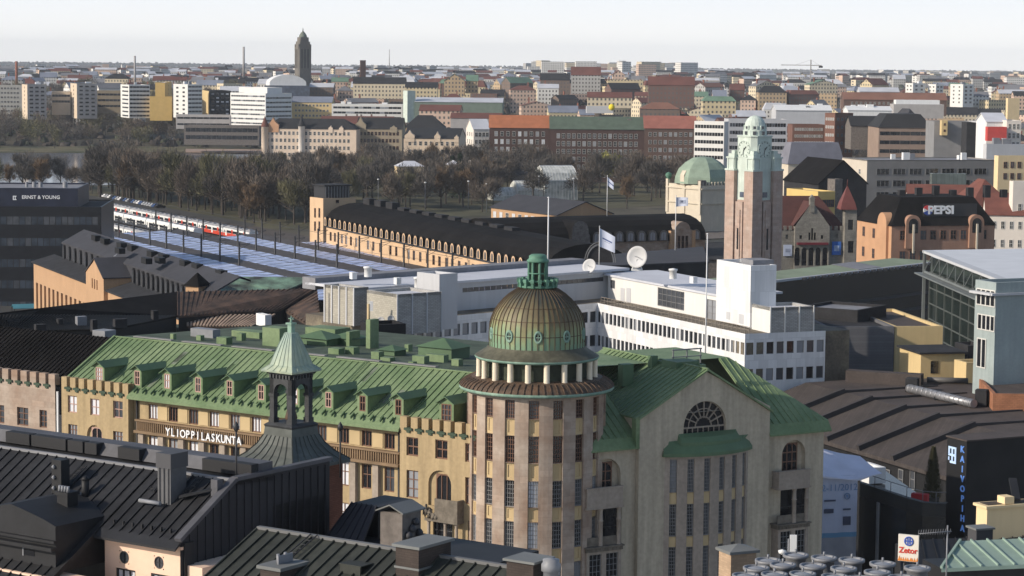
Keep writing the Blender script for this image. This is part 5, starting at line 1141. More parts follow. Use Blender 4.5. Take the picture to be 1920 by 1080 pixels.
for a_ in ((1164, 540, 1171, 556), (1175, 540, 1183, 559)): r_ = rect(F1, a_[0], a_[2], a_[1], a_[3], YS); build(MB().box(r_[0], r_[1], YS - .04, YS - .002, zP - .1, r_[3]), 'door', mat('lightgreywall'), F1, wb)
# penthouse along F2
vL = F2.uz(640, 520, 8)[0]; v1 = F2.uz(1136, 545, 5)[0]; v0 = F2.uz(858, 550, 5)[0]; zt2 = F2.uz(1000, 520, 5)[1]
q = MB(); r_ = rect(F2, 866, 1128, 530, 538, 5); facade(q, flat(5), v0 - 20, v1 + 1, zP - .2, zt2, [[v0 + .8, v1 - .4, r_[2], r_[3]]], .15); build(q, 'penthouse_wall', mat('lightgreywall'), F2, wb)
q = MB()
for k in range(26): a_ = v0 + .8 + (v1 - v0 - 1.2) * k / 26; q.box(a_ + .05, a_ + (v1 - v0) / 26 - .06, 5.1, 5.14, r_[2], r_[3])
build(q, 'clerestory_window', mat('glass_grey'), F2, wb)['kind'] = 'stuff'
q = MB().box(vL, v1 + 4, 4.7, 15, zt2, zt2 + .3); build(q, 'penthouse_roof', mat('roofwhite'), F2, wb)
q = MB().box(vL, v1 + 4, 13, 15.5, zt2 - .5, zt2 + .9); build(q, 'roof_step', mat('roofgrey'), F2, wb)
BLD('black_stair_house', 'black boxy stair house below the two round dishes', 'building', (761, 607, 256), 698, None, 22, 4.5, 'black', 'flat', 'roofblack', m=True, dd=4)
# stair tower and louvred plant rooms on the left
def cbox(c, xl, xr, th, ht, wm, rm, w2=None, nm='plant_room'):
    r_, F_, d_ = BLD(None, None, None, c, xl, xr, th, ht, wm, 'flat', rm, parent=wb, wall2=w2); return F_, d_
TH2 = math.degrees(F2.th); 
BLD(None, None, None, (858, 512, 273), 824, None, TH2, 6.5, 'lightgreywall', 'flat', 'roofwhite', parent=wb, m=True, dd=4)
F_, d_ = cbox((745, 552, 262), 688, 828, TH2 - 6, 4.6, 'louvregrey', 'roofwhite', 'creamlouvre')
for k in range(4): xx = d_[0] + (d_[1] - d_[0]) * k / 3; build(MB().box(xx - .08, xx + .08, -.09, -.002, d_[4], d_[3]), 'louvre_post', mat('lightgreywall'), F_, wb)
F_, d_ = cbox((664, 540, 268), 609, 691, TH2, 4.4, 'louvregrey', 'roofwhite', 'creamlouvre')
for k in range(5): yy = d_[2] * k / 4; build(MB().box(-.1, -.002, yy - .1, yy + .1, d_[4], d_[3]), 'louvre_post', mat('lightgreywall'), F_, wb)
# white cube, its lower annex
F_, d_ = cbox((1408, 498, 268), 1344, 1456, math.degrees(F3.th), 7.2, 'whitepanel', 'roofgrey')
build(MB().box(.8, 3.5, 1, 4, d_[3] - .3, d_[3] + .5), 'roof_box', mat('roofgrey'), F_, wb)
for a_ in ((1362, 584, 1369, 598), (1385, 588, 1394, 606)): build(MB().box(-.03, -.002, F_.yz(a_[2], a_[3])[0], F_.yz(a_[0], a_[3])[0], F_.yz(a_[0], a_[3])[1], F_.yz(a_[0], a_[1])[1]), 'door', mat('lightgreywall'), F_, wb)
F_, d_ = cbox((1445, 577, 264), 1406, 1526, math.degrees(F3.th), 3.0, 'louvregrey', 'roofwhite', 'lightwall')
for k in range(4): xx = d_[0] + (d_[1] - d_[0]) * k / 3; build(MB().box(xx - .07, xx + .07, -.09, -.002, d_[4], d_[3] + .1), 'louvre_post', mat('lightwall'), F_, wb)
dish('satellite_dish', 1195, 482, 285, 1.35, 12, -28, 'big round white satellite dish on the white office penthouse'); dish('satellite_dish', 1105, 499, 300, .95, 20, -30, 'smaller cream satellite dish left of the big white one')
for i, (px, py) in enumerate(((1262, 512), (1300, 520), (690, 508), (745, 522), (784, 528), (662, 512))):
    p = P(px, py, 285 if px > 900 else 278); z_ = p.z; build(MB().lathe([(.45, z_ - .7), (.45, z_ + .3), (.55, z_ + .32), (.55, z_ + .5), (.01, z_ + .6)], 14) if i % 2 == 0 else MB().box(-.4, .5, -.3, .3, z_ - .7, z_ + .1), 'roof_vent', mat('white'), Frame((p.x, p.y), F1.th), wb)
# flagpoles
def flagpole(px, yt, yb, Y, r, label, flag=None):
    a, b = P(px, yb, Y), P(px, yt, Y); F_ = Frame((a.x, a.y), 0); t_ = thing('flagpole', label, 'flagpole', F_)
    build(MB().tube((0, 0, a.z), (0, 0, b.z), r, r * .6), 'pole', mat('flagpole'), F_, t_)
    build(MB().lathe([(.01, 0), (r * 1.6, r), (.01, r * 2)], 8), 'knob', mat('flagpole'), F_, t_, z=b.z)
    if flag:
        w_, h_, em, drop, dx = flag; q = MB(); n = 10; me_ = []
        for i in range(n):
            for s_ in (0, 1):
                pass
        pt = lambda u, v: (dx * u * w_, .25 * sin(u * 5) * w_ * .25, b.z - .2 - drop * u * w_ - v * h_ * (1 - .12 * u))
        for i in range(n):
            u0, u1 = i / n, (i + 1) / n
            q.poly([pt(u0, 1), pt(u1, 1), pt(u1, 0), pt(u0, 0)], 0, True)
            for (ea, eb, fa, fb, mi) in em:
                if ea <= (u0 + u1) / 2 <= eb:
                    o_ = lambda p_: (p_[0], p_[1] - .03, p_[2]); q.poly([o_(pt(u0, fb)), o_(pt(u1, fb)), o_(pt(u1, fa)), o_(pt(u0, fa))], mi, True)
        build(q, 'flag', [mat('flagcloth', (.62, .66, .78), .9, .05), mat('flagblue', (.06, .10, .26), .9), mat('flaggrey', (.36, .40, .50), .9)], F_, t_)
    return t_
flagpole(1322, 440, 690, 215, .075, 'tall white flagpole rising from behind the green gable roof')
flagpole(1027, 372, 520, 320, .13, 'tall bare white pole behind the dome lantern')
flagpole(1123, 425, 520, 330, .07, 'flagpole with pale blue lettered flag near the satellite dishes', (2.2, 2.6, [(.25, .8, .42, .5, 1), (.3, .7, .56, .6, 2)], .55, 1))
flagpole(1266, 368, 470, 470, .1, 'flagpole with a pale flag bearing dark spots by the station roof', (2.4, 1.9, [(.3, .75, .3, .7, 2), (.4, .6, .35, .6, 1)], .0, 1))
flagpole(1138, 330, 405, 560, .1, 'distant flagpole with white and blue flag before the park', (1.5, 2.0, [(.0, 1, .4, .55, 1)], .9, 1))
# ---- grey and yellow blocks on the right
mat('greycorr', (.155, .155, .165), .8, .1, .4, brick=(30, .35, .03, .75), fine=.08); mat('yellowwall', (.60, .455, .235), .9, .08, .4, streak=.1); mat('feltdark')
gb, Fg, dg = BLD('grey_corrugated_block', 'windowless grey corrugated block with dark flat roof beside the white offices', 'building', (1677, 612, 284), 1549, None, 6, 14, 'greycorr', 'flat', 'feltdark', m=True, dd=16)
BLD('dark_plant_room', 'long dark corrugated plant room on the grey block roof', 'building', (1608, 582, 291), 1500, 1662, -34, 2.6, 'feltdark', 'flat', 'roofgrey', m=True)
yb_, Fy, dy = BLD('yellow_block', 'plain ochre block with brown felt roof right of the grey corrugated wall', 'building', (1678, 612, 284.1), None, 1768, 8, 14, 'yellowwall', 'flat', 'roofbrown', dd=20)
sm_, Fs, ds = BLD('yellow_penthouse', 'small ochre rooftop house with black lid and dark door below the yellow block', 'building', (1727, 663, 267), 1687, 1809, 12, 8, 'yellowwall', 'flat', 'feltdark', ov=.3)
r_ = rect(Fs, 1745, 1759, 677, 700); build(MB().box(r_[0], r_[1], -.05, .0, r_[2], r_[3]), 'door', mat('glass'), Fs, sm_); build(MB().box(ds[0] - .3, ds[1] + .3, -.35, ds[2] + .3, ds[3] - .05, ds[3] + .15), 'lid', mat('feltdark'), Fs, sm_)
build(MB().box(r_[0] - .8, r_[0] - .1, -1.2, -.6, ds[4] + 4.4, ds[4] + 5.0), 'air_unit', mat('greymetal'), Fs, sm_)
BLD('dark_stair_head', 'black boxy stair head behind the small ochre rooftop house', 'building', (1815, 648, 272), 1790, 1848, 14, 8, 'feltdark', 'flat', 'feltdark')
BLD('yellow_annex', 'narrow ochre annex with black sloped lid by the teal wall', 'building', (1812, 680, 263), 1808, 1855, 16, 8, 'yellowwall', 'flat', 'feltdark')
# teal block
mat('teal', (.30, .35, .345), .85, .12, .3, streak=.1, fine=.08)
tb, Ft, dt = BLD('teal_block', 'teal rendered block with white window frames at the right edge', 'building', (1868, 530, 252), 1829, 1995, 24, 17, 'teal', 'flat', 'roofgrey')
for (xa_, xb_, ya, yb) in ((1832, 1867, 542, 574), (1834, 1866, 590, 620), (1833, 1850, 634, 690)):
    y0_, z1_ = Ft.yz(xb_, (ya + yb) / 2 if False else ya, -.01); y1_, _ = Ft.yz(xa_, ya); z0_ = Ft.yz((xa_ + xb_) / 2, yb)[1]; z1_ = Ft.yz((xa_ + xb_) / 2, ya)[1]
    win(Ft, tb, -.02, (y0_ + y1_) / 2, z0_, abs(y1_ - y0_), z1_ - z0_, 4 if xb_ > 1855 else 2, 1, 'glass', 'frame_white', rz=-pi / 2, edge=.12, bar=.18)
build(MB().box(-.7, dt[1], -.3, .0, dt[3] - 1.4, dt[3] - 1.15).box(-.8, -.001, 0, dt[2], dt[3] - 1.4, dt[3] - 1.15), 'ledge', mat('lightgreywall'), Ft, tb)
# glass atrium with the white roof
Ga = P(1745, 470, 330); zG = Ga.z; Gb = G(1903, 530, zG); FGl = frame2(Ga, Gb)
ga = thing('glass_atrium', 'dark glass and steel atrium under a wide white roof right of the black block', 'building', FGl); Lg = (Gb - Ga).length + 6
build(MB().box(0, Lg, 0, 25, 8, zG - .8), 'glass_wall', mat('atriumglass', (.018, .026, .024), .15, .4, .2, spec=.6), FGl, ga)
build(MB().slab([(-.8, -1, zG), (Lg, -1, zG), (Lg, 26, zG + .6), (-.8, 26, zG + .6)], .35), 'roof', mat('sheetwhite', (.60, .61, .63), .5, .06, .3, brick=(400, 1.2, .03, .75)), FGl, ga)
q = MB()
for k in range(12): u = Lg * k / 11; q.box(u - .09, u + .09, -.12, -.003, 8, zG - 3)
for k in range(10): z_ = zG - 3 - k * 2.2; q.box(0, Lg, -.10, -.002, z_ - .08, z_ + .08)
build(q, 'steel_grid', mat('steelgrid', (.085, .095, .09), .6, .1), FGl, ga)
q = MB(); q.box(0, Lg, -.9, -.7, zG - 3.1, zG - 2.8); n = 11
for k in range(n): u = Lg * k / n; q.bar((u, -.8, zG - 2.9), (u + Lg / n, -.8, zG - .3), .1, .1); q.bar((u, -.8, zG - 2.9), (u, -.8, zG - .3), .09, .09)
build(q, 'truss', mat('steelgrid2', (.15, .165, .165), .6, .1), FGl, ga)
build(MB().box(-.35, 0, -1.0, -.6, 8, zG), 'corner_post', mat('steelgrid2'), FGl, ga); build(MB().box(-1.6, Lg, -1.9, -.5, zG - 3.4, zG - 3.2), 'eyebrow', mat('steelgrid2'), FGl, ga)
# ---- black block with the pale green roof strip
mat('greenstrip', (.235, .28, .19), .8, .12, .3, fine=.1)
Na = P(1492, 520, 352); zS = Na.z; Nb = G(1742, 491, zS); FN = frame2(Na, Nb)
nbk = thing('black_store_block', 'long block with shade-dark front, pale green roof strip and white cornice brackets', 'building', FN); LN = (Nb - Na).length
mat('blackglass', (.008, .009, .010), .25, .4, .3, spec=.4)
build(MB().box(-30, LN + 2, 0, 11.8, 4, zS - 3.4).box(-30, LN + 2, 0, 5, zS - 3.4, zS - .3), 'wall', mat('blackglass'), FN, nbk)  # shade on this front is put into its near-black colour
q = MB()
for k in range(7): q.box(-30, LN + 2, -.06, -.002, zS - 5.2 - k * 2.4, zS - 4.7 - k * 2.4)
build(q, 'floor_band', mat('floorband', (.035, .035, .037), .7), FN, nbk)
build(MB().box(-30, LN + 2, -.5, .0, zS - .35, zS), 'cornice', mat('lightgreywall'), FN, nbk)
for k in range(22): u = 1 + LN * k / 22; build(MB().box(u, u + 1.0, -.75, -.502, zS - .5, zS - .1), 'cornice_bracket', mat('hutgrey'), FN, nbk)
build(MB().slab([(-30, 0, zS + .02), (LN + 2, 0, zS + .02), (LN - 3, 5, zS + .5), (-30, 5, zS + .5)], .3), 'roof', mat('greenstrip'), FN, nbk)
build(MB().slab([(LN * .45, -.02, zS + .1), (LN * .62, -.02, zS + .1), (LN * .62, 5, zS + .6), (LN * .45, 5, zS + .6)], .05), 'roof_patch', mat('roofgrey'), FN, nbk)
build(MB().slab([(-30, 5, zS + .5), (LN - 3, 5, zS + .5), (LN + 2, 12, zS - 3), (-30, 12, zS - 3)], .3), 'rear_roof', mat('feltdark'), FN, nbk)
# ---- brown ribbed roofs of the cinema block
Ka = P(1527, 722, 262); zK2 = Ka.z; Kb = G(1832, 800, zK2); FC_ = frame2(Ka, Kb); LK = (Kb - Ka).length
kb = thing('brown_ribbed_block', 'dark block with brown ribbed sloping roofs and a terrace right of the gable', 'building', FC_)
sl2 = tan(R(17)); dk = 9.6
mat('brownroof', (.070, .058, .053), .85, .18, .4, fine=.2, brick=(.45, 40, .03, .7))
build(MB().slab([(-2, -dk, zK2 - dk * sl2), (LK + 14, -dk, zK2 - dk * sl2), (LK + 14, 0, zK2), (-2, 0, zK2)], .4), 'roof', mat('brownroof'), FC_, kb)
build(MB().slab([(-2, 0, zK2 + .02), (LK + 14, 0, zK2 + .02), (LK + 14, 24, zK2 + .3), (-2, 24, zK2 + .3)], .4), 'flat_roof', mat('roofbrown'), FC_, kb)
for px, py in ((1575, 737), (1636, 750), (1702, 766), (1762, 782), (1830, 799)):
    u = FC_.xy(px, py, zK2)[0]; build(MB().bar((u, -dk, zK2 - dk * sl2), (u, 0, zK2), .5, .55).box(u - .1, u + .14, 0, 12, zK2, zK2 + .3), 'roof_rib', mat('ribdark', (.045, .04, .04), .8, .2), FC_, kb)
build(MB().box(-2, LK + 14, -dk + .6, 20, 4, zK2 - dk * sl2 - .6), 'wall', mat('black'), FC_, kb)
# ducts and boxes on the flat brown roof
x_, y_ = FC_.xy(1590, 735, zK2); x2_, y2_ = FC_.xy(1722, 735, zK2)
def boxat(parent, F, px, py, z, w_, d_, h_, m_, nm='roof_box', rot=0):
    p = G(px, py, z); M_ = Matrix.Translation((p.x, p.y, 0)) @ Matrix.Rotation(R(rot), 4, 'Z'); return link(nm, MB().box(-w_ / 2, w_ / 2, 0, d_, z - .5, z + h_).mesh(nm, [mat(m_)]), M_, parent)
boxat(kb, FC_, 1655, 722, zK2, 8.6, 1.6, 1.4, 'roofbrown', 'roof_parapet', -22)
boxat(kb, FC_, 1708, 737, zK2, 1.3, 1.3, 1.6, 'feltdark', 'air_unit', -22)
a, b = G(1704, 728, zK2 + .6), G(1826, 757, zK2 + .6); F_ = Frame((a.x, a.y), 0); q = MB(); bb = b - a; q.tube((0, 0, a.z), (bb.x, bb.y, b.z), .45, n=14)
for k in range(14): t_ = (k + .5) / 14; q.tube((bb.x * t_ - .06 * bb.x / 8, bb.y * t_ - .06 * bb.y / 8, a.z), (bb.x * t_ + .06 * bb.x / 8, bb.y * t_ + .06 * bb.y / 8, b.z), .5, n=14)
build(q, 'duct', mat('ductsilver', (.30, .30, .31), .4, .15, 1, metal=.5), F_, kb)
boxat(kb, FC_, 1838, 765, zK2, 1.2, 1.2, 1.9, 'feltdark', 'air_unit', -22); boxat(kb, FC_, 1756, 752, zK2, .5, .5, .5, 'feltdark', 'roof_vent')
a, b = G(1738, 712, zK2 + .6), G(1815, 714, zK2 + .6); F_ = Frame((a.x, a.y), 0); build(MB().tube((0, 0, a.z), (b.x - a.x, b.y - a.y, b.z), .32, n=12), 'duct', mat('ductdark', (.10, .095, .09), .5), F_, kb)
BLD('brick_stair_wall', 'low orange brick wall stub at the right edge above the brown roofs', 'wall', (1862, 742, 236), None, 1990, -4, 4, 'orangebrick', 'flat', 'roofbrown') if 'orangebrick' in MATS else BLD('brick_stair_wall', 'low orange brick wall stub at the right edge above the brown roofs', 'wall', (1862, 738, 243), None, 1990, -4, 4, mat('orangebrick', (.34, .15, .08), .9, .2, .8, brick=(.5, .2, .02, .7)).name, 'flat', 'roofbrown')
# sign tower
Sg = P(1813, 828, 200); FSg = Frame((Sg.x, Sg.y), R(26)); st = thing('sign_tower', 'black sign tower with vertical blue lettering and a pale emblem', 'tower', FSg)
ws = run(Sg, (cos(R(26)), sin(R(26))), 1960, 828); dsg = run(Sg, (-sin(R(26)), cos(R(26))), 1776, 828); zSg = Sg.z
build(MB().box(0, ws, 0, dsg, 5, zSg), 'wall', mat('black'), FSg, st); build(MB().box(-.1, ws + .1, -.1, dsg + .1, zSg, zSg + .12), 'roof', mat('roofbrown'), FSg, st)
lb = mat('signglow', (.10, .22, .55), .5, .05, emit=.35)
for i, ch in enumerate('KAIVOPIHA'):
    yy, zz = FSg.yz(1805, 843 + 18.5 * i); text(ch, .78, lb, FSg, -.03, yy, zz, st, 'letter', rz=-pi / 2, ext=.03, bold=.018)
yy, zz = FSg.yz(1786, 853); q = MB()
for (xa_, xb_, za, zb__) in ((-.55, .55, .55, .72), (-.55, -.35, .0, .55), (.35, .55, .0, .55), (-.1, .1, -.5, .55), (-.55, -.1, -.1, .1), (.1, .55, -.1, .1), (-.3, .55, -.72, -.52), (.35, .55, -.52, -.1), (-.55, -.4, -.5, -.2)): q.box(xa_, xb_, -.05, 0, za, zb__)
link('emblem', q.mesh('emblem', [mat('emblemglow', (.42, .55, .75), .5, .05, emit=.3)]), FSg.M @ Matrix.Translation((-.003, yy, zz)) @ Matrix.Rotation(-pi / 2, 4, 'Z'), st)
# dark lower front with curved terrace
Tr = P(1700, 930, 192); FTr = Frame((Tr.x, Tr.y), R(-30)); zt_ = Tr.z
q = MB(); n = 12; pts = []
cur = [(1612, 905), (1640, 914), (1670, 924), (1700, 934), (1730, 942), (1755, 944), (1774, 944)]
w3 = [G(px, py, zt_) for px, py in cur]; F0_ = Frame((w3[0].x, w3[0].y), 0); loc = [(p.x - w3[0].x, p.y - w3[0].y) for p in w3]
te = thing('terrace_front', 'black glazed lower front with a curved terrace parapet under the brown roofs', 'building', F0_)
q = MB()
for a, b in zip(loc, loc[1:]): q.poly([(a[0], a[1], zt_ - 1.1), (b[0], b[1], zt_ - 1.1), (b[0], b[1], zt_), (a[0], a[1], zt_)]); q.poly([(a[0], a[1], zt_), (b[0], b[1], zt_), (b[0] + .3, b[1] + .5, zt_), (a[0] + .3, a[1] + .5, zt_)])
build(q, 'parapet', mat('terrdark', (.02, .02, .02), .6, .2), F0_, te)
q = MB().prism(loc + [(loc[-1][0] - .3, loc[-1][1] + 8), (loc[0][0] + 4, loc[0][1] + 14)], 2, zt_ - 1.1); build(q, 'wall', mat('blackglass'), F0_, te)
q = MB()
for i, (a, b) in enumerate(zip(loc, loc[1:])):
    q.tube((a[0], a[1], zt_), (a[0], a[1], zt_ + .9), .03); q.bar((a[0], a[1], zt_ + .9), (b[0], b[1], zt_ + .9), .05, .05)
build(q, 'railing', mat('railgrey', (.10, .10, .11), .5), F0_, te)
for px in (1655, 1730): p = G(px, 960, zt_ - 2); build(MB().box(-.5, .5, -.2, .2, 2, zt_ - 1.15) if px < 1700 else MB().box(-.12, .12, -.1, .1, 2, zt_ - 1.15), 'front_column', mat('greymetal' if px < 1700 else 'lightgreywall'), Frame((p.x, p.y), R(20)), te)
p = G(1683, 930, zt_); 
# upper recessed glazing
u_ = FC_.xy(1690, 905, zK2 - dk * sl2 - 1)[0]
for px in (1665, 1690, 1712): 
    a_, z_ = FC_.uz(px, 895, -dk + .58); win(FC_, kb, a_, -dk + .55, z_ - 1.2, .9, 2.0, 1, 2, 'glass_grey', 'frame_grey')
c_ = P(1725, 932, 195); build_red = MB().box(-.7, .7, -.3, .3, c_.z - .5, c_.z + .3); tag(build(build_red, 'red_bench', mat('redcloth', (.32, .02, .025), .7), Frame((c_.x, c_.y), R(-25))), 'small red awning seat on the dark terrace', 'bench')
# scaffold wrapped in banners
s0 = P(1545, 905, 196); s1 = P(1638, 893, 205)
Sc0 = P(1541, 1000, 194); FSc = Frame((Sc0.x, Sc0.y), R(16)); sc = thing('wrapped_scaffold', 'scaffold wrapped in pale blue printed banner with white tarpaulin roof', 'scaffold', FSc)
wS = run(Sc0, (cos(R(16)), sin(R(16))), 1607, 950); zt_ = P(1545, 893, 194).z; zm_ = FSc.uz(1575, 1005)[1]; zlo = zt_ - 9
q = MB(); n = 14
for i in range(n):
    a_, b_ = wS * i / n, wS * (i + 1) / n; f_ = lambda x: .05 * sin(x * 4)
    q.poly([(a_, f_(a_), zm_ + .3), (b_, f_(b_), zm_ + .3), (b_, f_(b_), zt_), (a_, f_(a_), zt_)], 0, True); q.poly([(a_, f_(a_), zm_ - .1), (b_, f_(b_), zm_ - .1), (b_, f_(b_), zm_ + .3), (a_, f_(a_), zm_ + .3)], 2, True); q.poly([(a_, f_(a_) + .05, zlo), (b_, f_(b_) + .05, zlo), (b_, f_(b_) + .05, zm_ - .1), (a_, f_(a_) + .05, zm_ - .1)], 1, True)
q.poly([(wS, 0, zlo), (wS, 4, zlo), (wS, 4, zt_), (wS, 0, zt_)], 1)
bn = build(q, 'banner', [mat('banner', (.40, .44, .56), .9, .08, .5, zmix=None), mat('netgrey', (.26, .27, .31), .9, .15, .6), mat('bannerblue', (.12, .26, .42), .9, .1)], FSc, sc)
q = MB(); zr_ = P(1548, 832, 199).z
def tent(u, v): x = -.4 + (wS + 2.4) * u; return (x, -.5 + 4.5 * v + .06 * sin(9 * u), zt_ + .12 + (zr_ - zt_) * (v * (1 - .65 * u)) + .04 * sin(u * 9 + v * 5) - .35 * sin(pi * u) * (1 - v))
for i in range(12):
    for j in range(6): q.poly([tent(i / 12, j / 6), tent((i + 1) / 12, j / 6), tent((i + 1) / 12, (j + 1) / 6), tent(i / 12, (j + 1) / 6)], 0, True)
for i in range(12):
    a_, b_ = tent(i / 12, 0), tent((i + 1) / 12, 0); q.poly([(a_[0], a_[1], a_[2] - .1 - .06 * sin(i)), (b_[0], b_[1], b_[2] - .1 - .06 * sin(i + 1)), b_, a_], 0, True)
build(q, 'tarpaulin', mat('tarp', (.55, .56, .66), .9, .08, .6), FSc, sc)
text('2-11/2012', .8, mat('bannertext', (.16, .25, .42), .8), FSc, wS * .47, -.12, FSc.uz(1578, 914)[1], sc, ext=.01)
q = MB()
for (xa_, xb_, za, zb__) in ((1545, 1562, 954, 962), (1580, 1594, 968, 984), (1580, 1594, 953, 956), (1545, 1566, 937, 940)):
    r_ = rect(FSc, xa_, xb_, za, zb__); q.box(r_[0], r_[1], -.12, -.07, r_[2], r_[3])
build(q, 'banner_print', mat('bannerdark', (.06, .07, .11), .8), FSc, sc)
r_ = FSc.uz(1588, 930); link('banner_ring', MB().lathe([(.28, 0), (.28, .03), (.21, .03), (.21, 0)], 20).box(-.1, .1, -.12, .12, 0, .02).mesh('banner_ring', [mat('bannertext')]), FSc.M @ Matrix.Translation((r_[0], -.06, r_[1])) @ Matrix.Rotation(pi / 2, 4, 'X'), sc)
a_ = P(1632, 885, 204); BLD('white_container', 'white rooftop cabin at the end of the tarpaulin', 'cabin', (1630, 878, 203), 1622, 1661, 22, 1.4, 'white', 'flat', 'roofwhite')
# ================================================================== railway station and its neighbours
def arched(mb, x0, x1, z0, n=8):    # half-round outline from x0 to x1 standing on z0
    c = (x0 + x1) / 2; r = (x1 - x0) / 2; return [(c + r * cos(pi * k / n), z0 + r * sin(pi * k / n)) for k in range(n + 1)]
def barrel(F, parent, L0, L1, D, z, H, m, name='roof', hip=0):
    q = MB(); n = 10; pr = [(D / 2 - (D / 2 + .5) * cos(pi * k / n) , z + H * sin(pi * k / n) ** .8) for k in range(n + 1)]
    for a, b in zip(pr, pr[1:]): q.poly([(L0, a[0], a[1]), (L1, a[0], a[1]), (L1, b[0], b[1]), (L0, b[0], b[1])], 0)
    e0 = [(L0 - hip, p[0], z + (p[1] - z) * .04) for p in pr] if hip else [(L0, p[0], p[1]) for p in pr]
    if hip:
        for a, b, c, d in zip(pr, pr[1:], e0, e0[1:]): q.poly([c, (L0, a[0], a[1]), (L0, b[0], b[1]), d])
    q.poly(e0); q.poly([(L1, p[0], p[1]) for p in reversed(pr)]); build(q, name, mat(m), F, parent); return pr
def dormer_row(F, parent, u0, u1, n, y, z, w_, h_, depth, wallm, glass='glass_grey', skip=()):
    """arched dormers, one object each; the first is built, the others share its mesh"""
    q = MB(); a = arched(None, -w_ / 2, w_ / 2, h_ - w_ / 2); out = [(-w_ / 2, 0), (w_ / 2, 0)] + a
    q.extr(out, 0, depth, 1, 0); g = [(-w_ * .3, .15), (w_ * .3, .15)] + arched(None, -w_ * .3, w_ * .3, h_ - w_ / 2); q.poly([(p[0], -.03, p[1]) for p in g], 2)
    q.box(-.05, .05, -.07, -.031, .15, h_ - .3, 0)
    me = q.mesh('dormer_window', [mat(wallm), mat('roofblack'), mat(glass)])
    for k in range(n):
        if k in skip: continue
        link('dormer_window', me, F.M @ Matrix.Translation((u0 + (u1 - u0) * k / (n - 1), y, z)), parent)
Sa = P(612, 423, 640); zE2 = Sa.z; Sb = G(930, 492, zE2); FS = frame2(Sa, Sb)
sta = thing('station_wing', 'long ochre railway station wing with black curved roof and a row of arched dormers', 'building', FS)
LS = FS.uz(1105, 505)[0] if False else 150.0
ops = []; uu = []
xs_ = [620, 628, 641, 649, 658, 668, 690, 700, 713, 732, 743, 757, 766, 776, 788, 801, 813, 824, 837, 848, 861, 874, 887, 899, 912, 926, 940, 955, 970]
for px in xs_:
    t = (px - 612) / (930 - 612); u, _ = FS.uz(px, 423 + t * 69 + 14); ops.append([u - .85, u + .85, zE2 - 3.9, zE2 - 1.5])
q = MB(); facade(q, flat(0), 0, LS, -1, zE2, ops, .2, 0, 0); q.poly([(0, 18, -1), (0, 0, -1), (0, 0, zE2), (0, 18, zE2)]); build(q, 'wall', mat('stationwall'), FS, sta)
for o in ops: put(FS, o, .18, sta, nx=2, nz=3, glass=random.choice(('glass_grey', 'glass', 'glass_dim')), frame='frame_brown')
DS = 19; HS = max(3.5, FS.uz(760, 395, DS / 2)[1] - zE2); barrel(FS, sta, 0, LS, DS, zE2, HS, 'roofblack')
build(MB().box(0, LS, -.5, .1, zE2 - .3, zE2 + .15), 'cornice', mat('frame_dark'), FS, sta)
build(MB().box(0, LS, -2.6, -.02, zE2 - 5.4, zE2 - 5.0), 'canopy', mat('frame_dark'), FS, sta)
ua = FS.uz(617, 412, .3)[0]; ub = FS.uz(985, 478, .3)[0]
dormer_row(FS, sta, ua, ub, 34, -.85, zE2 + .16, 2.0, 2.3, 3.5, 'stationwall')
for u in range(6, 110, 9): build(MB().box(u, u + 5, DS / 2 - 1, DS / 2 + 1, zE2 + HS - .3, zE2 + HS + (.7 if u > 30 else 1.6)), 'roof_vent', mat('feltdark'), FS, sta)
# end tower
tw, Ftw, dtw = BLD('station_tower', 'square ochre tower with dark glazed lantern at the end of the station wing', 'tower', (606, 372, 642), 581, 667, 33, 22, 'stationwall', 'flat', 'feltdark')
for (ya, yb) in ((390, 408), (415, 433)):
    for px in (591, 599): y_, z_ = Ftw.yz(px, ya); win(Ftw, tw, -.03, y_, Ftw.yz(px, yb)[1], .9, z_ - Ftw.yz(px, yb)[1], 1, 2, 'glass', 'frame_brown', rz=-pi / 2)
d0, d1_, dd_, dz_, _ = dtw; r_ = rect(Ftw, 629, 636, 375, 381); win(Ftw, tw, (r_[0] + r_[1]) / 2, -.02, r_[2], 1, .9, 1, 1, 'glass', 'frame_brown')
build(MB().box(1, d1_ - 1.5, .8, dd_ - .5, dz_ - .3, dz_ + 3.2), 'lantern', mat('frame_dark'), Ftw, tw); build(MB().box(.6, d1_ - 1.1, .4, dd_ - .1, dz_ + 3.2, dz_ + 3.6), 'lantern_roof', mat('feltdark'), Ftw, tw)
for k in range(9): u = 1.2 + (d1_ - 3) * k / 8; build(MB().box(u - .1, u + .1, .7, .79, dz_, dz_ + 3.2), 'lantern_post', mat('frame_grey'), Ftw, tw)
# second hall with grey roof and orange end
Ha = P(921, 388, 610); zH = Ha.z; Hb = G(1035, 402, zH); FH2 = frame2(Ha, Hb)
hh_ = thing('station_hall', 'smaller station hall with slate grey gabled roof and sunlit orange wall', 'building', FH2)
build(MB().box(0, 34, 0, 16, 0, zH), 'wall', mat('orangewall'), FH2, hh_); roof_on(FH2, hh_, 0, 34, 0, 16, zH, 'x', 'slategrey' if 'slategrey' in MATS else mat('slategrey', (.045, .045, .052), .8, .15, .3, fine=.1).name, 'orangewall', 3.2)
for k in range(9): u = 2 + k * 3.3; win(FH2, hh_, u, -.02, zH - 2.6, 1.6, 1.6, 2, 2, random.choice(('glass_white', 'glass_grey')), 'frame_white')
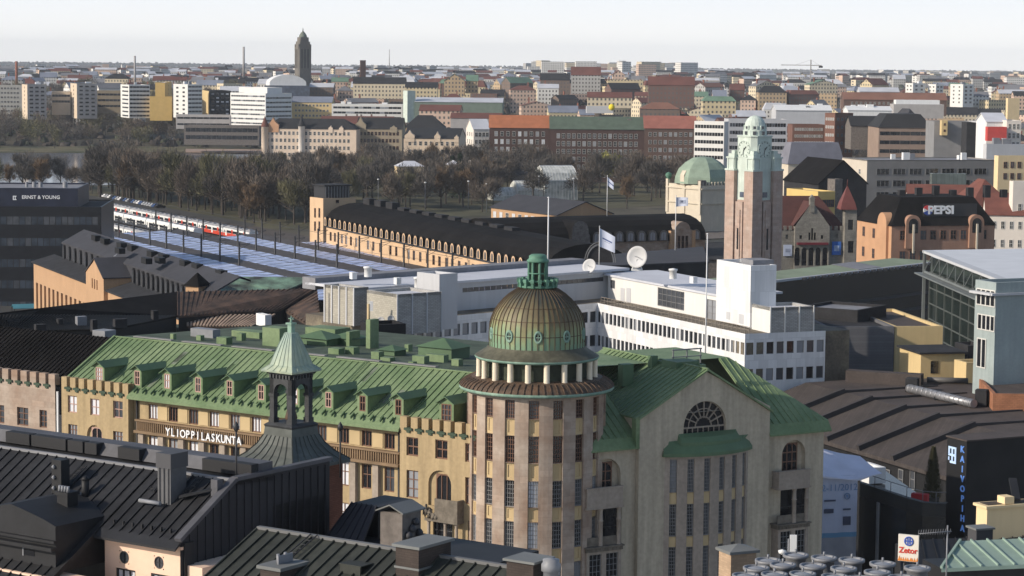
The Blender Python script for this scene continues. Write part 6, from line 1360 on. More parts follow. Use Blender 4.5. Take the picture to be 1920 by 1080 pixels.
# main hall with round windows, seen across the wing
Ma = P(1086, 456, 562); zM = Ma.z; Mb = G(1322, 449, zM); FM = frame2(Ma, Mb); LM = (Mb - Ma).length
mh = thing('main_station_hall', 'black barrel roofed station hall with grey arched dormers and brown stone gable', 'building', FM)
build(MB().box(-21, LM, 0, 22, 0, zM), 'wall', mat('pinkstone'), FM, mh); HM = FM.uz(1200, 402, 11)[1] - zM; barrel(FM, mh, -21, LM, 22, zM, HM, 'roofblack')
dormer_row(FM, mh, FM.uz(1095, 448)[0], FM.uz(1302, 440)[0], 11, -.9, zM + .1, 2.3, 2.6, 4, 'hutgrey', 'glass_dim', skip=(9,))
xg0, _ = FM.uz(1262, 440, -.6); xg1, zg1 = FM.uz(1296, 415, -.6)
q = MB(); q.extr([(xg0, zM - 6), (xg1, zM - 6), (xg1, zg1 - 2)] + arched(None, xg0 + .4, xg1 - .4, zg1 - (xg1 - xg0) / 2 + .4)[0:] + [(xg0, zg1 - 2)], -1.0, 6); build(q, 'gable', mat('pinkstone'), FM, mh)
for k in range(3): u = xg0 + (xg1 - xg0) * (.28 + .22 * k); win(FM, mh, u, -1.03, zM - 3, .7, 4.2, 1, 3, 'glass', 'frame_brown')
for k in (0, 1): xx = (xg0 - .9, xg1 + .1)[k]; build(MB().box(xx, xx + .9, -1.1, .4, zM - 5, zg1 - 2.2), 'pier', mat('orangewall'), FM, mh)
u, zz = FM.uz(1086, 431, -1); build(MB().extr([(u - 2.6, zM - 3), (u + 2.6, zM - 3)] + arched(None, u - 2.2, u + 2.2, zz), -1.6, 6, 1, 0), 'round_gable', [mat('hutgrey'), mat('roofblack')], FM, mh)
la, Fla, _ = None, None, None
q = MB(); Fa_ = Frame((P(1125, 495, 420).x, 420), 0); ar = thing('roof_arch', 'round glazed arch frame among the black station roofs', 'skylight', Fa_); zz = P(1125, 492, 420).z
for rr in (2.7, 2.35):
    for k in range(14): a, b = pi * k / 14, pi * (k + 1) / 14; q.bar((rr * cos(a), 0, zz + rr * 1.35 * sin(a)), (rr * cos(b), 0, zz + rr * 1.35 * sin(b)), .14, .14)
build(q, 'arch_rib', mat('frame_grey'), Fa_, ar); build(MB().extr([(2.3 * cos(pi * k / 14), zz + 2.3 * 1.3 * sin(pi * k / 14)) for k in range(15)], .2, 5), 'glazing', mat('feltdark'), Fa_, ar)
solid('grey_station_roof', 'broad dark grey flat roof in front of the black hall', 'roof', [(1090, 500, 22), (1330, 490, 22), (1318, 462, 22), (1130, 478, 22)], 14, 'feltdark', 'slategrey')
solid('low_station_roofs', 'jumble of low dark roofs between station hall and clock tower', 'roof', [(1180, 486, 12), (1380, 486, 12), (1380, 448, 12), (1180, 456, 12)], 10, 'hutgrey', 'feltdark')
# ---- platform canopies: glass strips between dark gutters, with masts
Pa = P(250, 425, 697); Pb = G(590, 498, Pa.z); FP = frame2(Pa, Pb); zPl = Pa.z
mat('skyglass', (.42, .52, .84), .35, .12, .25, rgb2=(.55, .63, .88), spec=.5, brick=(2.5, 1.2, .03, .7)); mat('gutterbrown', (.07, .062, .06), .8, .2)  # the sky's reflection is put into the blue of the canopy glass
def at400(py): return FP.xy(420, py, zPl)[1]
bl = [(512, 499, -14), (476, 464, 20), (452, 443, 44), (431, 426, 70)]     # dark roofs, edges read at px 500
ys_ = [FP.xy(500, b_[0], zPl)[1] for b_ in bl] + [FP.xy(560, 428, zPl)[1]]; ye_ = [FP.xy(500, b_[1], zPl)[1] for b_ in bl]; y00 = FP.xy(500, 546, zPl)[1]
nm_ = ['canopy strip nearest to the black roofed warehouse', 'canopy strip second from the warehouse', 'canopy strip third from the warehouse', 'canopy strip nearest to the station wing']
for i in range(4):
    y0_, y1_ = ys_[i], ye_[i]; g0 = y00 if i == 0 else ye_[i - 1]; u0 = bl[i][2]; u1 = 215
    t_ = thing('platform_canopy', 'sky-tinted glass platform ' + nm_[i], 'canopy', FP, group='platform canopies')
    q = MB(); u = u0 + 2; 
    while u < u1: q.slab([(u, g0 + .1, zPl - .1), (u + 5.9, g0 + .1, zPl - .1), (u + 5.9, y0_ - .1, zPl + .25), (u, y0_ - .1, zPl + .25)], .1); q.bar((u, g0 + .1, zPl), (u + 5.9, y0_ - .1, zPl + .3), .07, .07, 1); q.bar((u + 5.9, g0 + .1, zPl), (u, y0_ - .1, zPl + .3), .07, .07, 1); u += 6
    q.slab([(u0, g0, zPl - .35), (u1, g0, zPl - .35), (u1, y0_, zPl - .2), (u0, y0_, zPl - .2)], .1); build(q, 'glass_roof', [mat('skyglass'), mat('frame_grey')], FP, t_)
    build(MB().box(u0 - 3, u1, y0_, y1_, zPl - .6, zPl + .15), 'gutter_roof', mat('gutterbrown'), FP, t_)
    for k in range(8): u = u0 + (u1 - u0) * k / 7; build(MB().tube((u, (y0_ + y1_) / 2, 0), (u, (y0_ + y1_) / 2, zPl - .5), .18), 'column', mat('frame_dark'), FP, t_)
k0 = None; mrow = ['near', 'middle', 'far']
for j, yy in enumerate((ys_[0], ys_[1], ys_[2])):
    for i in range(11):
        u = (2, 16, 48)[j] + i * 13.5; o_ = FP.M @ Matrix.Translation((u, yy, 0))
        if k0 is None:
            k0 = thing('track_mast', '', 'mast', M=o_); build(MB().tube((0, 0, 0), (0, 0, zPl + 6), .3, .24, 8), 'pole', mat('frame_dark'), None, None); pl_ = [o for o in COL.objects if o.name.startswith('pole')][-1]; place(pl_, o_, k0)
            q = MB().bar((-.0, 0, zPl + 5.2), (-1.2, 3.2, zPl + 5.4), .12, .12).bar((0, 0, zPl + 4.2), (-1.2, 3.2, zPl + 5.3), .08, .08); a_ = link('bracket_arm', q.mesh('bracket_arm', [mat('frame_dark')]), o_, k0); o = k0
        else: o = copy_tree(k0, o_)
        tag(o, 'dark catenary mast in the %s row beside the glass platform canopies' % mrow[j], 'mast', 'masts along the platform canopies, %s row' % mrow[j])
wr = thing('overhead_wires', 'thin overhead wires strung along the catenary masts', 'wires', FP); 
for j, yy in enumerate((ys_[0], ys_[1], ys_[2], ys_[0] - 5, ys_[1] - 6)): build(MB().tube((-60, yy - .8, zPl + 5.1), (190, yy - .8, zPl + 5.1), .05, n=4), 'wire', mat('frame_dark'), FP, wr)
p = G(52, 577, 2.5); F_ = Frame((p.x, p.y), R(20)); ms = thing('market_stall', 'teal market awning on the street left of the orange house', 'stall', F_); q = MB().slab([(-3.5, -2, 2.6), (3.5, -2, 2.6), (3.5, 0, 3.4), (-3.5, 0, 3.4)], .1).slab([(-3.5, 0, 3.4), (3.5, 0, 3.4), (3.5, 2, 2.6), (-3.5, 2, 2.6)], .1); build(q, 'awning', mat('tealcloth', (.06, .20, .24), .8), F_, ms)
for x in (-3.3, 3.3):
    for y in (-1.8, 1.8): build(MB().box(x - .06, x + .06, y - .06, y + .06, 0, 2.6), 'leg', mat('frame_dark'), F_, ms)
# trains
def train(ya_px, u0, n, cols, label, z=0):
    F = FP; y = FP.xy(*ya_px, 3.6)[1]; t_ = thing('train', label, 'train', FP); L = 24.0
    for k in range(n):
        a = u0 + k * (L + .6); q = MB(); c_ = cols
        sec = [(0, .9), (3, .9), (3.05, 2.0), (3.05, 3.5), (2.7, 4.1), (.35, 4.1), (0, 3.5), (0, 2.0)]
        pts = [(p[0], p[1]) for p in sec]; n_ = len(pts)
        for i in range(n_):
            p, r = pts[i], pts[(i + 1) % n_]; m_ = 1 if p[1] < 1.65 and r[1] < 1.65 or (p[1], r[1]) in ((.9, 2.0), (2.0, .9)) else (2 if min(p[1], r[1]) > 3.4 else 0)
            q.poly([(a, y + p[0], p[1]), (a, y + r[0], r[1]), (a + L, y + r[0], r[1]), (a + L, y + p[0], p[1])], m_)
        q.poly([(a, y + p[0], p[1]) for p in pts], 0); q.poly([(a + L, y + p[0], p[1]) for p in reversed(pts)], 0)
        cb = build(q, 'carriage', [mat(x) for x in c_], FP, t_)
        build(MB().box(a + 1.2, a + L - 1.2, y - .03, y + .01, 2.1, 2.95), 'window_strip', mat('glass'), FP, cb)
        for i in range(4): build(MB().box(a + 2 + i * 5.6, a + 3.4 + i * 5.6, y - .04, y - .031, 1.2, 3.3), 'door', mat(c_[1] if i % 2 else c_[0]), FP, cb)
        for i in range(5): build(MB().box(a + 2 + i * 4.6, a + 3.8 + i * 4.6, y + .9, y + 2.1, 4.08, 4.4), 'roof_unit', mat('greymetal'), FP, cb)
mat('trainred', (.55, .06, .03), .4, .1); mat('trainwhite', (.72, .72, .70), .4, .08); mat('traingrey', (.30, .30, .31), .6, .2)
uT = lambda px, py: FP.xy(px, py, 3.6)[0]
train((260, 435), uT(312, 450) - 24 * 6 - 4, 6, ('trainwhite', 'trainred', 'traingrey'), 'red and white commuter train nearest to the warehouse roof')
train((270, 412), uT(333, 432) - 24.6 * 5, 5, ('trainwhite', 'glass_grey', 'trainwhite'), 'long white train with dark window strip between red trains')
train((345, 412), uT(470, 436) - 24.6 * 7, 7, ('trainwhite', 'trainred', 'traingrey'), 'farthest red and white train along the park trees')
# ---- orange warehouse with black roof
Oa = P(63, 490, 498); zO = Oa.z; Ob = G(240, 558, zO); FO = frame2(Oa, Ob)
ow = thing('orange_warehouse', 'orange rendered house with tall pilasters, small centre gable and huge black roof', 'building', FO); LO = 120.0
q = MB(); ops = []; 
for k in range(30): u = 2.2 + k * 3.9; ops.append([u, u + 1.9, 1, zO - 4.3])
facade(q, flat(0), 0, LO, 0, zO, ops, .6, 0, 0); facade(q, flat(.6), 0, LO, 0, zO, []); q.poly([(0, 25, 0), (0, 0, 0), (0, 0, zO), (0, 25, zO)]); build(q, 'wall', mat('orangewall'), FO, ow)
for o in ops:
    for j in range(3): win(FO, ow, (o[0] + o[1]) / 2, .57, 3 + j * 4, 1.3, 2.6, 1, 2, 'glass_grey', 'frame_brown')
build(MB().slab([(-.3, -.5, zO), (LO, -.5, zO), (LO, 4.5, zO + 1.4), (-.3, 4.5, zO + 1.4)], .3), 'lower_roof', mat('feltdark'), FO, ow)
zU = zO + 4.6; DO = FO.xy(300, 473, zU + 2)[1]; build(MB().box(8, LO, 4.5, 5, zO + 1, zU).slab([(8, 4.2, zU), (LO, 4.2, zU), (LO, 9, zU + 2.6), (8, 9, zU + 2.6)], .3).poly([(8, DO, zO), (8, 4.5, zO), (8, 4.5, zU), (8, 9, zU + 2.6), (8, DO, zU + 1.9)]), 'upper_roof', mat('slategrey'), FO, ow)
build(MB().slab([(8, 9, zU + 2.6), (LO, 9, zU + 2.6), (LO, DO, zU + 1.9), (8, DO, zU + 1.9)], .3), 'flat_roof', mat('roofblack'), FO, ow)
ug0 = FO.uz(170, 520)[0]; ug1 = FO.uz(201, 540)[0]; zg_ = FO.uz(186, 497, -.8)[1]
def okrow(u0, u1, n): 
    q = MB(); w_, h_ = 1.5, 2.9; out = [(-w_ / 2, 0), (w_ / 2, 0)] + arched(None, -w_ / 2, w_ / 2, h_ - w_ / 2); q.extr(out, 0, 1.5, 0, 0); q.poly([(p[0] * .6, -.03, p[1] * .88 + .1) for p in out], 1); me = q.mesh('arched_window', [mat('feltdark'), mat('glass_grey')])
    for k in range(n): link('arched_window', me, FO.M @ Matrix.Translation((u0 + (u1 - u0) * k / (n - 1), 4.1, zO + 1.3)), ow)
okrow(10, ug0 - 2.5, 9); okrow(ug1 + 3, ug1 + 50, 15)
q = MB(); c = (ug0 + ug1) / 2; opg = [[c - 3.6 + k * 2.1, c - 2.6 + k * 2.1, 1, zO - 5] for k in range(4)] + [[c - 2.4 + k * 1.9, c - 1.5 + k * 1.9, zO - .5, zO + 1.4] for k in range(3)]
facade(q, flat(-.8), ug0 - .5, ug1 + .5, 0, zO + 2.2, opg, .3); facade(q, flat(-.5), ug0, ug1, 0, zO + 2.2, [], 0); q.poly([(ug0 - .5, -.8, zO + 2.2), (ug1 + .5, -.8, zO + 2.2), (c + 1.5, -.8, zg_), (c, -.8, zg_ + .8), (c - 1.5, -.8, zg_)]); q.poly([(ug1 + .5, -.8, 0), (ug1 + .5, 5, 0), (ug1 + .5, 5, zO + 2.2), (ug1 + .5, -.8, zO + 2.2)]); q.poly([(ug0 - .5, 5, 0), (ug0 - .5, -.8, 0), (ug0 - .5, -.8, zO + 2.2), (ug0 - .5, 5, zO + 2.2)]); build(q, 'centre_gable', mat('orangewall'), FO, ow)
build(MB().slab([(ug0 - .8, -1, zO + 2.1), (c, -1, zg_ + .9), (c, 8, zg_ + .9), (ug0 - .8, 8, zO + 2.1)], -.2).slab([(c, -1, zg_ + .9), (ug1 + .8, -1, zO + 2.1), (ug1 + .8, 8, zO + 2.1), (c, 8, zg_ + .9)], -.2), 'gable_roof', mat('slategrey'), FO, ow)
for (pxa, pxb, py) in ((153, 178, 484), (217, 240, 506)):
    u0, z_ = FO.uz(pxa, py - 4, 6); u1, _ = FO.uz(pxb, py + 4, 6); q = MB(); n = 7
    for k in range(n): a = u0 + (u1 - u0) * k / n; q.box(a, a + (u1 - u0) / n * .75, 5.9, 6.05, z_ - .8, z_ + .5)
    build(q, 'roof_letters', mat('lettergrey', (.5, .5, .47), .7, .2), FO, ow)
for i, (px, py) in enumerate(((180, 446), (197, 452), (228, 460), (248, 465), (285, 476), (307, 482), (347, 494), (370, 500), (415, 512), (300, 488), (275, 489), (225, 470))):
    p = G(px, py, zU + 2.2); build(MB().box(-1.7, 1.7, -.6, .6, p.z - .5, p.z + .55), 'skylight', mat('black'), Frame((p.x, p.y), FO.th), ow)
build(MB().bar((LO * .42, 5, zU + .2), (LO * .38, DO - 1, zU + 2.0), .5, .3), 'roof_pipe', mat('greymetal'), FO, ow)
# ---- dark glass office with rooftop lettering, far left
of, Fof, dof = BLD('dark_glass_office', 'dark glass office slab with white rooftop lettering at the left edge', 'building', (190, 388, 560), -120, None, 4, 38, 'officedark' if 'officedark' in MATS else mat('officedark', (.012, .0125, .015), .4, .2, .4).name, 'flat', 'feltdark', m=True, dd=30, Rr=band(7, 26, 1.9, 2.4, 5.1, ('officeglass' if 'officeglass' in MATS else mat('officeglass', (.04, .05, .065), .1, .4, .3, spec=.6).name, 'glass_grey')))
up, Fup, dup = BLD(None, None, None, (146, 353, 561), -120, None, 4, 4.7, 'officeblue' if 'officeblue' in MATS else mat('officeblue', (.022, .026, .045), .4, .2, .4).name, 'flat', 'roofgrey', m=True, dd=24, parent=of)
u0, z0_ = Fup.uz(37, 372); u1, _ = Fup.uz(107, 369); text('ERNST & YOUNG', (u1 - u0) / 7.6, mat('white_letter'), Fup, (u0 + u1) / 2 + .6, -.08, Fup.uz(72, 370)[1], of, ext=.05, bold=.02)
q = MB(); ue, ze = Fup.uz(27, 371); q.box(ue - .35, ue - .15, -.1, 0, ze - .5, ze + .5).box(ue + .1, ue + .3, -.1, 0, ze - .5, ze + .5).box(ue - .35, ue + .5, -.099, 0, ze + .3, ze + .5).box(ue - .35, ue + .5, -.098, 0, ze - .5, ze - .3); build(q, 'emblem', mat('white_letter'), Fup, of)
for px, r_ in ((50, .35), (64, .5), (76, .5), (122, .6)): p = P(px, 349, 570); build(MB().lathe([(r_, p.z - 1), (r_, p.z + 1.0), (.01, p.z + 1.1)], 12), 'roof_vent', mat('greymetal'), Frame((p.x, p.y), 0), of)
# ---- clock tower
ct0 = P(1412, 330, 450); FCt = Frame((ct0.x, ct0.y), R(37)); ct = thing('clock_tower', 'tall pink granite clock tower with pale green copper upper stages', 'tower', FCt)
S = 7.9; c0 = S / 2; cz = lambda py: P(1412, py, 450).z
mat('granite', (.50, .355, .285), .9, .14, .5, rgb2=(.44, .36, .31), brick=(1.1, .6, .02, .85), fine=.12, streak=.1); mat('palecopper', (.54, .61, .545), .7, .12, .5, streak=.15, fine=.06)
Mc = Matrix.Translation((c0, c0, 0))
def ring(q, h, z0, z1, m=0, ch=0):
    if ch == 0: q.box(c0 - h, c0 + h, c0 - h, c0 + h, z0, z1, m)
    else:
        pts = [(-h + ch, -h), (h - ch, -h), (h, -h + ch), (h, h - ch), (h - ch, h), (-h + ch, h), (-h, h - ch), (-h, -h + ch)]; q.prism([(c0 + a, c0 + b) for a, b in pts], z0, z1, m)
zt = cz(322); zmid = cz(377)
q = MB(); ring(q, c0 - .75, 0, zmid); build(q, 'shaft', mat('granite'), FCt, ct)
for sx_ in (0, 1):
    for sy_ in (0, 1):
        x_, y_ = (0, S - 2.5)[sx_], (0, S - 2.5)[sy_]
        q = MB().box(x_, x_ + 2.5, y_, y_ + 2.5, 0, zt); build(q, 'corner_buttress', mat('granite'), FCt, ct)
        cx2, cy2 = x_ + 1.25, y_ + 1.25; z1 = cz(296); z2 = cz(284)
        q = MB().box(x_ - .1, x_ + 2.6, y_ - .1, y_ + 2.6, zt, zt + .35); q.box(x_ + .25, x_ + 2.25, y_ + .25, y_ + 2.25, zt + .35, z1 - .3); q.box(x_ + .05, x_ + 2.45, y_ + .05, y_ + 2.45, z1 - .3, z1)
        q.box(x_ + .4, x_ + 2.1, y_ + .4, y_ + 2.1, z1, (z1 + z2) / 2); q.box(x_ + .8, x_ + 1.7, y_ + .8, y_ + 1.7, (z1 + z2) / 2, z2)
        for a in range(4):
            Mq = Matrix.Translation((cx2, cy2, 0)) @ Matrix.Rotation(pi / 2 * a, 4, 'Z'); q.box(-.95, -.6, -1.12, -.99, zt + .35, z1 - .3, 0, Mq); q.box(.6, .95, -1.12, -.99, zt + .35, z1 - .3, 0, Mq)
        build(q, 'buttress_cap', mat('palecopper'), FCt, ct)
for a in range(4):
    Mq = Mc @ Matrix.Rotation(pi / 2 * a, 4, 'Z'); q = MB().box(-1.0, 1.0, -c0 + .1, -c0 + .8, 0, cz(380) + 0, 0, Mq); q.box(-.45, .45, -c0 - .1, -c0 + .1, 0, cz(395), 0, Mq); build(q, 'pilaster', mat('granite'), FCt, ct)
    q = MB().box(-.22, .22, -c0 - .13, -c0 - .09, cz(470), cz(430), 0, Mq); build(q, 'slit_window', mat('glass'), FCt, ct)
    q = MB().box(-1.6, 1.6, -c0 + .85, -c0 + 1.2, cz(377), cz(297), 0, Mq); build(q, 'copper_panel', mat('palecopper'), FCt, ct)
    q = MB().box(-.6, .6, -c0 + .8, -c0 + .84, cz(372), cz(362), 0, Mq); build(q, 'panel_window', mat('glass_blue'), FCt, ct)
z3, z4, z5, z6 = cz(297), cz(258), cz(240), cz(222)
q = MB(); ring(q, 3.05, zmid, z3, 0, .8); ring(q, 2.75, z3, z4, 0, .9); ring(q, 2.9, z4, z4 + .25, 0, .95); build(q, 'clock_stage', mat('palecopper'), FCt, ct)
for a in range(4):
    Mq = FCt.M @ Mc @ Matrix.Rotation(pi / 2 * a, 4, 'Z') @ Matrix.Translation((0, -2.76, cz(281))) @ Matrix.Rotation(pi / 2, 4, 'X')
    q = MB().lathe([(1.72, .0), (1.72, .12), (1.62, .14), (1.55, .1)], 28, m=0); q.lathe([(1.58, .03), (.01, .04)], 28, m=0)
    for k in range(12): t = pi * k / 6; q.bar((1.2 * cos(t), 1.2 * sin(t), .05), (1.52 * cos(t), 1.52 * sin(t), .05), .12, .04, 1)
    cl = link('clock_face', q.mesh('clock_face', [mat('palecopper'), mat('clockmark', (.10, .14, .125), .7)]), Mq, ct)
    q = MB().bar((0, -.2, .1), (.62, .5, .1), .16, .03).bar((.1, .25, .14), (-.25, -1.15, .14), .13, .03); link('clock_hand', q.mesh('clock_hand', [mat('frame_dark')]), Mq, cl)
q = MB()
pr = [(2.55, z4 + .25), (2.5, z5), (2.3, z5 + .25), (2.05, z5 + .3), (2.0, cz(244) + .4), (1.8, cz(234)), (1.35, cz(227)), (.75, cz(223)), (.01, z6 + .25)]
zA = z4 + .25; q.lathe([(2.35, zA), (2.35, zA + 1.0), (2.2, zA + 1.1), (2.1, zA + 1.15), (2.05, zA + 1.9), (1.85, zA + 2.6), (1.5, zA + 3.2), (.95, zA + 3.65), (.4, zA + 3.85), (.01, zA + 3.9)], 16, (c0, c0), smooth=False); dm_ = build(q, 'cupola', mat('palecopper'), FCt, ct)
for k in range(8):
    a = pi / 4 * k; Mq = Mc @ Matrix.Rotation(a, 4, 'Z'); q = MB().box(-.32, .32, -2.42, -2.30, zA + .15, zA + .85, 1, Mq).box(-.5, .5, -2.2, -2.0, zA + 1.15, zA + 1.95, 0, Mq).box(-.25, .25, -2.24, -2.201, zA + 1.3, zA + 1.8, 1, Mq); build(q, 'cupola_window', [mat('palecopper'), mat('glass_grey')], FCt, dm_)
# ---- cream block with green dome left of the clock tower
db, Fdb, ddb = BLD('domed_block', 'cream stone block with green eight-sided dome left of the clock tower', 'building', (1315, 348, 640), 1250, 1385, 33, 20, 'creamstone' if 'creamstone' in MATS else mat('creamstone', (.60, .53, .42), .9, .1, .4, fine=.1, streak=.1).name, 'flat', 'hutgrey')
x0, x1, d_, z_, zb = ddb; cx2, cy2 = x1 / 2, d_ / 2; rr = min(x1, d_) / 2 * 1.24
q = MB().lathe([(rr, z_ + .2), (rr * .98, z_ + 2.0), (rr * .86, z_ + 4.2), (rr * .62, z_ + 6.0), (rr * .36, z_ + 7.2), (.01, z_ + 7.6)], 8, (cx2, cy2), smooth=False, a0=pi / 8, a1=2 * pi + pi / 8); build(q, 'dome', mat('domegreen', (.255, .325, .25), .75, .14, .4, fine=.1), Fdb, db)
for k in range(12): build(MB().box(.5 + (x1 - 1) * k / 11 - .2, .5 + (x1 - 1) * k / 11 + .2, -.1, .2, z_, z_ + .9), 'baluster', mat('creamstone'), Fdb, db)
for (ya, yb) in ((0, 1), (d_ * .45, d_ * .45 + 1.2), (d_ - 1, d_)): build(MB().box(-.3, .4, ya, yb, z_ - 8, z_ + 1.2), 'pier', mat('creamstone'), Fdb, db)
build(MB().box(-.35, .0, 0, d_, z_ - 1.2, z_ - .8).box(-.35, .0, 0, d_, z_ - 5.2, z_ - 4.9).box(0, x1, -.35, 0, z_ - 1.2, z_ - .8).box(0, x1, -.35, 0, z_ - 5.2, z_ - 4.9), 'string_course', mat('creamstone'), Fdb, db)
build(MB().box(-.9, .6, d_ * .42, d_ * .42 + 1.8, z_, z_ + 2.6).extr([(-.9, z_ + 2.6), (.6, z_ + 2.6), (-.15, z_ + 3.8)], d_ * .42, d_ * .42 + 1.8), 'aedicule', mat('creamstone'), Fdb, db)
build(MB().lathe([(.3, z_ + .6), (.5, z_ + 1.3), (.9, z_ + 2.0), (.8, z_ + 2.7), (.01, z_ + 3.1)], 12, (.2, d_ - .6)), 'ball_finial', mat('copper2'), Fdb, db)
build(MB().box(-.1, 1.6, -.1, 1.6, z_, z_ + 1.4), 'corner_plinth', mat('hutgrey'), Fdb, db)
solid('sloped_green_roof', 'dull green sloping roof stepping down below the domed block', 'roof', [(1310, 418, 16), (1362, 405, 16), (1362, 372, 19), (1305, 402, 17)], 8, 'hutgrey', 'greenstrip')
solid('low_light_block', 'low pale block with white framed bays at the foot of the domed block', 'building', [(1322, 448, 13), (1364, 446, 13), (1364, 425, 13.5), (1322, 430, 13.5)], 10, 'creamstone', 'hutgrey')
# ---- stone theatre with red roof
Ta = P(1468, 432, 480); zT = Ta.z; Tb = G(1606, 432, zT); FTh = Frame((Ta.x, Ta.y), R(6)); th_ = thing('stone_theatre', 'grey stone theatre with steep red roof, pointed gable and arched doors', 'building', FTh)
mat('greystone', (.25, .235, .205), .95, .18, .6, fine=.25, brick=(1.1, .5, .03, .8)); mat('redtile', (.085, .035, .03), .85, .15, .4, fine=.15)
U = lambda px, py, y=0: FTh.uz(px, py, y)
gx0, _ = U(1491, 420, -.8); gx1, _ = U(1556, 420, -.8); gpx, gpz = U(1523, 378, -.8); zt_ = U(1523, 424, -.8)[1]; rx1 = U(1586, 430)[0]
opA = []; 
for px in (1495, 1508, 1521, 1534, 1547): u, zb_ = U(px, 480, -.8); _, z1 = U(px, 464, -.8); opA.append([u - .55, u + .55, zb_ - 2, z1])
opW = [rect(FTh, 1499, 1504, 441, 448, -.8), rect(FTh, 1539, 1544, 441, 448, -.8), rect(FTh, 1516, 1520, 436, 450, -.8), rect(FTh, 1521, 1525, 428, 450, -.8), rect(FTh, 1526, 1530, 436, 450, -.8)]
q = MB(); facade(q, flat(-.8), gx0, gx1, 0, zt_, opA + opW, .4); 
for o in opA: arch_fill(q, flat(-.8), o[0], o[1], o[3], .4)
q.poly([(gx0, -.8, zt_), (gx1, -.8, zt_), (gpx, -.8, gpz)]); q.poly([(gx0, 1, 0), (gx0, -.8, 0), (gx0, -.8, zt_), (gx0, 1, zt_)]); facade(q, flat(-.4), gx0, gx1, 0, zt_, [], 0); build(q, 'gable_wall', mat('greystone'), FTh, th_)
for o in opA: build(MB().box(o[0], o[1], -.45, -.402, o[2], o[3]), 'door', mat('glass'), FTh, th_)
for o in opW: build(MB().box(o[0], o[1], -.45, -.402, o[2], o[3]), 'window', mat('glass'), FTh, th_)
build(MB().box(gx0 + .4, gx1 - .4, -1.6, -.802, U(1523, 458)[1], U(1523, 454)[1]), 'awning', mat('awningred', (.14, .02, .03), .8), FTh, th_)
build(MB().box(gpx - .45, gpx + .45, -1.0, .2, gpz - 2.2, gpz + .6).extr([(gpx - .6, gpz + .6), (gpx + .6, gpz + .6), (gpx, gpz + 1.4)], -1.0, .2), 'finial', mat('greystone'), FTh, th_)
zw = U(1570, 432)[1]; q = MB(); facade(q, flat(0), -2, gx0, 0, zw, [rect(FTh, 1473, 1478, 440, 448)], .3); facade(q, flat(0), gx1, rx1, 0, zw, [rect(FTh, 1566, 1571, 438, 446)], .3); facade(q, flat(.3), -2, rx1, 0, zw, [], 0); build(q, 'wall', mat('greystone'), FTh, th_)
for (a, b) in ((-2, gx0), (gx1, rx1)):
    n = max(3, int((b - a) / .9)); 
    for k in range(n): build(MB().box(a + (b - a) * k / n, a + (b - a) * (k + .55) / n, -.1, .4, zw, zw + .9), 'merlon', mat('greystone'), FTh, th_)
zr_ = U(1500, 367, 8)[1]; q = MB(); q.slab([(-3, .6, zw), (rx1 + .5, .6, zw), (rx1 - 4, 8, zr_), (-3, 8, zr_)], .3); q.slab([(-3, 8, zr_), (rx1 - 4, 8, zr_), (rx1 + .5, 16, zw), (-3, 16, zw)], .3); q.slab([(rx1 + .5, .6, zw), (rx1 + .5, 16, zw), (rx1 - 4, 8, zr_)], .3)
q.slab([(gx0 - .3, -.5, zt_), (gpx, -.5, gpz - .3), (gpx, 8, gpz - .3), (gx0 - .3, 8, zt_)], -.15); q.slab([(gpx, -.5, gpz - .3), (gx1 + .3, -.5, zt_), (gx1 + .3, 8, zt_), (gpx, 8, gpz - .3)], -.15); build(q, 'roof', mat('redtile'), FTh, th_)
tx0, _ = U(1584, 430, -1.2); tx1, _ = U(1606, 430, -1.2); ztw = U(1595, 393, -1.2)[1]; zsp = U(1587, 347, 0)[1]; wT = tx1 - tx0
q = MB(); opT = [rect(FTh, 1590, 1600, 412, 431, -1.2), rect(FTh, 1590, 1601, 452, 474, -1.2)]; facade(q, flat(-1.2), tx0, tx1, 0, ztw, opT, .3); q.box(tx0 + .01, tx1 - .01, -.9, wT - 1.2, 0, ztw); q.poly([(tx0, wT - 1.2, 0), (tx0, -1.2, 0), (tx0, -1.2, ztw), (tx0, wT - 1.2, ztw)]); build(q, 'tower_wall', mat('greystone'), FTh, th_)
for o in opT: build(MB().box(o[0], o[1], -.95, -.902, o[2], o[3]), 'tower_window', mat('glass'), FTh, th_)
cx2, cy2 = (tx0 + tx1) / 2 - .6, wT / 2 - 1.2; h2 = wT / 2 + .5; z9 = ztw
bp = [(cx2 - h2, cy2 - h2, z9), (cx2 + h2, cy2 - h2, z9), (cx2 + h2, cy2 + h2, z9), (cx2 - h2, cy2 + h2, z9)]; mp_ = [(cx2 + (p[0] - cx2) * .8, cy2 + (p[1] - cy2) * .8, z9 + 1.4) for p in bp]; q = MB()
for k in range(4): q.poly([bp[k], bp[(k + 1) % 4], mp_[(k + 1) % 4], mp_[k]]); q.poly([mp_[k], mp_[(k + 1) % 4], (cx2, cy2, zsp)])
q.tube((cx2, cy2, zsp - .2), (cx2, cy2, zsp + 1.2), .1, .03); build(q, 'spire', mat('redtile2', (.15, .05, .042), .6, .15, .4), FTh, th_)
for (a, b, c, d, k) in ((1469, 1485, 459, 480, 'poster'), (1560, 1577, 453, 478, 'poster')):
    r_ = rect(FTh, a, b, c, d, -.2); q = MB().box(r_[0], r_[1], -.25, -.1, r_[2], r_[3], 0); q.box(r_[0] + .4, r_[1] - .4, -.28, -.251, r_[2] + .8, r_[3] - .8, 1)
    tag(build(q, k, [mat('posterwhite' if a < 1500 else 'posterblue', (.45, .5, .62) if a < 1500 else (.04, .13, .42), .7, .1), mat('posterin' + str(a), (.22, .25, .33) if a < 1500 else (.3, .4, .6), .7, .3, 1.5)], FTh), 'pale printed banner left of the theatre doors' if a < 1500 else 'bright blue banner right of the theatre doors', 'banner')
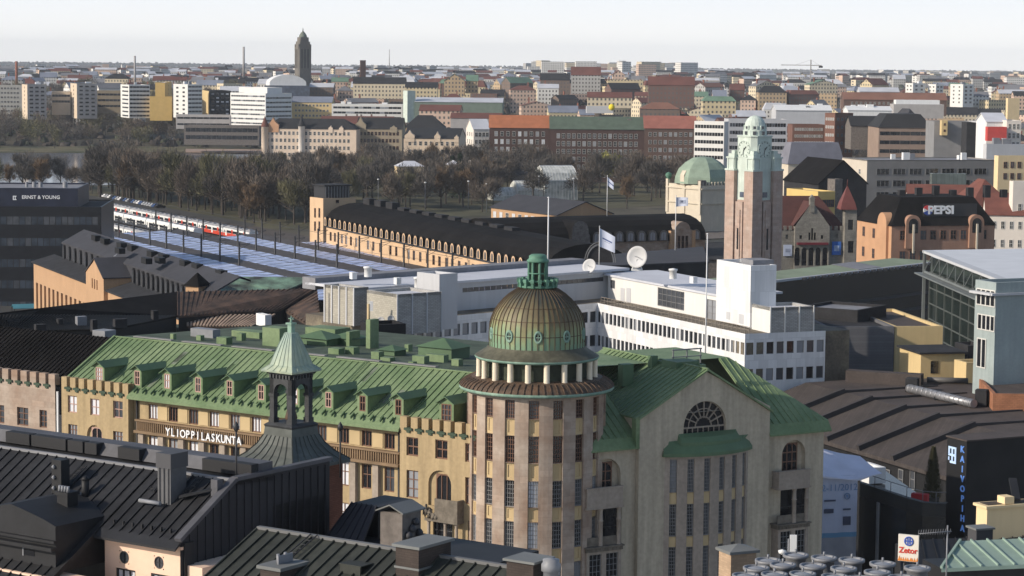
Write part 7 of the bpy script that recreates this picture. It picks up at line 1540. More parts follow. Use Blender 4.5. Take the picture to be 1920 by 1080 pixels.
# ---- orange block with black mansard and drink sign
pb, Fpb, dpb = BLD('mansard_block', 'orange plastered block with black mansard roof and white drink lettering', 'building', (1672, 424, 520), 1607, 1865, 14, 14, mat('salmon', (.38, .22, .15), .9, .1, .4, streak=.12, fine=.1).name, 'mans', 'roofblack', 6.2, ov=.3, Rr=wspec(2, 9, 1.5, 2.1, 1.0, 4.6, ('glass', 'glass_grey'), 'frame_brown'), L=wspec(2, 3, 1.3, 2.2, 1.2, 4.6, ('glass_grey',), 'frame_brown'), wall2=mat('orangelit', (.47, .27, .155), .9, .08).name)  # sunlight on the left face is put into its lighter orange
x0, x1, d_, z_, zb = dpb
for px in (1712, 1831):
    u, zz = Fpb.uz(px, 424, -.4); rA = 1.75; q = MB(); pts = [(u - rA, z_ - 5)] + [(u + rA, z_ - 5)] + [(u + rA * cos(pi * k / 10), z_ + .7 + rA * sin(pi * k / 10)) for k in range(11)]; q.extr(pts, -.6, 3.5); bay = build(q, 'arched_bay', mat('salmon'), Fpb, pb)
    q = MB(); pts = [(u - 1.1, z_ - 1.6), (u + 1.1, z_ - 1.6)] + [(u + 1.1 * cos(pi * k / 10), z_ + .6 + 1.1 * sin(pi * k / 10)) for k in range(11)]; q.extr(pts, -.66, -.602); build(q, 'arched_window', mat('glass'), Fpb, bay); build(MB().box(u - .2, u + .2, -1.0, -.66, z_ - 6, z_ + .4), 'flag_post', mat('creamstone'), Fpb, bay)
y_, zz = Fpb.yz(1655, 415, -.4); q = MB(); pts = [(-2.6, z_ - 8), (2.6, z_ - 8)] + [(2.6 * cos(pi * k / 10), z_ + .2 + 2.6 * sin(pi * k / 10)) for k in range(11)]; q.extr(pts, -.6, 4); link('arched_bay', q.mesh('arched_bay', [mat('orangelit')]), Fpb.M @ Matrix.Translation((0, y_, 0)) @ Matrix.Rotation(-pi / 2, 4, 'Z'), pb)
u, zz = Fpb.uz(1762, 394, 1.2); text('PEPSI', 2.5, mat('white_letter'), Fpb, u, .6, zz, pb, ext=.12, bold=.10, xs=1.15); u, zz = Fpb.uz(1738, 394, 1.2); q = MB(); n = 16
for k in range(n):
    a, b = 2 * pi * k / n, 2 * pi * (k + 1) / n; mi = 0 if sin((a + b) / 2) > .3 else 1 if sin((a + b) / 2) < -.3 else 2; q.poly([(0, 0, 0), (1.1 * cos(a), 0, 1.1 * sin(a)), (1.1 * cos(b), 0, 1.1 * sin(b))], mi); q.poly([(1.1 * cos(a), 0, 1.1 * sin(a)), (1.1 * cos(a), .3, 1.1 * sin(a)), (1.1 * cos(b), .3, 1.1 * sin(b)), (1.1 * cos(b), 0, 1.1 * sin(b))], mi)
link('emblem', q.mesh('emblem', [mat('logored', (.55, .05, .05), .5), mat('logoblue', (.03, .07, .3), .5), mat('white')]), Fpb.M @ Matrix.Translation((u, .5, zz)), pb)
build(MB().box(u - 1, u + 12, .9, 1.1, zz - 1.4, zz + 1.4), 'sign_frame', mat('frame_dark'), Fpb, pb)
for k in range(7): build(MB().box(6 + k * 4.2, 7.4 + k * 4.2, d_ * .5, d_ * .5 + 1.3, z_ + 5.6, z_ + 7.4 + (k % 3) * .5), 'chimney', mat('feltdark'), Fpb, pb)
# ---- cream palace with red roofs, right edge
BLD('cream_palace', 'white rendered palace wing with dark red pitched roof right of the drink sign', 'building', (1850, 402, 575), None, 1960, -8, 16, mat('creamwhite', (.68, .62, .55), .9, .06).name, 'x', 'redtile3' if 'redtile3' in MATS else mat('redtile3', (.165, .062, .046), .85, .14, .4, fine=.12).name, 5, Rr=wspec(3, 6, .9, 1.9, 1.6, 4.5, ('glass', 'glass_grey'), 'frame_white'), dd=16)
BLD('palace_wing', 'white wall with red hipped roof behind the black mansard', 'building', (1899, 386, 600), 1822, None, 10, 14, 'creamwhite', 'hip', 'redtile3', 6.5, m=True, dd=16, Rr=wspec(2, 5, .9, 1.9, 2.6, 5, ('glass',), 'frame_white'))
BLD('white_corner_tower', 'plain white corner block with cornice at the right edge beside the red roof', 'building', (1900, 340, 575), 1898, 1990, 6, 20, 'creamwhite', 'flat', 'roofwhite', Rr=wspec(3, 5, .9, 1.9, 5.5, 3.4, ('glass',), 'frame_white'))
BLD('low_red_roof_house', 'low white arcade house under a long red tiled roof', 'building', (1816, 372, 640), 1703, None, -7, 8, 'creamwhite', 'x', 'redtile3', 3.4, m=True, dd=13, Rr=wspec(1, 9, 1.2, 1.6, .5, 3, ('glass_grey',), 'frame_white'))
BLD('glass_attic', 'glazed greenish attic hall behind the long red roof', 'building', (1812, 326, 660), 1748, 1834, 2, 7, mat('greenglass', (.10, .125, .12), .2, .2, .4, spec=.5, brick=(1.2, 8, .06, .6)).name, 'flat', 'roofwhite', m=True)
# ---- grey modern apartments behind
BLD('grey_apartments', 'grey modern apartment slab with recessed dark balconies and white roof sheds', 'building', (1626, 300, 720), 1579, 1868, 14, 18, mat('aptgrey', (.215, .205, .195), .9, .08).name, 'flat', 'roofgrey', wall2=mat('aptcream', (.52, .46, .38), .9, .06).name, Rr=wspec(3, 7, 4.2, 2.0, 2.6, 3.6, ('glass',), 'frame_grey', 3, 1, name='balcony'), L=wspec(2, 2, 1.4, 1.6, 3, 3.6, ('glass_grey',), 'frame_white'), boxes=6)
BLD('yellow_rear_house', 'bright yellow house behind the red theatre roof', 'building', (1534, 359, 560), 1475, 1566, 24, 12, mat('brightyellow', (.58, .42, .16), .9, .06).name, 'flat', 'roofgrey', Rr=wspec(2, 4, 1.1, 1.8, 2, 3.5, ('glass_grey',), 'frame_brown'))
BLD('black_gable_house', 'black steep roofed house behind the yellow house', 'building', (1535, 345, 590), 1470, 1625, 18, 12, 'feltdark', 'y', 'roofblack', 6)
BLD('pale_slab_house', 'narrow grey concrete pier by the theatre spire', 'building', (1566, 336, 575), 1562, 1580, 30, 18, 'hutgrey', 'flat', 'hutgrey')
BLD('grey_gabled_house', 'grey stone house with bluish mansard roof and pointed gables right of the clock tower', 'building', (1478, 308, 760), 1462, 1582, 12, 16, 'creamstone', 'mans', mat('bluegreyroof', (.17, .17, .20), .8, .12).name, 7, Rr=wspec(1, 6, 1.2, 2.4, 1.6, 4, ('glass',), 'frame_brown'))
# ================================================================== ground, water, park, far city
def sstep(a, b, x): t = max(0, min(1, (x - a) / (b - a))); return t * t * (3 - 2 * t)
def hgt(x, y):
    h = 20 * sstep(1500, 2050, y) + 5 * sstep(2300, 3400, y) - 12 * sstep(4500, 10000, y) - y * y / 1.47e7 + 3 * sin(x / 610 + 1) * sstep(1500, 2200, y) + 2.5 * sin(x / 1900 + y / 2500) * sstep(3000, 6000, y)
    return h
ysr = [20 * (26000 / 20) ** (k / 150) for k in range(151)]; nx_ = 90
q = MB()
for y in ysr:
    for i in range(nx_ + 1): x = (i / nx_ * 2 - 1) * (y * 1.1 + 300); q.v.append((x, y, hgt(x, y)))
for j in range(150):
    for i in range(nx_): a = j * (nx_ + 1) + i; q.f.append((a, a + 1, a + nx_ + 2, a + nx_ + 1)); q.m.append(0 if ysr[j] < 690 else (1 if ysr[j] < 2700 else 2)); q.sm.append(True)
gr_ = build(q, 'ground', [mat('asphalt', (.055, .054, .052), .9, .2, .1, fine=.2), mat('citysoil', (.075, .07, .05), .95, .35, .02, rgb2=(.10, .085, .055), fine=.3), mat('woodland', (.062, .052, .045), .95, .4, .006, rgb2=(.075, .07, .045), fine=.35)])
tag(gr_, kind='structure')
pw = [G(-700, 352, .15), G(640, 345, .15), G(640, 284, .15), G(-700, 280, .15)]
mw_ = mat('water', (.16, .17, .20), .12, .12, .02, spec=.5); tag(build(MB().poly([tuple(p) for p in pw]), 'water', mw_), kind='structure')
pg_ = [G(-500, 420, .05), G(560, 430, .05), G(980, 400, .05), G(1330, 380, .05), G(1330, 316, .05), G(640, 318, .05), G(640, 345.5, .05), G(-500, 352.5, .05)]
tag(build(MB().poly([tuple(p) for p in pg_]), 'park_lawn', mat('lawn', (.065, .068, .035), .95, .35, .05, rgb2=(.095, .085, .045), fine=.3)), kind='structure')
pr_ = [G(150, 372, .12), G(300, 397, .12), G(470, 425, .12), G(480, 420, .12), G(310, 389, .12), G(160, 365, .12)]
tag(build(MB().poly([tuple(p) for p in pr_]), 'park_road', mat('asphalt')), kind='structure')
pr_ = [G(100, 430, .1), G(560, 510, .1), G(640, 455, .1), G(300, 390, .1)]
tag(build(MB().poly([tuple(p) for p in pr_]), 'rail_yard', mat('ballast', (.085, .07, .06), .95, .25, .2, fine=.3)), kind='structure')
pb_ = [G(-600, 283, .6), G(640, 286, .6), G(640, 276, .9), G(-600, 272, .9)]
tag(build(MB().slab([tuple(p) for p in pb_], 1.2), 'shore_bank', mat('bank', (.075, .085, .035), .95, .3, .05, rgb2=(.11, .09, .05))), kind='structure')
pb_ = [G(348, 284, 1.1), G(500, 286, 1.1), G(500, 280, 1.15), G(348, 279, 1.15)]
tag(build(MB().slab([tuple(p) for p in pb_], .6), 'shore_promenade', mat('promenade', (.30, .22, .18), .9, .15)), kind='structure')
# ---- bare trees: trunk, limbs and a crown of many thin twigs
def twig_tree(seed, H, Wd, n, tw=.16, shape='round', leaf=0):
    rd = random.Random(seed); t = MB(); c = MB()
    t.tube((0, 0, 0), (rd.uniform(-.2, .2), rd.uniform(-.2, .2), H * .42), H * .018 + .05, H * .011 + .03, 6, cap=False)
    top = Vector((0, 0, H * .4)); tips = []
    for k in range(9):
        a = rd.uniform(0, 2 * pi); e = rd.uniform(.35, 1.3); L_ = H * rd.uniform(.3, .5); p = Vector((0, 0, H * rd.uniform(.2, .42))); d = Vector((cos(a) * cos(e), sin(a) * cos(e), sin(e))); b = p + d * L_; b.x *= Wd / H * 1.6; b.y *= Wd / H * 1.6
        t.tube(p, b, H * .008 + .02, .03, 5, cap=False); tips.append(b)
    lob = [(Vector((rd.uniform(-1, 1) * Wd * .3, rd.uniform(-1, 1) * Wd * .3, H * rd.uniform(.42, .84))), rd.uniform(.13, .25) * Wd) for _ in range(13)]
    for k in range(n):
        lc, lr = lob[rd.randrange(13)]
        d = Vector((rd.gauss(0, 1), rd.gauss(0, 1), rd.gauss(0, 1))); d.normalize(); p = lc + d * lr * (rd.random() ** .45)
        if shape == 'birch': p.x *= .7; p.y *= .7
        if p.z < H * .2: continue
        o = (p - Vector((0, 0, H * .35))).normalized(); dr = (o * .8 + Vector((rd.gauss(0, .5), rd.gauss(0, .5), rd.gauss(.5, .5)))).normalized(); L_ = rd.uniform(.6, 2.0) * H / 14
        s_ = dr.cross(Vector((rd.gauss(0, 1), rd.gauss(0, 1), rd.gauss(0, 1)))).normalized() * tw * rd.uniform(.5, 1.3) / 2
        if leaf: L_ *= .5; s_ *= leaf
        c.poly([p - s_, p + s_, p + dr * L_ + s_ * .4, p + dr * L_ - s_ * .4], 0 if rd.random() < .7 else 1)
    return t, c
def conifer(seed, H, Wd):
    rd = random.Random(seed); t = MB().tube((0, 0, 0), (0, 0, H * .95), H * .018, .03, 6); c = MB()
    for k in range(1300):
        f = rd.random() ** .8; z = H * (.08 + .92 * f); r = Wd / 2 * (1 - f) * rd.uniform(.4, 1.1) + .15; a = rd.uniform(0, 2 * pi); p = Vector((cos(a) * r, sin(a) * r, z)); d = Vector((cos(a), sin(a), -.35)).normalized(); s_ = Vector((-sin(a), cos(a), rd.uniform(-.4, .4))) * .35
        c.poly([p - d * .5 - s_, p - d * .5 + s_, p + d * .6 + s_ * .3, p + d * .6 - s_ * .3])
    return t, c
mat('bark', (.055, .045, .038), .9, .25, 1); TM = {}
for nm, c1, c2 in (('brown', (.135, .108, .085), (.09, .075, .062)), ('rust', (.165, .11, .065), (.115, .08, .052)), ('dark', (.10, .088, .077), (.065, .058, .052)), ('olive', (.12, .112, .06), (.085, .08, .048)), ('green', (.23, .22, .05), (.15, .15, .045)), ('fir', (.022, .036, .020), (.022, .036, .020)), ('thuja', (.060, .058, .028), (.05, .05, .025))):
    TM[nm] = [mat('twig_' + nm, c1, .95, .3, .4), mat('twig2_' + nm, c2, .95, .3, .4)]
PROTO = {}
for nm in ('brown', 'rust', 'dark', 'olive', 'green'):
    for v in range(3):
        t, c = twig_tree(ord(nm[0]) * 10 + v, 14, 11.5 if nm != 'rust' else 8.5, 2500 if nm != 'green' else 2600, .15 if nm != 'green' else .3, 'birch' if nm == 'rust' else 'round', 1.6 if nm == 'green' else 0)
        PROTO[nm, v] = (t.mesh('trunk', [mat('bark')]), c.mesh('crown', TM[nm]))
for v in range(2):
    t, c = conifer(v, 15, 6); PROTO['fir', v] = (t.mesh('trunk', [mat('bark')]), c.mesh('crown', TM['fir']))
rt = random.Random(5)
def tree(p, Hs, kind, label, group=None, name='bare_tree', wx=1.0):
    me = PROTO[kind, rt.randrange(2 if kind == 'fir' else 3)]; s_ = Hs / 14
    M_ = Matrix.Translation(p) @ Matrix.Rotation(rt.uniform(0, 6.28), 4, 'Z') @ Matrix.Diagonal((s_ * wx * rt.uniform(.85, 1.2), s_ * wx * rt.uniform(.85, 1.2), s_, 1))
    o = thing(name, label, 'tree', M=M_, group=group); link('trunk', me[0], M_, o); link('crown', me[1], M_, o); return o
KD = ['brown', 'brown', 'dark', 'dark', 'olive', 'rust']
LBL = {'brown': 'brown', 'dark': 'dark', 'olive': 'olive tinged', 'rust': 'rust brown'}
def zone(n, px0, px1, f0, f1, h0, h1, where, kinds=KD, zf=None):
    for k in range(n):
        px = rt.uniform(px0, px1); py = rt.uniform(f0(px), f1(px)); p = G(px, py, 0); 
        if zf: p = P(px, py, zf); p.z = hgt(p.x, p.y)
        kd = rt.choice(kinds); tree(p, rt.uniform(h0, h1), kd, 'leafless %s tree %s' % (LBL[kd], where), '%s bare trees %s' % (LBL[kd], where))
zone(70, -20, 640, lambda x: 352, lambda x: 362 + max(0, x - 150) * .12, 9, 17.5, 'in the park before the lake')
zone(76, 180, 600, lambda x: 362 + max(0, x - 200) * .12, lambda x: 372 + max(0, x - 190) * .15, 15, 24, 'along the railway side of the park')
zone(64, 570, 960, lambda x: 332, lambda x: 398, 13, 19, 'behind the station wing')
zone(50, 860, 1330, lambda x: 328, lambda x: 380, 13, 20, 'before the long brick houses', ['brown', 'brown', 'dark', 'rust'])
zone(18, 480, 880, lambda x: 318, lambda x: 330, 9, 13, 'below the black roofed apartment houses')
q = MB()     # the belt on the far shore reads as one mass
for k in range(300):
    px, py = rt.uniform(-220, 345 + 100 * rt.random() ** 2), rt.uniform(232, 281); p = G(px, py, 0); p.z = hgt(p.x, p.y) - .5; H = rt.uniform(14, 23); m_ = rt.randrange(3); q.tube(p, p + Vector((0, 0, H * .6)), .3, .1, 5, 3)
    lob = [(Vector((rt.uniform(-1, 1) * H * .24, rt.uniform(-1, 1) * H * .24, H * rt.uniform(.35, .85))), H * rt.uniform(.1, .2)) for _ in range(8)]
    for i in range(420):
        lc, lr = lob[i % 8]; d = Vector((rt.gauss(0, 1), rt.gauss(0, 1), rt.gauss(0, 1))).normalized(); a = p + lc + d * lr * rt.random() ** .5; dr = (d * .6 + Vector((rt.gauss(0, .4), rt.gauss(0, .4), .6))).normalized(); s_ = dr.cross(Vector((rt.gauss(0, 1), rt.gauss(0, 1), .1))).normalized() * .14; L_ = rt.uniform(1, 2.6); q.poly([a - s_, a + s_, a + dr * L_ + s_ * .4, a + dr * L_ - s_ * .4], m_)
tag(build(q, 'far_shore_trees', [TM['dark'][0], TM['brown'][0], TM['olive'][0], mat('bark')]), kind='stuff')
zone(12, 1595, 1790, lambda x: 322, lambda x: 330, 11, 16, 'before the dark brown office', ['dark', 'brown'])
for k in range(4): p = G((462, 476, 448, 1175)[k], (412, 418, 405, 392)[k], 0); tree(p, (17, 15, 16, 14)[k], 'rust', ('tall rusty birch nearest to the canopies', 'rusty birch standing right of the tallest birch', 'slim rusty birch left of the tallest birch', 'round rusty tree in front of the brick houses')[k], name='birch')
p = G(1140, 352, 0); tree(p, 17, 'green', 'fresh yellow green tree before the long brick house', name='budding_tree', wx=1.1); p = G(940, 345, 0); tree(p, 9, 'green', 'small yellow green tree left of the glass palm house', name='budding_tree')
for k, (px, py, h) in enumerate(((848, 372, 17), (862, 378, 19), (775, 322, 9), (1742, 318, 13))): tree(G(px, py, 0), h, 'fir', ('dark conifer left of its twin behind the station wing', 'tallest dark conifer behind the station wing', 'small dark conifer at the foot of the cream apartment house', 'broad dark spruce before the brown office')[k], name='conifer')
# shrub on the terrace
cp = P(1748, 938, 197); t, c = conifer(9, 3.4, 1.5)
rd = random.Random(3); c = MB()
for k in range(2600):
    f = rd.random(); r = .85 * (1 - f) ** .7 * rd.uniform(.3, 1) + .03; a = rd.uniform(0, 6.28); p_ = Vector((r * cos(a), r * sin(a), .3 + 4.2 * f)); d = Vector((cos(a) * .6, sin(a) * .6, .8)).normalized(); s_ = Vector((-sin(a), cos(a), 0)) * .05; c.poly([p_ - s_, p_ + s_, p_ + d * .22 + s_ * .3, p_ + d * .22 - s_ * .3], rd.random() < .3)
o = thing('thuja', 'tall cone shaped evergreen in a planter on the dark terrace', 'tree', M=Matrix.Translation(cp)); link('crown', c.mesh('crown', TM['thuja']), Matrix.Translation(cp), o); link('trunk', MB().tube((0, 0, -.2), (0, 0, 3), .08, .03).mesh('trunk', [mat('bark')]), Matrix.Translation(cp), o); link('planter', MB().box(-.5, .5, -.5, .5, -.7, .3).mesh('planter', [mat('terrdark')]), Matrix.Translation(cp), o)
# ---- parked cars
def car_proto(paint):
    q = MB(); sec = [(-2.2, .3), (2.2, .3), (2.25, .75), (1.3, .92), (-1.9, .95), (-2.25, .8)]
    q.extr(sec, -.85, .85); cb = MB().extr([(-1.7, .93), (1.05, .93), (.35, 1.45), (-1.2, 1.47)], -.72, .72, 1, 0); wh = []
    return q.mesh('body', [mat(paint)]), cb.mesh('cabin', [mat('glass'), mat(paint)])
wm_ = MB().lathe([(.01, -.1), (.32, -.1), (.32, .1), (.01, .1)], 10).mesh('wheel', [mat('frame_dark')])
CP = {}
def car(p, yaw, paint, label, group):
    if paint not in CP: CP[paint] = car_proto(paint)
    M_ = Matrix.Translation(p) @ Matrix.Rotation(yaw, 4, 'Z'); o = thing('parked_car', label, 'car', M=M_, group=group); link('body', CP[paint][0], M_, o); link('cabin', CP[paint][1], M_, o)
    for x in (-1.4, 1.4):
        for y in (-.8, .8): link('wheel', wm_, M_ @ Matrix.Translation((x, y, .32)) @ Matrix.Rotation(pi / 2, 4, 'X'), o)
mat('carwhite', (.65, .65, .66), .3, .05); mat('cardark', (.03, .03, .035), .3, .1); mat('carsilver', (.32, .33, .35), .3, .1); mat('carblue', (.05, .09, .2), .3, .1)
PN = {'carwhite': 'white', 'cardark': 'black', 'carsilver': 'silver', 'carblue': 'blue'}
for k in range(22):
    t = k / 21; px, py = 196 + 104 * t, 369 + 21 * t; p = G(px, py, .15); pa = rt.choice(list(PN)); car(p, FP.th + pi / 2 + .2, pa, '%s car parked along the park road beside the tracks' % PN[pa], '%s cars along the park road' % PN[pa])
for k in range(12):
    px = 322 + 11 * k; p = G(px, 270 + rt.uniform(-1.5, 1), 0); p.z = hgt(p.x, p.y) + .05; pa = rt.choice(list(PN)); car(p, rt.uniform(-.2, .2), pa, '%s car on the far shore road beyond the lake' % PN[pa], '%s cars on the far shore' % PN[pa])
# park lamps
lp0 = None
for k, (px, py) in enumerate(((797, 395), (878, 392), (912, 398), (709, 388), (1075, 385), (560, 395), (1010, 380))):
    p = G(px, py, 0); M_ = Matrix.Translation(p)
    if lp0 is None:
        lp0 = thing('street_lamp', '', 'lamp', M=M_); link('post', MB().tube((0, 0, 0), (0, 0, 11), .14, .09).mesh('post', [mat('greymetal')]), M_, lp0); link('lamp_head', MB().lathe([(.05, 10.8), (.5, 11), (.45, 11.3), (.05, 11.4)], 10).mesh('lamp_head', [mat('white')]), M_, lp0); o = lp0
    else: o = copy_tree(lp0, M_)
    tag(o, 'slim grey street lamp among the bare park trees', 'lamp', 'street lamps in the park')
# ---- glass palm house and kiosk in the park
pf = P(1020, 352, 1000); FPl = Frame((pf.x, pf.y), R(20)); ph = thing('palm_house', 'white framed stepped glass palm house among the park trees', 'greenhouse', FPl)
def gl(x0, x1, y0, y1, z0, z1, pk, nm):
    q = MB().box(x0, x1, y0, y1, z0, z1, 0); n = 8; ym = (y0 + y1) / 2; pr = [(y0 + (y1 - y0) * k / n, z1 + (pk - z1) * sin(pi * k / n) ** .7) for k in range(n + 1)]
    for a, b in zip(pr, pr[1:]): q.poly([(x0, a[0], a[1]), (x1, a[0], a[1]), (x1, b[0], b[1]), (x0, b[0], b[1])], 0)
    q.poly([(x0, p_[0], p_[1]) for p_ in pr]); q.poly([(x1, p_[0], p_[1]) for p_ in reversed(pr)]); k = int((x1 - x0) / 1.3)
    for i in range(k + 1): x = x0 + (x1 - x0) * i / k; q.box(x - .07, x + .07, y0 - .08, y0 - .01, z0, z1, 1); 
    for i in range(k + 1):
        x = x0 + (x1 - x0) * i / k
        for a, b in zip(pr[:5], pr[1:5]): q.bar((x, a[0], a[1]), (x, b[0], b[1]), .14, .08, 1)
    q.box(x0, x1, y0 - .12, y0 - .01, z1 - .15, z1 + .15, 1); q.box(x0, x1, ym - .3, ym + .3, pk - .05, pk + .3, 1)
    build(q, nm, [mat('paleglass', (.44, .46, .42), .4, .25, .4, rgb2=(.56, .56, .52)), mat('white')], FPl, ph)
u0 = (932 - 1020) / 4400 * 820; S_ = 1000 / 4400
zq = lambda py: 60 - (py - 111) / 4400 * 1000
gl(-52 * S_, -2 * S_, 0, 11, -2, zq(356), zq(340), 'side_house'); gl(0, 66 * S_, -1, 13, -2, zq(338), zq(312), 'tall_house'); gl(-98 * S_, -54 * S_, 1, 9, -2, zq(366), zq(352), 'low_house')
BLD('kiosk_pavilion', 'small pale yellow pavilion with light grey hipped roof among the trees', 'pavilion', (745, 312, 1000), 740, 795, 12, 4, 'paleyellow', 'hip', 'roofwhite', 2.2); BLD('park_pavilion', 'little cream park pavilion with grey roof right of the pale yellow one', 'pavilion', (842, 310, 1000), 836, 864, 12, 4, 'creamstone', 'hip', 'roofwhite', 2)
BLD('dark_park_house', 'low dark roofed house behind the glass palm house', 'house', (960, 327, 1075), 958, 1030, -4, 6, 'hutgrey', 'hip', 'slategrey', 2.5, dd=9)
# ---- walls with a printed window pattern for houses whose windows are a pixel or two
def mat_win(key, rgb, wr=(.11, .105, .10), px=2.7, pz=3.2, lo=(.28, .3), hi=(.72, .78)):
    m = mat(key, rgb, .9, .08, .1); t = m.node_tree; N = t.nodes; L = t.links; b = N['Principled BSDF']; src = b.inputs['Base Color'].links[0].from_socket
    tc = N.new('ShaderNodeTexCoord'); sx = N.new('ShaderNodeSeparateXYZ'); L.new(tc.outputs['Object'], sx.inputs[0])
    def op(o, a, c=None):
        n = N.new('ShaderNodeMath'); n.operation = o
        for i, v in enumerate((a, c)):
            if v is None: continue
            if isinstance(v, (int, float)): n.inputs[i].default_value = v
            else: L.new(v, n.inputs[i])
        return n.outputs[0]
    fu = op('FRACT', op('DIVIDE', op('ADD', sx.outputs[0], sx.outputs[1]), px)); fz = op('FRACT', op('DIVIDE', sx.outputs[2], pz))
    mk_ = op('MULTIPLY', op('MULTIPLY', op('GREATER_THAN', fu, lo[0]), op('LESS_THAN', fu, hi[0])), op('MULTIPLY', op('GREATER_THAN', fz, lo[1]), op('LESS_THAN', fz, hi[1])))
    ge = N.new('ShaderNodeNewGeometry'); sn = N.new('ShaderNodeSeparateXYZ'); L.new(ge.outputs['Normal'], sn.inputs[0]); mk_ = op('MULTIPLY', mk_, op('LESS_THAN', sn.outputs[2], .3))
    x = N.new('ShaderNodeMix'); x.data_type = 'RGBA'; L.new(mk_, x.inputs[0]); L.new(src, x.inputs[6]); x.inputs[7].default_value = (*wr, 1); L.new(x.outputs[2], b.inputs['Base Color']); return key
WALLS = {'cream': (.62, .53, .38), 'white': (.66, .64, .60), 'yellow': (.58, .48, .30), 'ochre': (.46, .34, .21), 'brick red': (.155, .09, .072), 'pale grey': (.42, .41, .39), 'pink': (.55, .40, .31), 'brown': (.17, .125, .10)}
for k, c in list(WALLS.items()): mat_win('w_' + k, c)
ROOFS = {'black': (.022, .022, .024), 'red': (.135, .055, .043), 'grey': (.17, .17, .18), 'pale': (.48, .49, .52), 'green': (.13, .21, .15), 'rust': (.20, .098, .068), 'bluish': (.19, .21, .26)}
for k, c in ROOFS.items(): mat('r_' + k, c, .85, .15, .1)
FG = ('glass', 'glass', 'glass_grey')
B_ = BLD
# near rank along the lake and the brick terrace
ap, Fap, dap = B_('ornate_apartments', 'long cream apartment house with black roof, round bay and red pointed turret', 'building', (668, 243, 1280), 490, None, -7, 24, mat('apcream', (.62, .50, .39), .9, .08).name, 'hip', 'r_black', 5.5, m=True, dd=16, Rr=wspec(5, 20, 1.3, 2.0, 1.4, 3.9, FG, 'frame_white', edge0=.05))
def turret(F, root, px, r, z0, z1, zc, wm, rm):
    u = F.uz(px, 250)[0]; build(MB().lathe([(r, z0), (r, z1), (r + .3, z1 + .1)], 14, (u, -.3)), 'turret_wall', mat(wm), F, root); build(MB().lathe([(r + .4, z1), (r * .75, z1 + (zc - z1) * .35), (r * .25, z1 + (zc - z1) * .75), (.05, zc)], 14, (u, -.3)), 'turret_roof', mat(rm), F, root)
zA = dap[3]; turret(Fap, ap, 566, 1.9, zA - 22, zA + 1.5, zA + 8, 'creamwhite', 'r_black'); turret(Fap, ap, 497, 2.0, zA - 22, zA + 1, zA + 7, 'apcream', 'r_red')
def gab(F, root, px, w_, z, h_, wm, rm='r_black'):
    u = F.uz(px, 250)[0]; build(MB().extr([(u - w_, z - 2), (u + w_, z - 2), (u + w_, z + h_ * .35), (u + w_ * .4, z + h_ * .6), (u, z + h_), (u - w_ * .4, z + h_ * .6), (u - w_, z + h_ * .35)], -.35, 3), 'gable', mat(wm), F, root)
gab(Fap, ap, 512, 3.2, zA, 6, 'orangelit'); 
for px in (620, 640): gab(Fap, ap, px, 1.2, zA, 2, 'apcream')
st_, Fst, dst = B_('stone_apartments', 'greyish brown stone apartment house with stepped gables beside the cream one', 'building', (754, 242, 1290), 669, None, -5, 23, mat('brownstone', (.30, .25, .18), .95, .12).name, 'x', 'r_black', 6, m=True, dd=14, Rr=wspec(5, 11, 1.3, 2.0, 1.6, 3.9, FG, 'frame_brown'))
gab(Fst, st_, 676, 3.0, dst[3], 6.5, 'brownstone'); gab(Fst, st_, 738, 2, dst[3], 2, 'brownstone')
cr_, Fcr, dcr = B_('cream_apartments', 'cream four storey apartment house with black roof and small gables', 'building', (860, 260, 1230), 757, 873, -5, 20, mat('apcream2', (.60, .48, .36), .9, .08).name, 'x', 'r_black', 5, m=True, dd=13, Rr=wspec(4, 9, 1.5, 2.2, 1.6, 4.2, FG, 'frame_white'))
gab(Fcr, cr_, 768, 2.6, dcr[3], 4.2, 'apcream2'); gab(Fcr, cr_, 820, 1.6, dcr[3], 3.6, 'apcream2'); gab(Fcr, cr_, 856, 1.2, dcr[3], 2, 'apcream2')
B_('turreted_dark_roof', 'low ochre house with steep black roofs behind the cream apartments', 'building', (832, 240, 1330), 758, None, -4, 10, 'w_ochre', 'hip', 'r_black', 7, m=True)
mat('rowbrick', (.085, .05, .042), .95, .14, .3, fine=.1)
W8 = lambda r, c, g=FG: wspec(r, c, 1.5, 2.2, 1.7, 3.7, g, 'frame_white')
B_('white_corner_house', 'white corner house with bluish grey roof left of the brick terrace', 'building', (888, 242, 1200), 874, 919, 14, 24, 'creamwhite', 'x', 'r_pale', 5, Rr=W8(6, 4), L=W8(6, 3), dd=14)
B_('brick_terrace_house', 'dark brick house under a bright orange roof in the long terrace', 'building', (1031, 240, 1150), 918, None, 1, 28, 'rowbrick', 'x', mat('orangeroof', (.36, .13, .06), .85, .12).name, 6, m=True, dd=13, Rr=wspec(6, 9, 1.6, 2.4, 1.8, 3.8, ('glass_white', 'glass', 'glass_dim', 'glass'), 'frame_white'))
B_('brick_terrace_house', 'dark brick house under a long dull green roof in the terrace', 'building', (1208, 243, 1150), 1031.5, None, 1, 28, 'rowbrick', 'x', mat('dullgreen', (.085, .115, .085), .85, .14).name, 6, m=True, dd=13, Rr=wspec(6, 16, 1.6, 2.4, 2.2, 3.8, ('glass', 'glass_dim', 'glass', 'glass_grey'), 'frame_white'))
B_('brick_terrace_house', 'dark brick house under a brick red roof at the terrace end', 'building', (1306, 241, 1150), 1208.5, None, 1, 28, mat('rowbrick2', (.12, .075, .06), .95, .12).name, 'x', mat('dustyred', (.30, .115, .085), .85, .12).name, 6, m=True, dd=13, Rr=wspec(6, 9, 1.5, 2.0, 2.0, 3.8, ('glass', 'glass_dim'), 'frame_white'))
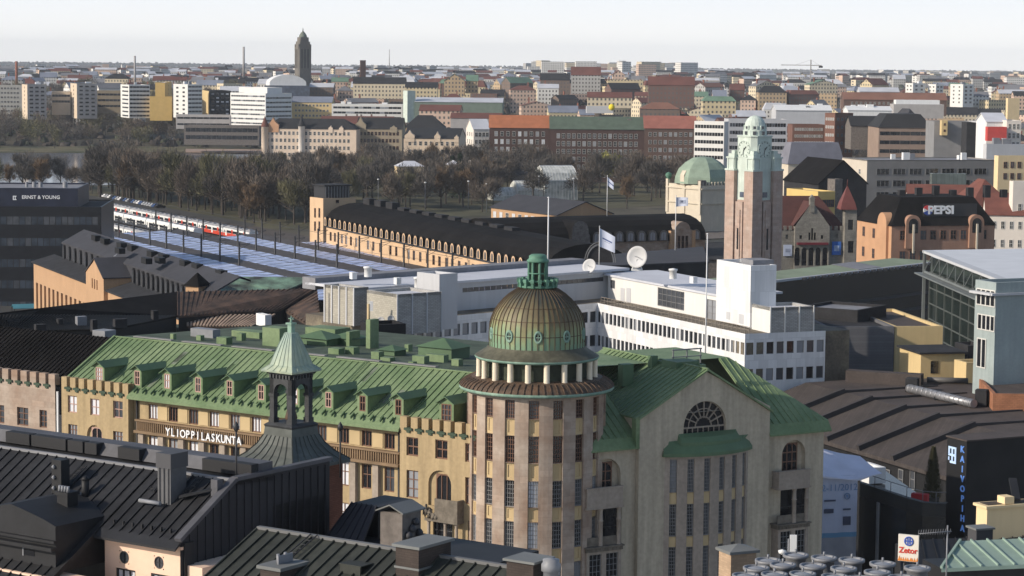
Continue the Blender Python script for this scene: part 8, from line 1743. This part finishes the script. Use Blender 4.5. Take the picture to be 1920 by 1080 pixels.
for k, px in enumerate((1015, 1070, 1125, 1180, 1225, 1280)): p = P(px, 229, 1155); tag(build(MB().box(-1, 1, -.5, 1.2, p.z - 1, p.z + 1.6), 'roof_chimney', mat('hutgrey'), Frame((p.x, p.y), 0)), 'squat grey chimney on the %s' % ('orange terrace roof', 'left part of the green terrace roof', 'middle of the green terrace roof', 'right part of the green terrace roof', 'left part of the dusty red terrace roof', 'right end of the dusty red terrace roof')[k], 'chimney')
# behind and left
B_('grid_apartments', 'grey apartment slab with a green roof edge at the far left', 'building', (41, 160, 1690), -40, None, 4, 26, 'pale' if 'pale' in MATS else mat('pale', (.40, .385, .35), .9, .08).name, 'flat', 'r_green', m=True, Rr=wspec(7, 12, 1.6, 1.5, 1.5, 3.2, FG, 'frame_white'))
W9 = wspec(8, 3, 2.4, 1.2, 1.6, 2.7, ('glass',), 'frame_grey', 2, 1, name='balcony'); W10 = wspec(8, 1, 1.4, 1.3, 1.6, 2.7, ('glass_grey',), 'frame_brown')
mat('towergrey', (.36, .34, .33), .9, .08); mat('towerlit', (.60, .49, .37), .9, .06)  # the towers' sunlit side has its light put into the paler colour
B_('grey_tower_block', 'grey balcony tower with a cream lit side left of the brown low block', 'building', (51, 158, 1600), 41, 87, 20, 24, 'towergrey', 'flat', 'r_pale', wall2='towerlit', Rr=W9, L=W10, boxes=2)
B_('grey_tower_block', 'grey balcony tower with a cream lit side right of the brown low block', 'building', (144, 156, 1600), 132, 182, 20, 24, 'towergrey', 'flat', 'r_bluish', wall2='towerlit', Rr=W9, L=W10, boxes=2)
B_('brown_low_block', 'light brown low block between the two grey towers', 'building', (132, 172, 1620), 97, None, 5, 16, 'towerlit', 'flat', 'roofgrey', m=True, Rr=band(2, 6, 1.5, 2, 4, ('glass',)))
B_('dark_low_block', 'dull brown low block between grey and white towers', 'building', (228, 170, 1640), 182, None, 5, 16, 'brownstone', 'flat', 'roofgrey', m=True, Rr=band(3, 6, 1.4, 2, 4, ('glass',)))
B_('banded_white_tower', 'white tower with dark window bands left of the yellow tower', 'building', (242, 159, 1560), 226, 281, 22, 22, 'lightwall', 'flat', 'r_bluish', Rr=band(8, 6, 1.2, .9, 2.7, ('glass',)), L=band(8, 3, 1.0, 1.2, 2.7, ('glass_grey',), .1, .2), boxes=2)
yt_, _, _ = B_('yellow_tower', 'bright yellow stepped tower between two white towers', 'building', (322, 181, 1560), 281, None, 6, 16, 'brightyellow2' if 'brightyellow2' in MATS else mat('brightyellow2', (.62, .42, .15), .9, .06).name, 'flat', 'roofgrey', m=True); B_(None, None, None, (309, 155, 1566), 291, 322, 4, 12, 'brightyellow2', 'flat', 'roofwhite', m=True, L=W10, parent=yt_)
B_('white_shaded_tower', 'white tower with a bluish shaded side right of the yellow tower', 'building', (352, 158, 1540), 325, 379, 42, 22, 'lightwall', 'flat', 'r_bluish', L=wspec(7, 2, 2.6, 1.2, 1.8, 2.8, ('glass',), 'frame_grey'), Rr=band(8, 4, 1.2, 1, 2.7, ('glass_grey',)), boxes=2)
B_('charcoal_block', 'charcoal block with white framed windows beside the big white office', 'building', (392, 170, 1560), 379, 433, 14, 18, 'feltdark', 'flat', 'r_black', wall2='yellowwall', Rr=wspec(6, 4, 2.0, 1.1, 1.6, 2.6, ('glass_white', 'glass', 'glass_dim'), 'frame_dark', 1, 1))
B_('big_white_office', 'big white office slab with long window rows above the lake shore', 'building', (498, 175, 1480), 432, 547, 50, 24, mat('officewhite', (.66, .655, .63), .8, .05).name, 'flat', 'r_bluish', L=band(8, 14, 1.0, 1.5, 2.85, ('glass_grey', 'glass_dim')), Rr=band(7, 8, 1.0, 2.5, 2.85, ('glass_grey', 'glass')))
B_('white_office_attic', 'windowless pale attic block on the big white office', 'building', (501, 164, 1495), 448, 529, 50, 4, 'officewhite', 'flat', 'r_bluish')
B_('concrete_podium', 'long low grey concrete podium left of the big white office', 'building', (432, 216, 1500), 330, None, -2, 9, 'towergrey', 'flat', 'roofgrey', m=True, Rr=band(2, 8, 1.2, 1.4, 4, ('glass',))); B_('dark_podium', 'dark glazed low block by the lake below the white office', 'building', (486, 236, 1440), 345, None, -2, 12, 'hutgrey', 'flat', 'roofgrey', m=True, Rr=band(2, 14, 2.4, 1.6, 4.5, ('glass',)))
B_('tan_long_house', 'tan long house with bluish roof and regular windows', 'building', (622, 192, 1520), 547, None, -3, 14, 'yellowwall', 'x', 'r_bluish', 3.6, m=True, Rr=wspec(3, 10, 1.3, 1.4, 1.4, 3.3, FG, 'frame_white'))
B_('white_long_office', 'long white office with grouped dark windows', 'building', (755, 196, 1500), 622, None, -3, 14, 'lightwall', 'flat', 'roofwhite', m=True, Rr=band(3, 16, 1.3, 1.6, 3.2, ('glass', 'glass_dim')), boxes=4)
B_('green_brick_tower', 'slim verdigris green tower right of the long white office', 'tower', (764, 170, 1480), 756, 779, 24, 20, 'palecopper', 'flat', 'r_bluish')
B_('round_green_hall', 'wide low greenish hall with curved white roof', 'building', (942, 192, 1480), 778, None, -1, 11, mat('hallgreen', (.16, .20, .165), .9, .1).name, 'x', 'r_pale', 2.5, m=True, dd=40)
B_('dark_red_house', 'pink house with dark red roof behind the black roofs', 'building', (862, 208, 1420), 786, None, -6, 10, 'w_pink', 'x', 'r_red', 3.5, m=True)
B_('grey_rear_house', 'plain grey rear house with maroon dormers', 'building', (940, 222, 1380), 845, None, -3, 14, 'towergrey', 'x', 'r_red', 3, m=True)
for k, (px, lab) in enumerate(((640, 'left'), (690, 'right'))): B_('red_roof_house', 'house with red roof and chimneys behind the %s part of the black apartment roofs' % lab, 'building', (px + 45, 232, 1330 + 20 * k), px - 40, None, -5, 10, 'w_brick red', 'x', 'r_red', 4, m=True, chim=3)
# right hand ranks
B_('banded_white_office', 'white office with bold dark bands left of the clock tower cupola', 'building', (1358, 228, 1040), 1302, 1366, 60, 22, 'lightwall', 'flat', 'roofgrey', L=band(6, 10, 1.5, 1.6, 3.4, ('glass',)))
B_('banded_grey_office', 'long bluish white banded office behind the clock tower cupola', 'building', (1476, 224, 1060), 1366, None, 3, 20, 'lightgreywall', 'flat', 'r_black', m=True, Rr=band(5, 20, 1.6, 1.8, 3.4, ('glass', 'glass_grey')))
B_('brown_brick_tower', 'tall brown brick block with a shaded right side and red light', 'building', (1566, 212, 1000), 1547, 1600, 34, 24, mat('brownbrick', (.155, .08, .06), .95, .12).name, 'flat', 'r_black', Rr=wspec(5, 4, 1.1, 1.3, 2, 3.4, ('glass_grey',), 'frame_grey'), L=wspec(5, 4, 1.0, 1.2, 2, 3.4, ('glass_dim',), 'frame_white'))
B_('brown_brick_wing', 'lower brown brick wing with many small windows', 'building', (1547, 234, 1010), 1486, None, 2, 14, 'brownbrick', 'flat', 'roofblack', m=True, Rr=wspec(4, 12, .8, 1.2, 1.4, 2.9, ('glass_dim', 'glass_grey'), 'frame_white'))
B_('brown_banded_office', 'brown banded office below a broad black pyramid roof with blue letters', 'building', (1747, 240, 960), 1648, None, 2, 14, mat('bandbrown', (.26, .19, .15), .9, .1).name, 'mans', 'r_black', 5.5, m=True, dd=24, Rr=band(3, 5, 1.5, 1.6, 3.6, ('glass',)))
B_('black_pyramid', 'grey black glazed pyramid behind the banded brown office', 'roof', (1700, 226, 1000), 1672, 1725, 20, 4, 'feltdark', 'hip', 'slategrey', 5)
B_('black_roof_slab', 'long black roofed house left of the banded brown office', 'building', (1650, 236, 985), 1596, None, 2, 10, 'hutgrey', 'x', 'r_black', 4, m=True)
B_('grey_blank_house', 'blank grey walled house with one lit yellow end beside the bare trees', 'building', (1830, 228, 880), 1752, None, 3, 14, mat('blankgrey', (.22, .22, .225), .9, .08).name, 'flat', 'r_black', m=True); B_('lit_yellow_stack', 'narrow sunlit yellow house end against the blank grey wall', 'building', (1777, 226, 876), 1766, None, 3, 5.5, 'yellowwall', 'flat', 'roofgrey', m=True, dd=2, Rr=wspec(2, 1, .8, .9, 1, 2.3, ('glass',), 'frame_brown'))
B_('charcoal_house_end', 'dark charcoal house end right of the blank grey wall', 'building', (1833, 230, 862), 1813, None, 3, 14, 'feltdark', 'flat', 'r_black', m=True, dd=8); B_('blue_grey_tower', 'narrow blue grey house with rows of dark windows', 'building', (1851, 228, 870), 1834, None, 3, 14, 'lightgreywall', 'flat', 'r_pale', m=True, Rr=wspec(4, 4, 1.1, 1, 1.4, 2.6, ('glass',), 'frame_grey'))
B_('white_gabled_hall', 'white slanted roof hall with a red panel at the right edge', 'building', (1888, 228, 840), 1850, None, 4, 14, 'white', 'x', 'roofwhite', 3, m=True); q_, Fq, dq = B_('red_panel_wall', 'bright red advertising panel wall below the white hall', 'wall', (1888, 238, 832), 1852, None, 4, 5, mat('adred', (.52, .07, .06), .7, .1).name, 'flat', 'roofwhite', m=True, dd=2)
B_('cream_classic_house', 'cream house with tall windows at the right edge beside the red panel', 'building', (1915, 226, 835), 1888, None, 4, 12, 'creamwhite', 'flat', 'roofwhite', m=True, Rr=wspec(3, 3, 1, 1.9, 1.2, 3.2, ('glass',), 'frame_white'))
B_('pale_roof_block', 'jumbled pale grey roof block above the yellowish house', 'building', (1850, 270, 800), 1845, 1990, 10, 9, 'lightgreywall', 'flat', 'roofwhite', boxes=6); B_('beige_end_house', 'beige house with dark windows at the right end of the grey apartments', 'building', (1872, 292, 705), 1868, 1990, 12, 12, 'paleyellow', 'flat', 'feltdark', Rr=wspec(2, 8, 1.2, 1.9, 1.8, 3.4, FG, 'frame_brown'))
B_('long_red_roof_house', 'long brick house with bright red roof behind the pale roof sheds', 'building', (1775, 188, 1500), 1582, None, -1, 10, 'rowbrick2', 'x', 'r_rust', 4.5, m=True, Rr=wspec(1, 20, 1.2, 1.6, 1.6, 3, FG, 'frame_white')); B_('white_shed_row', 'row of bright white roof sheds on a grey long block', 'building', (1762, 188, 1350), 1680, None, 0, 3.5, 'white', 'flat', 'roofwhite', m=True, dd=8); B_('grey_long_block', 'grey long block carrying the white sheds', 'building', (1770, 196, 1340), 1676, None, 0, 8, 'towergrey', 'flat', 'roofgrey', m=True)
B_('white_snowy_roofs', 'low block with bright white roofs left of the brown brick tower', 'building', (1560, 207, 1180), 1455, None, 3, 8, 'lightgreywall', 'x', 'white', 2.5, m=True, boxes=7); B_('white_gable_sheds', 'row of little white gabled attics behind the black pyramid', 'building', (1672, 207, 1180), 1590, None, 2, 5, 'white', 'x', 'white', 2, m=True, boxes=3)
B_('pale_blue_roof_hall', 'hall with long pale blue roof left of the white towers', 'building', (1686, 172, 1700), 1612, None, 0, 7, 'lightgreywall', 'x', 'r_pale', 3, m=True)
for k, (c, xl, xr) in enumerate((((1712, 156, 1900), 1698, 1735), ((1755, 158, 1900), 1740, 1769), ((1806, 158, 1850), 1782, 1826))): B_('white_towers', ('white tower with a red strip, leftmost of the three', 'white balcony tower in the middle of the three', 'white tower with tall plain shaft, rightmost of the three')[k], 'building', c, xl, xr, 30, 18, 'lightwall', 'flat', 'roofwhite', L=wspec(5, 2, 1.8, 1.4, 1.5, 3, ('glass',), 'frame_white'), Rr=wspec(5, 2, 2.2, 1.4, 1.5, 3, ('glass',), 'frame_grey'), boxes=1)
B_('beige_silo_tower', 'beige ribbed tower near the right edge', 'tower', (1890, 184, 1350), 1887, 1912, 10, 16, 'paleyellow', 'flat', 'roofgrey')
B_('red_hip_palace', 'pale house with a large dark red roof on the skyline', 'building', (1126, 141, 2000), 1071, None, -2, 16, 'w_pale grey', 'x', 'r_red', 7, m=True); B_('dark_block_church', 'dark brick block with black roof left of the red roofed skyline house', 'building', (1068, 150, 1960), 1013, None, -2, 14, 'w_brown', 'x', 'r_black', 5.5, m=True)
B_('yellow_hall', 'pale yellow long hall with a little gable tower', 'building', (1206, 150, 1950), 1140, None, 0, 10, 'w_yellow', 'flat', 'r_pale', m=True); B_('pink_gable_tower', 'pale pink gabled tower behind the yellow hall', 'building', (1171, 140, 1970), 1149, None, 0, 12, 'w_pink', 'y', 'r_rust', 4, m=True)
B_('orange_gable_house', 'orange gabled house with green roof on the skyline', 'building', (871, 152, 1900), 833, None, 0, 12, 'w_ochre', 'y', 'r_green', 6, m=True, dd=20); B_('orange_house', 'small orange house with green roof right of the gabled one', 'building', (896, 152, 1910), 874, None, 0, 10, 'w_ochre', 'x', 'r_green', 5, m=True)
B_('long_black_roof_house', 'cream house with long black roof and two lit gables', 'building', (760, 157, 1850), 662, None, -1, 12, 'w_cream', 'x', 'r_black', 5, m=True); B_('black_roof_cream_house', 'cream block with black roof left of the orange gabled house', 'building', (820, 164, 1800), 760, None, -1, 10, 'w_yellow', 'x', 'r_black', 4, m=True)
B_('red_brick_cluster', 'dark red brick block with stepped red roofs right of the centre', 'building', (1302, 160, 1650), 1216, None, -2, 16, 'w_brick red', 'x', 'r_red', 6, m=True, chim=3); B_('salmon_roof_house', 'low house with salmon hipped roof below the brick cluster', 'building', (1275, 205, 1420), 1200, None, -2, 6, 'w_brown', 'hip', 'r_rust', 4, m=True); B_('red_roof_cream_row', 'cream long house with red roof at mid distance', 'building', (1185, 183, 1560), 1102, None, -1, 7, 'w_cream', 'x', 'r_red', 3.5, m=True); B_('yellow_green_house', 'pale yellow house with green attic boxes below the red roof', 'building', (1380, 190, 1500), 1318, None, 0, 8, 'w_yellow', 'mans', 'r_green', 3, m=True); B_('round_gasholder', 'yellow ball sign on a pale low hall', 'building', (1150, 200, 1400), 1100, None, 0, 4, 'lightgreywall', 'flat', 'roofgrey', m=True)
p = P(1147, 201, 1400); tag(build(MB().lathe([(.01, -2), (1.5, -1.4), (1.9, 0), (1.5, 1.4), (.01, 2)], 12), 'yellow_ball', mat('ballyellow', (.75, .58, .02), .6), Frame((p.x, p.y), 0), z=p.z), 'bright yellow round sign on the roofs behind the green terrace roof', 'sign')
# ---- landmarks on the skyline
kc = P(568, 140, 1930); Fk = Frame((kc.x, kc.y), R(22)); kz = lambda py: P(568, py, 1930).z; ch = thing('granite_church_tower', 'tall grey granite church tower with domed top standing above the skyline', 'tower', Fk)
mat('churchgrey', (.17, .155, .135), .95, .12, .2, streak=.2); hb = 5.7
def stg(h, z0, z1, nm='stage', ch_=.22):
    c_ = h * ch_; pts = [(-h + c_, -h), (h - c_, -h), (h, -h + c_), (h, h - c_), (h - c_, h), (-h + c_, h), (-h, h - c_), (-h, -h + c_)]; build(MB().prism(pts, z0, z1), nm, mat('churchgrey'), Fk, ch)
stg(hb, 0, kz(88), 'shaft'); stg(hb * .86, kz(88), kz(78)); stg(hb * .7, kz(78), kz(70)); build(MB().lathe([(hb * .62, kz(70)), (hb * .55, kz(66)), (hb * .35, kz(62)), (hb * .2, kz(60)), (.5, kz(58)), (.15, kz(52))], 10), 'cupola', mat('cupolagreen', (.15, .17, .14), .9), Fk, ch)
for k in range(4):
    for j in (-1, 0, 1): build(MB().box(j * 2.6 - .5, j * 2.6 + .5, -hb - .15, -hb + .1, kz(128), kz(92), 0, Matrix.Rotation(pi / 2 * k, 4, 'Z')), 'slit_window', mat('slitdark', (.06, .055, .05), .9), Fk, ch)
for k in range(4): sx_, sy_ = (-1, 1, 1, -1)[k], (-1, -1, 1, 1)[k]; build(MB().box(sx_ * hb * .8 - .9, sx_ * hb * .8 + .9, sy_ * hb * .8 - .9, sy_ * hb * .8 + .9, kz(92), kz(83)), 'pinnacle', mat('churchgrey'), Fk, ch)
def stack(px, y0, y1, Y, r, m, label, nm='chimney_stack'):
    a, b = P(px, y1, Y), P(px, y0, Y); F_ = Frame((a.x, a.y), 0); o = thing(nm, label, 'chimney', F_); build(MB().tube((0, 0, a.z - 15), (0, 0, b.z), r * 1.15, r, 12), 'shaft', mat(m), F_, o); build(MB().lathe([(r, b.z - .5), (r * 1.15, b.z - .4), (r * 1.15, b.z), (r * .7, b.z + .1)], 12), 'rim', mat(m), F_, o)
stack(31, 115, 140, 2000, 1.0, 'brickfar', 'thin brown brick chimney at the far left skyline'); stack(253, 105, 135, 2100, .9, 'towergrey', 'thin grey chimney above the white towers'); stack(457, 88, 122, 2600, 1.2, 'towergrey', 'thin grey chimney left of the church tower')
bt_, Fbt, dbt = B_('brick_water_tower', 'square dark brick tower on the skyline right of the church', 'tower', (686, 113, 2100), 676, None, 10, 22, 'rowbrick', 'flat', 'r_black', m=True, dd=5)
a, b = P(730, 124, 4200), P(730, 92, 4200); F_ = Frame((a.x, a.y), 0); t_ = thing('radio_mast', 'faint lattice radio mast on the skyline', 'mast', F_); build(MB().tube((0, 0, a.z - 20), (0, 0, b.z), 1.2, .5, 6), 'shaft', mat('towergrey'), F_, t_)
a, b = P(1520, 142, 2400), P(1520, 112, 2400); F_ = Frame((a.x, a.y), 0); t_ = thing('tower_crane', 'tower crane with long thin jib on the right skyline', 'crane', F_); k_ = 2400 / 4400
build(MB().bar((0, 0, a.z - 20), (0, 0, b.z), 1.1, .01).box(-.55, .55, -.55, .55, a.z - 20, b.z), 'mast', mat('towergrey'), F_, t_); zj = P(1520, 122.5, 2400).z; build(MB().box(-56 * k_, 0, -.4, .4, zj - .3, zj + .5), 'jib', mat('towergrey'), F_, t_); build(MB().box(0, 20 * k_, -.5, .5, zj - .5, zj + .4), 'counter_jib', mat('towergrey'), F_, t_); build(MB().box(15 * k_, 22 * k_, -1, 1, zj - 2.4, zj - .5), 'counterweight', mat('feltdark'), F_, t_); build(MB().tube((0, 0, b.z), (-30 * k_, 0, zj), .12, n=4).tube((0, 0, b.z), (16 * k_, 0, zj), .12, n=4), 'tie', mat('towergrey'), F_, t_)
p = P(540, 152, 1880); F_ = Frame((p.x, p.y), R(10)); t_ = thing('white_sports_hall', 'white arched sports hall roof below the church tower', 'building', F_); k_ = 1880 / 4400
build(MB().extr([(-36 * k_, p.z - 10), (34 * k_, p.z - 10), (34 * k_, p.z - 1)] + [(34 * k_ * cos(pi * k / 10), p.z - 1 + 6 * sin(pi * k / 10) ** 1.3) for k in range(11)], 0, 40), 'arched_roof', mat('white'), F_, t_); build(MB().box(-44 * k_, 40 * k_, -3, 0, p.z - 12, p.z - 3.5), 'front', mat('glass_blue'), F_, t_)
# ---- the rest of the city: individual houses in streets, by kind
rf = random.Random(11); GROUPW = list(WALLS); occ = []
def filler(px, Y, w_, d_, h_, wall, roof, kind, th):
    d = ray(px, 200); x = d.x / d.y * Y; F_ = Frame((x, Y), th); z = hgt(x, Y) + h_
    lab = '%s walled house with %s %s roof in the far city' % (wall, roof, {'flat': 'flat', 'x': 'pitched', 'y': 'gabled', 'hip': 'hipped', 'mans': 'steep'}[kind])
    o = thing('city_house', lab, 'building', F_, group='%s houses with %s %s roofs' % (wall, roof, kind))
    build(MB().box(-w_ / 2, w_ / 2, 0, d_, z - h_ - 4, z - (.36 if kind == 'flat' else 0), bottom=False), 'wall', mat('w_' + wall), F_, o); roof_on(F_, o, -w_ / 2, w_ / 2, 0, d_, z, kind, 'r_' + roof, 'w_' + wall, rf.uniform(3, 5.5), .3)
    if kind != 'flat' and rf.random() < .75: u = rf.uniform(-.3, .3) * w_; build(MB().box(u - .5, u + .5, d_ * .5, d_ * .5 + 1, z, z + 6.2), 'chimney', mat('brickfar'), F_, o)
def thr(): return R(rf.choice((-8, -4, 0, 4, 12, 28, 38)) + rf.uniform(-4, 4))
n = 0
for Y, cnt, h0, h1 in ((1330, 18, 8, 12), (1430, 24, 9, 13), (1540, 30, 9, 15), (1650, 36, 9, 16), (1770, 38, 10, 17), (1900, 44, 10, 18), (2080, 46, 10, 18), (2300, 52, 9, 15), (2650, 56, 8, 14), (3050, 50, 8, 13)):
    for k in range(cnt):
        px = -60 + 2040 * (k + rf.uniform(.1, .9)) / cnt
        if Y < 1500 and px < 940: continue
        if Y < 1700 and px < 470: continue
        if Y > 1880 and 540 < px < 600: continue
        if Y > 2200 and px > 1340 and rf.random() < .6: continue
        left = px < 520 or Y > 2200
        wall = rf.choice(['cream', 'white', 'pale grey', 'yellow', 'pale grey', 'white'] if left else GROUPW + ['cream', 'yellow', 'pink', 'cream']); roof = rf.choice(['grey', 'pale', 'pale', 'black', 'bluish', 'red'] if left else ['black', 'red', 'grey', 'black', 'red', 'rust', 'green', 'bluish', 'pale']); kd = rf.choice(['x', 'hip', 'x', 'flat', 'y', 'mans'] if not left else ['x', 'flat', 'x', 'hip'])
        filler(px, Y + rf.uniform(-45, 45), rf.uniform(10, 27), rf.uniform(10, 14), rf.uniform(h0, h1), wall, roof, kd, thr())
q = MB()     # the farthest quarters read as one mass of tiny houses
for k in range(600):
    px = rf.uniform(-350, 2270) if k % 3 else rf.uniform(-60, 1340); Y = rf.uniform(2350, 4600); d = ray(px, 140); x = d.x / d.y * Y; z = hgt(x, Y); w_, d_, h_ = rf.uniform(9, 32), rf.uniform(9, 14), rf.uniform(7, 15); M_ = Matrix.Translation((x, Y, 0)) @ Matrix.Rotation(R(rf.choice((0, 5, 30, 38))), 4, 'Z'); mi = rf.randrange(5); q.box(0, w_, 0, d_, z - 3, z + h_, mi, M_, False)
    rp = [M_ @ Vector(p_) for p_ in ((-.4, -.4, z + h_), (w_ + .4, -.4, z + h_), (w_ + .4, d_ / 2, z + h_ + 3), (-.4, d_ / 2, z + h_ + 3), (w_ + .4, d_ + .4, z + h_), (-.4, d_ + .4, z + h_))]; mr_ = 5 + rf.randrange(4); q.poly([rp[0], rp[1], rp[2], rp[3]], mr_).poly([rp[3], rp[2], rp[4], rp[5]], mr_)
tag(build(q, 'far_quarters', [mat('w_' + k_) for k_ in ('white', 'cream', 'white', 'pale grey', 'pink')] + [mat('r_' + k_) for k_ in ('grey', 'pale', 'red', 'black')]), kind='stuff')
# pale tower blocks near the horizon
for k in range(110):
    px = rf.choice((rf.uniform(980, 1290), rf.uniform(1000, 1300), rf.uniform(-20, 1940), rf.uniform(1700, 1930))); Y = rf.uniform(3500, 6500) if px < 1300 else rf.uniform(3200, 5600); d = ray(px, 130); x = d.x / d.y * Y; w_ = rf.uniform(14, 40); h_ = rf.uniform(14, 30 if 980 < px < 1300 else 17); F_ = Frame((x, Y), R(rf.uniform(0, 45))); z = hgt(x, Y)
    wl = rf.choice(('white', 'white', 'cream', 'pale grey', 'pink')); o = thing('distant_block', 'tiny %s block near the horizon' % wl, 'building', F_, group='tiny %s blocks near the horizon' % wl); build(MB().box(0, w_, 0, 14, z - 3, z + h_, bottom=False), 'wall', mat('w_' + wl), F_, o); roof_on(F_, o, 0, w_, 0, 14, z + h_ + .4, 'flat', 'r_' + rf.choice(('grey', 'pale', 'red')), 'w_' + wl)
# far woods and street trees that read as one mass
def woods(name, n, pick, m, seed):
    rd = random.Random(seed); q = MB()
    for k in range(n):
        x, y, s_ = pick(rd); z = hgt(x, y); h_ = s_ * rd.uniform(.8, 1.4); m_ = rd.randrange(3); b = [(x + s_ * cos(a) * rd.uniform(.7, 1.2), y + s_ * sin(a) * rd.uniform(.7, 1.2), z + h_ * .25 * rd.random()) for a in (0, 1.26, 2.51, 3.77, 5.03)]; c = [(x + s_ * .6 * cos(a) * rd.uniform(.6, 1.3), y + s_ * .6 * sin(a), z + h_ * rd.uniform(.6, .95)) for a in (.6, 1.9, 3.1, 4.4, 5.6)]
        for i in range(5): q.poly([b[i], b[(i + 1) % 5], c[i]], m_); q.poly([b[(i + 1) % 5], c[(i + 1) % 5], c[i]], m_)
        q.poly(c, m_)
    tag(build(q, name, m), kind='stuff')
mw3 = [mat('wood1', (.062, .052, .046), .95, .3, .05), mat('wood2', (.078, .062, .05), .95, .3, .05), mat('wood3', (.05, .056, .038), .95, .3, .05)]
def pk1(rd):
    y = 2900 * (22000 / 2900) ** rd.random(); return rd.uniform(-.33, .33) * y, y, rd.uniform(2.2, 4.5) * (y / 2500) ** .5
woods('far_woods', 15000, pk1, mw3, 1)
def pk2(rd): y = rd.uniform(1520, 2450); return rd.uniform(-.26, .26) * y, y, rd.uniform(2.2, 4.6)
woods('street_greenery', 2600, pk2, mw3, 2)
# ---- hazy air
hz = bpy.data.materials.new('haze'); hz.use_nodes = True; t = hz.node_tree; t.nodes.remove(t.nodes['Principled BSDF']); v = t.nodes.new('ShaderNodeVolumePrincipled'); v.inputs['Color'].default_value = (.84, .91, 1.0, 1); v.inputs['Density'].default_value = 4.5e-5; v.inputs['Anisotropy'].default_value = -.25; t.links.new(v.outputs[0], t.nodes['Material Output'].inputs['Volume'])
tag(build(MB().box(-9000, 9000, -200, 12500, -12, 130), 'haze', hz), kind='stuff')
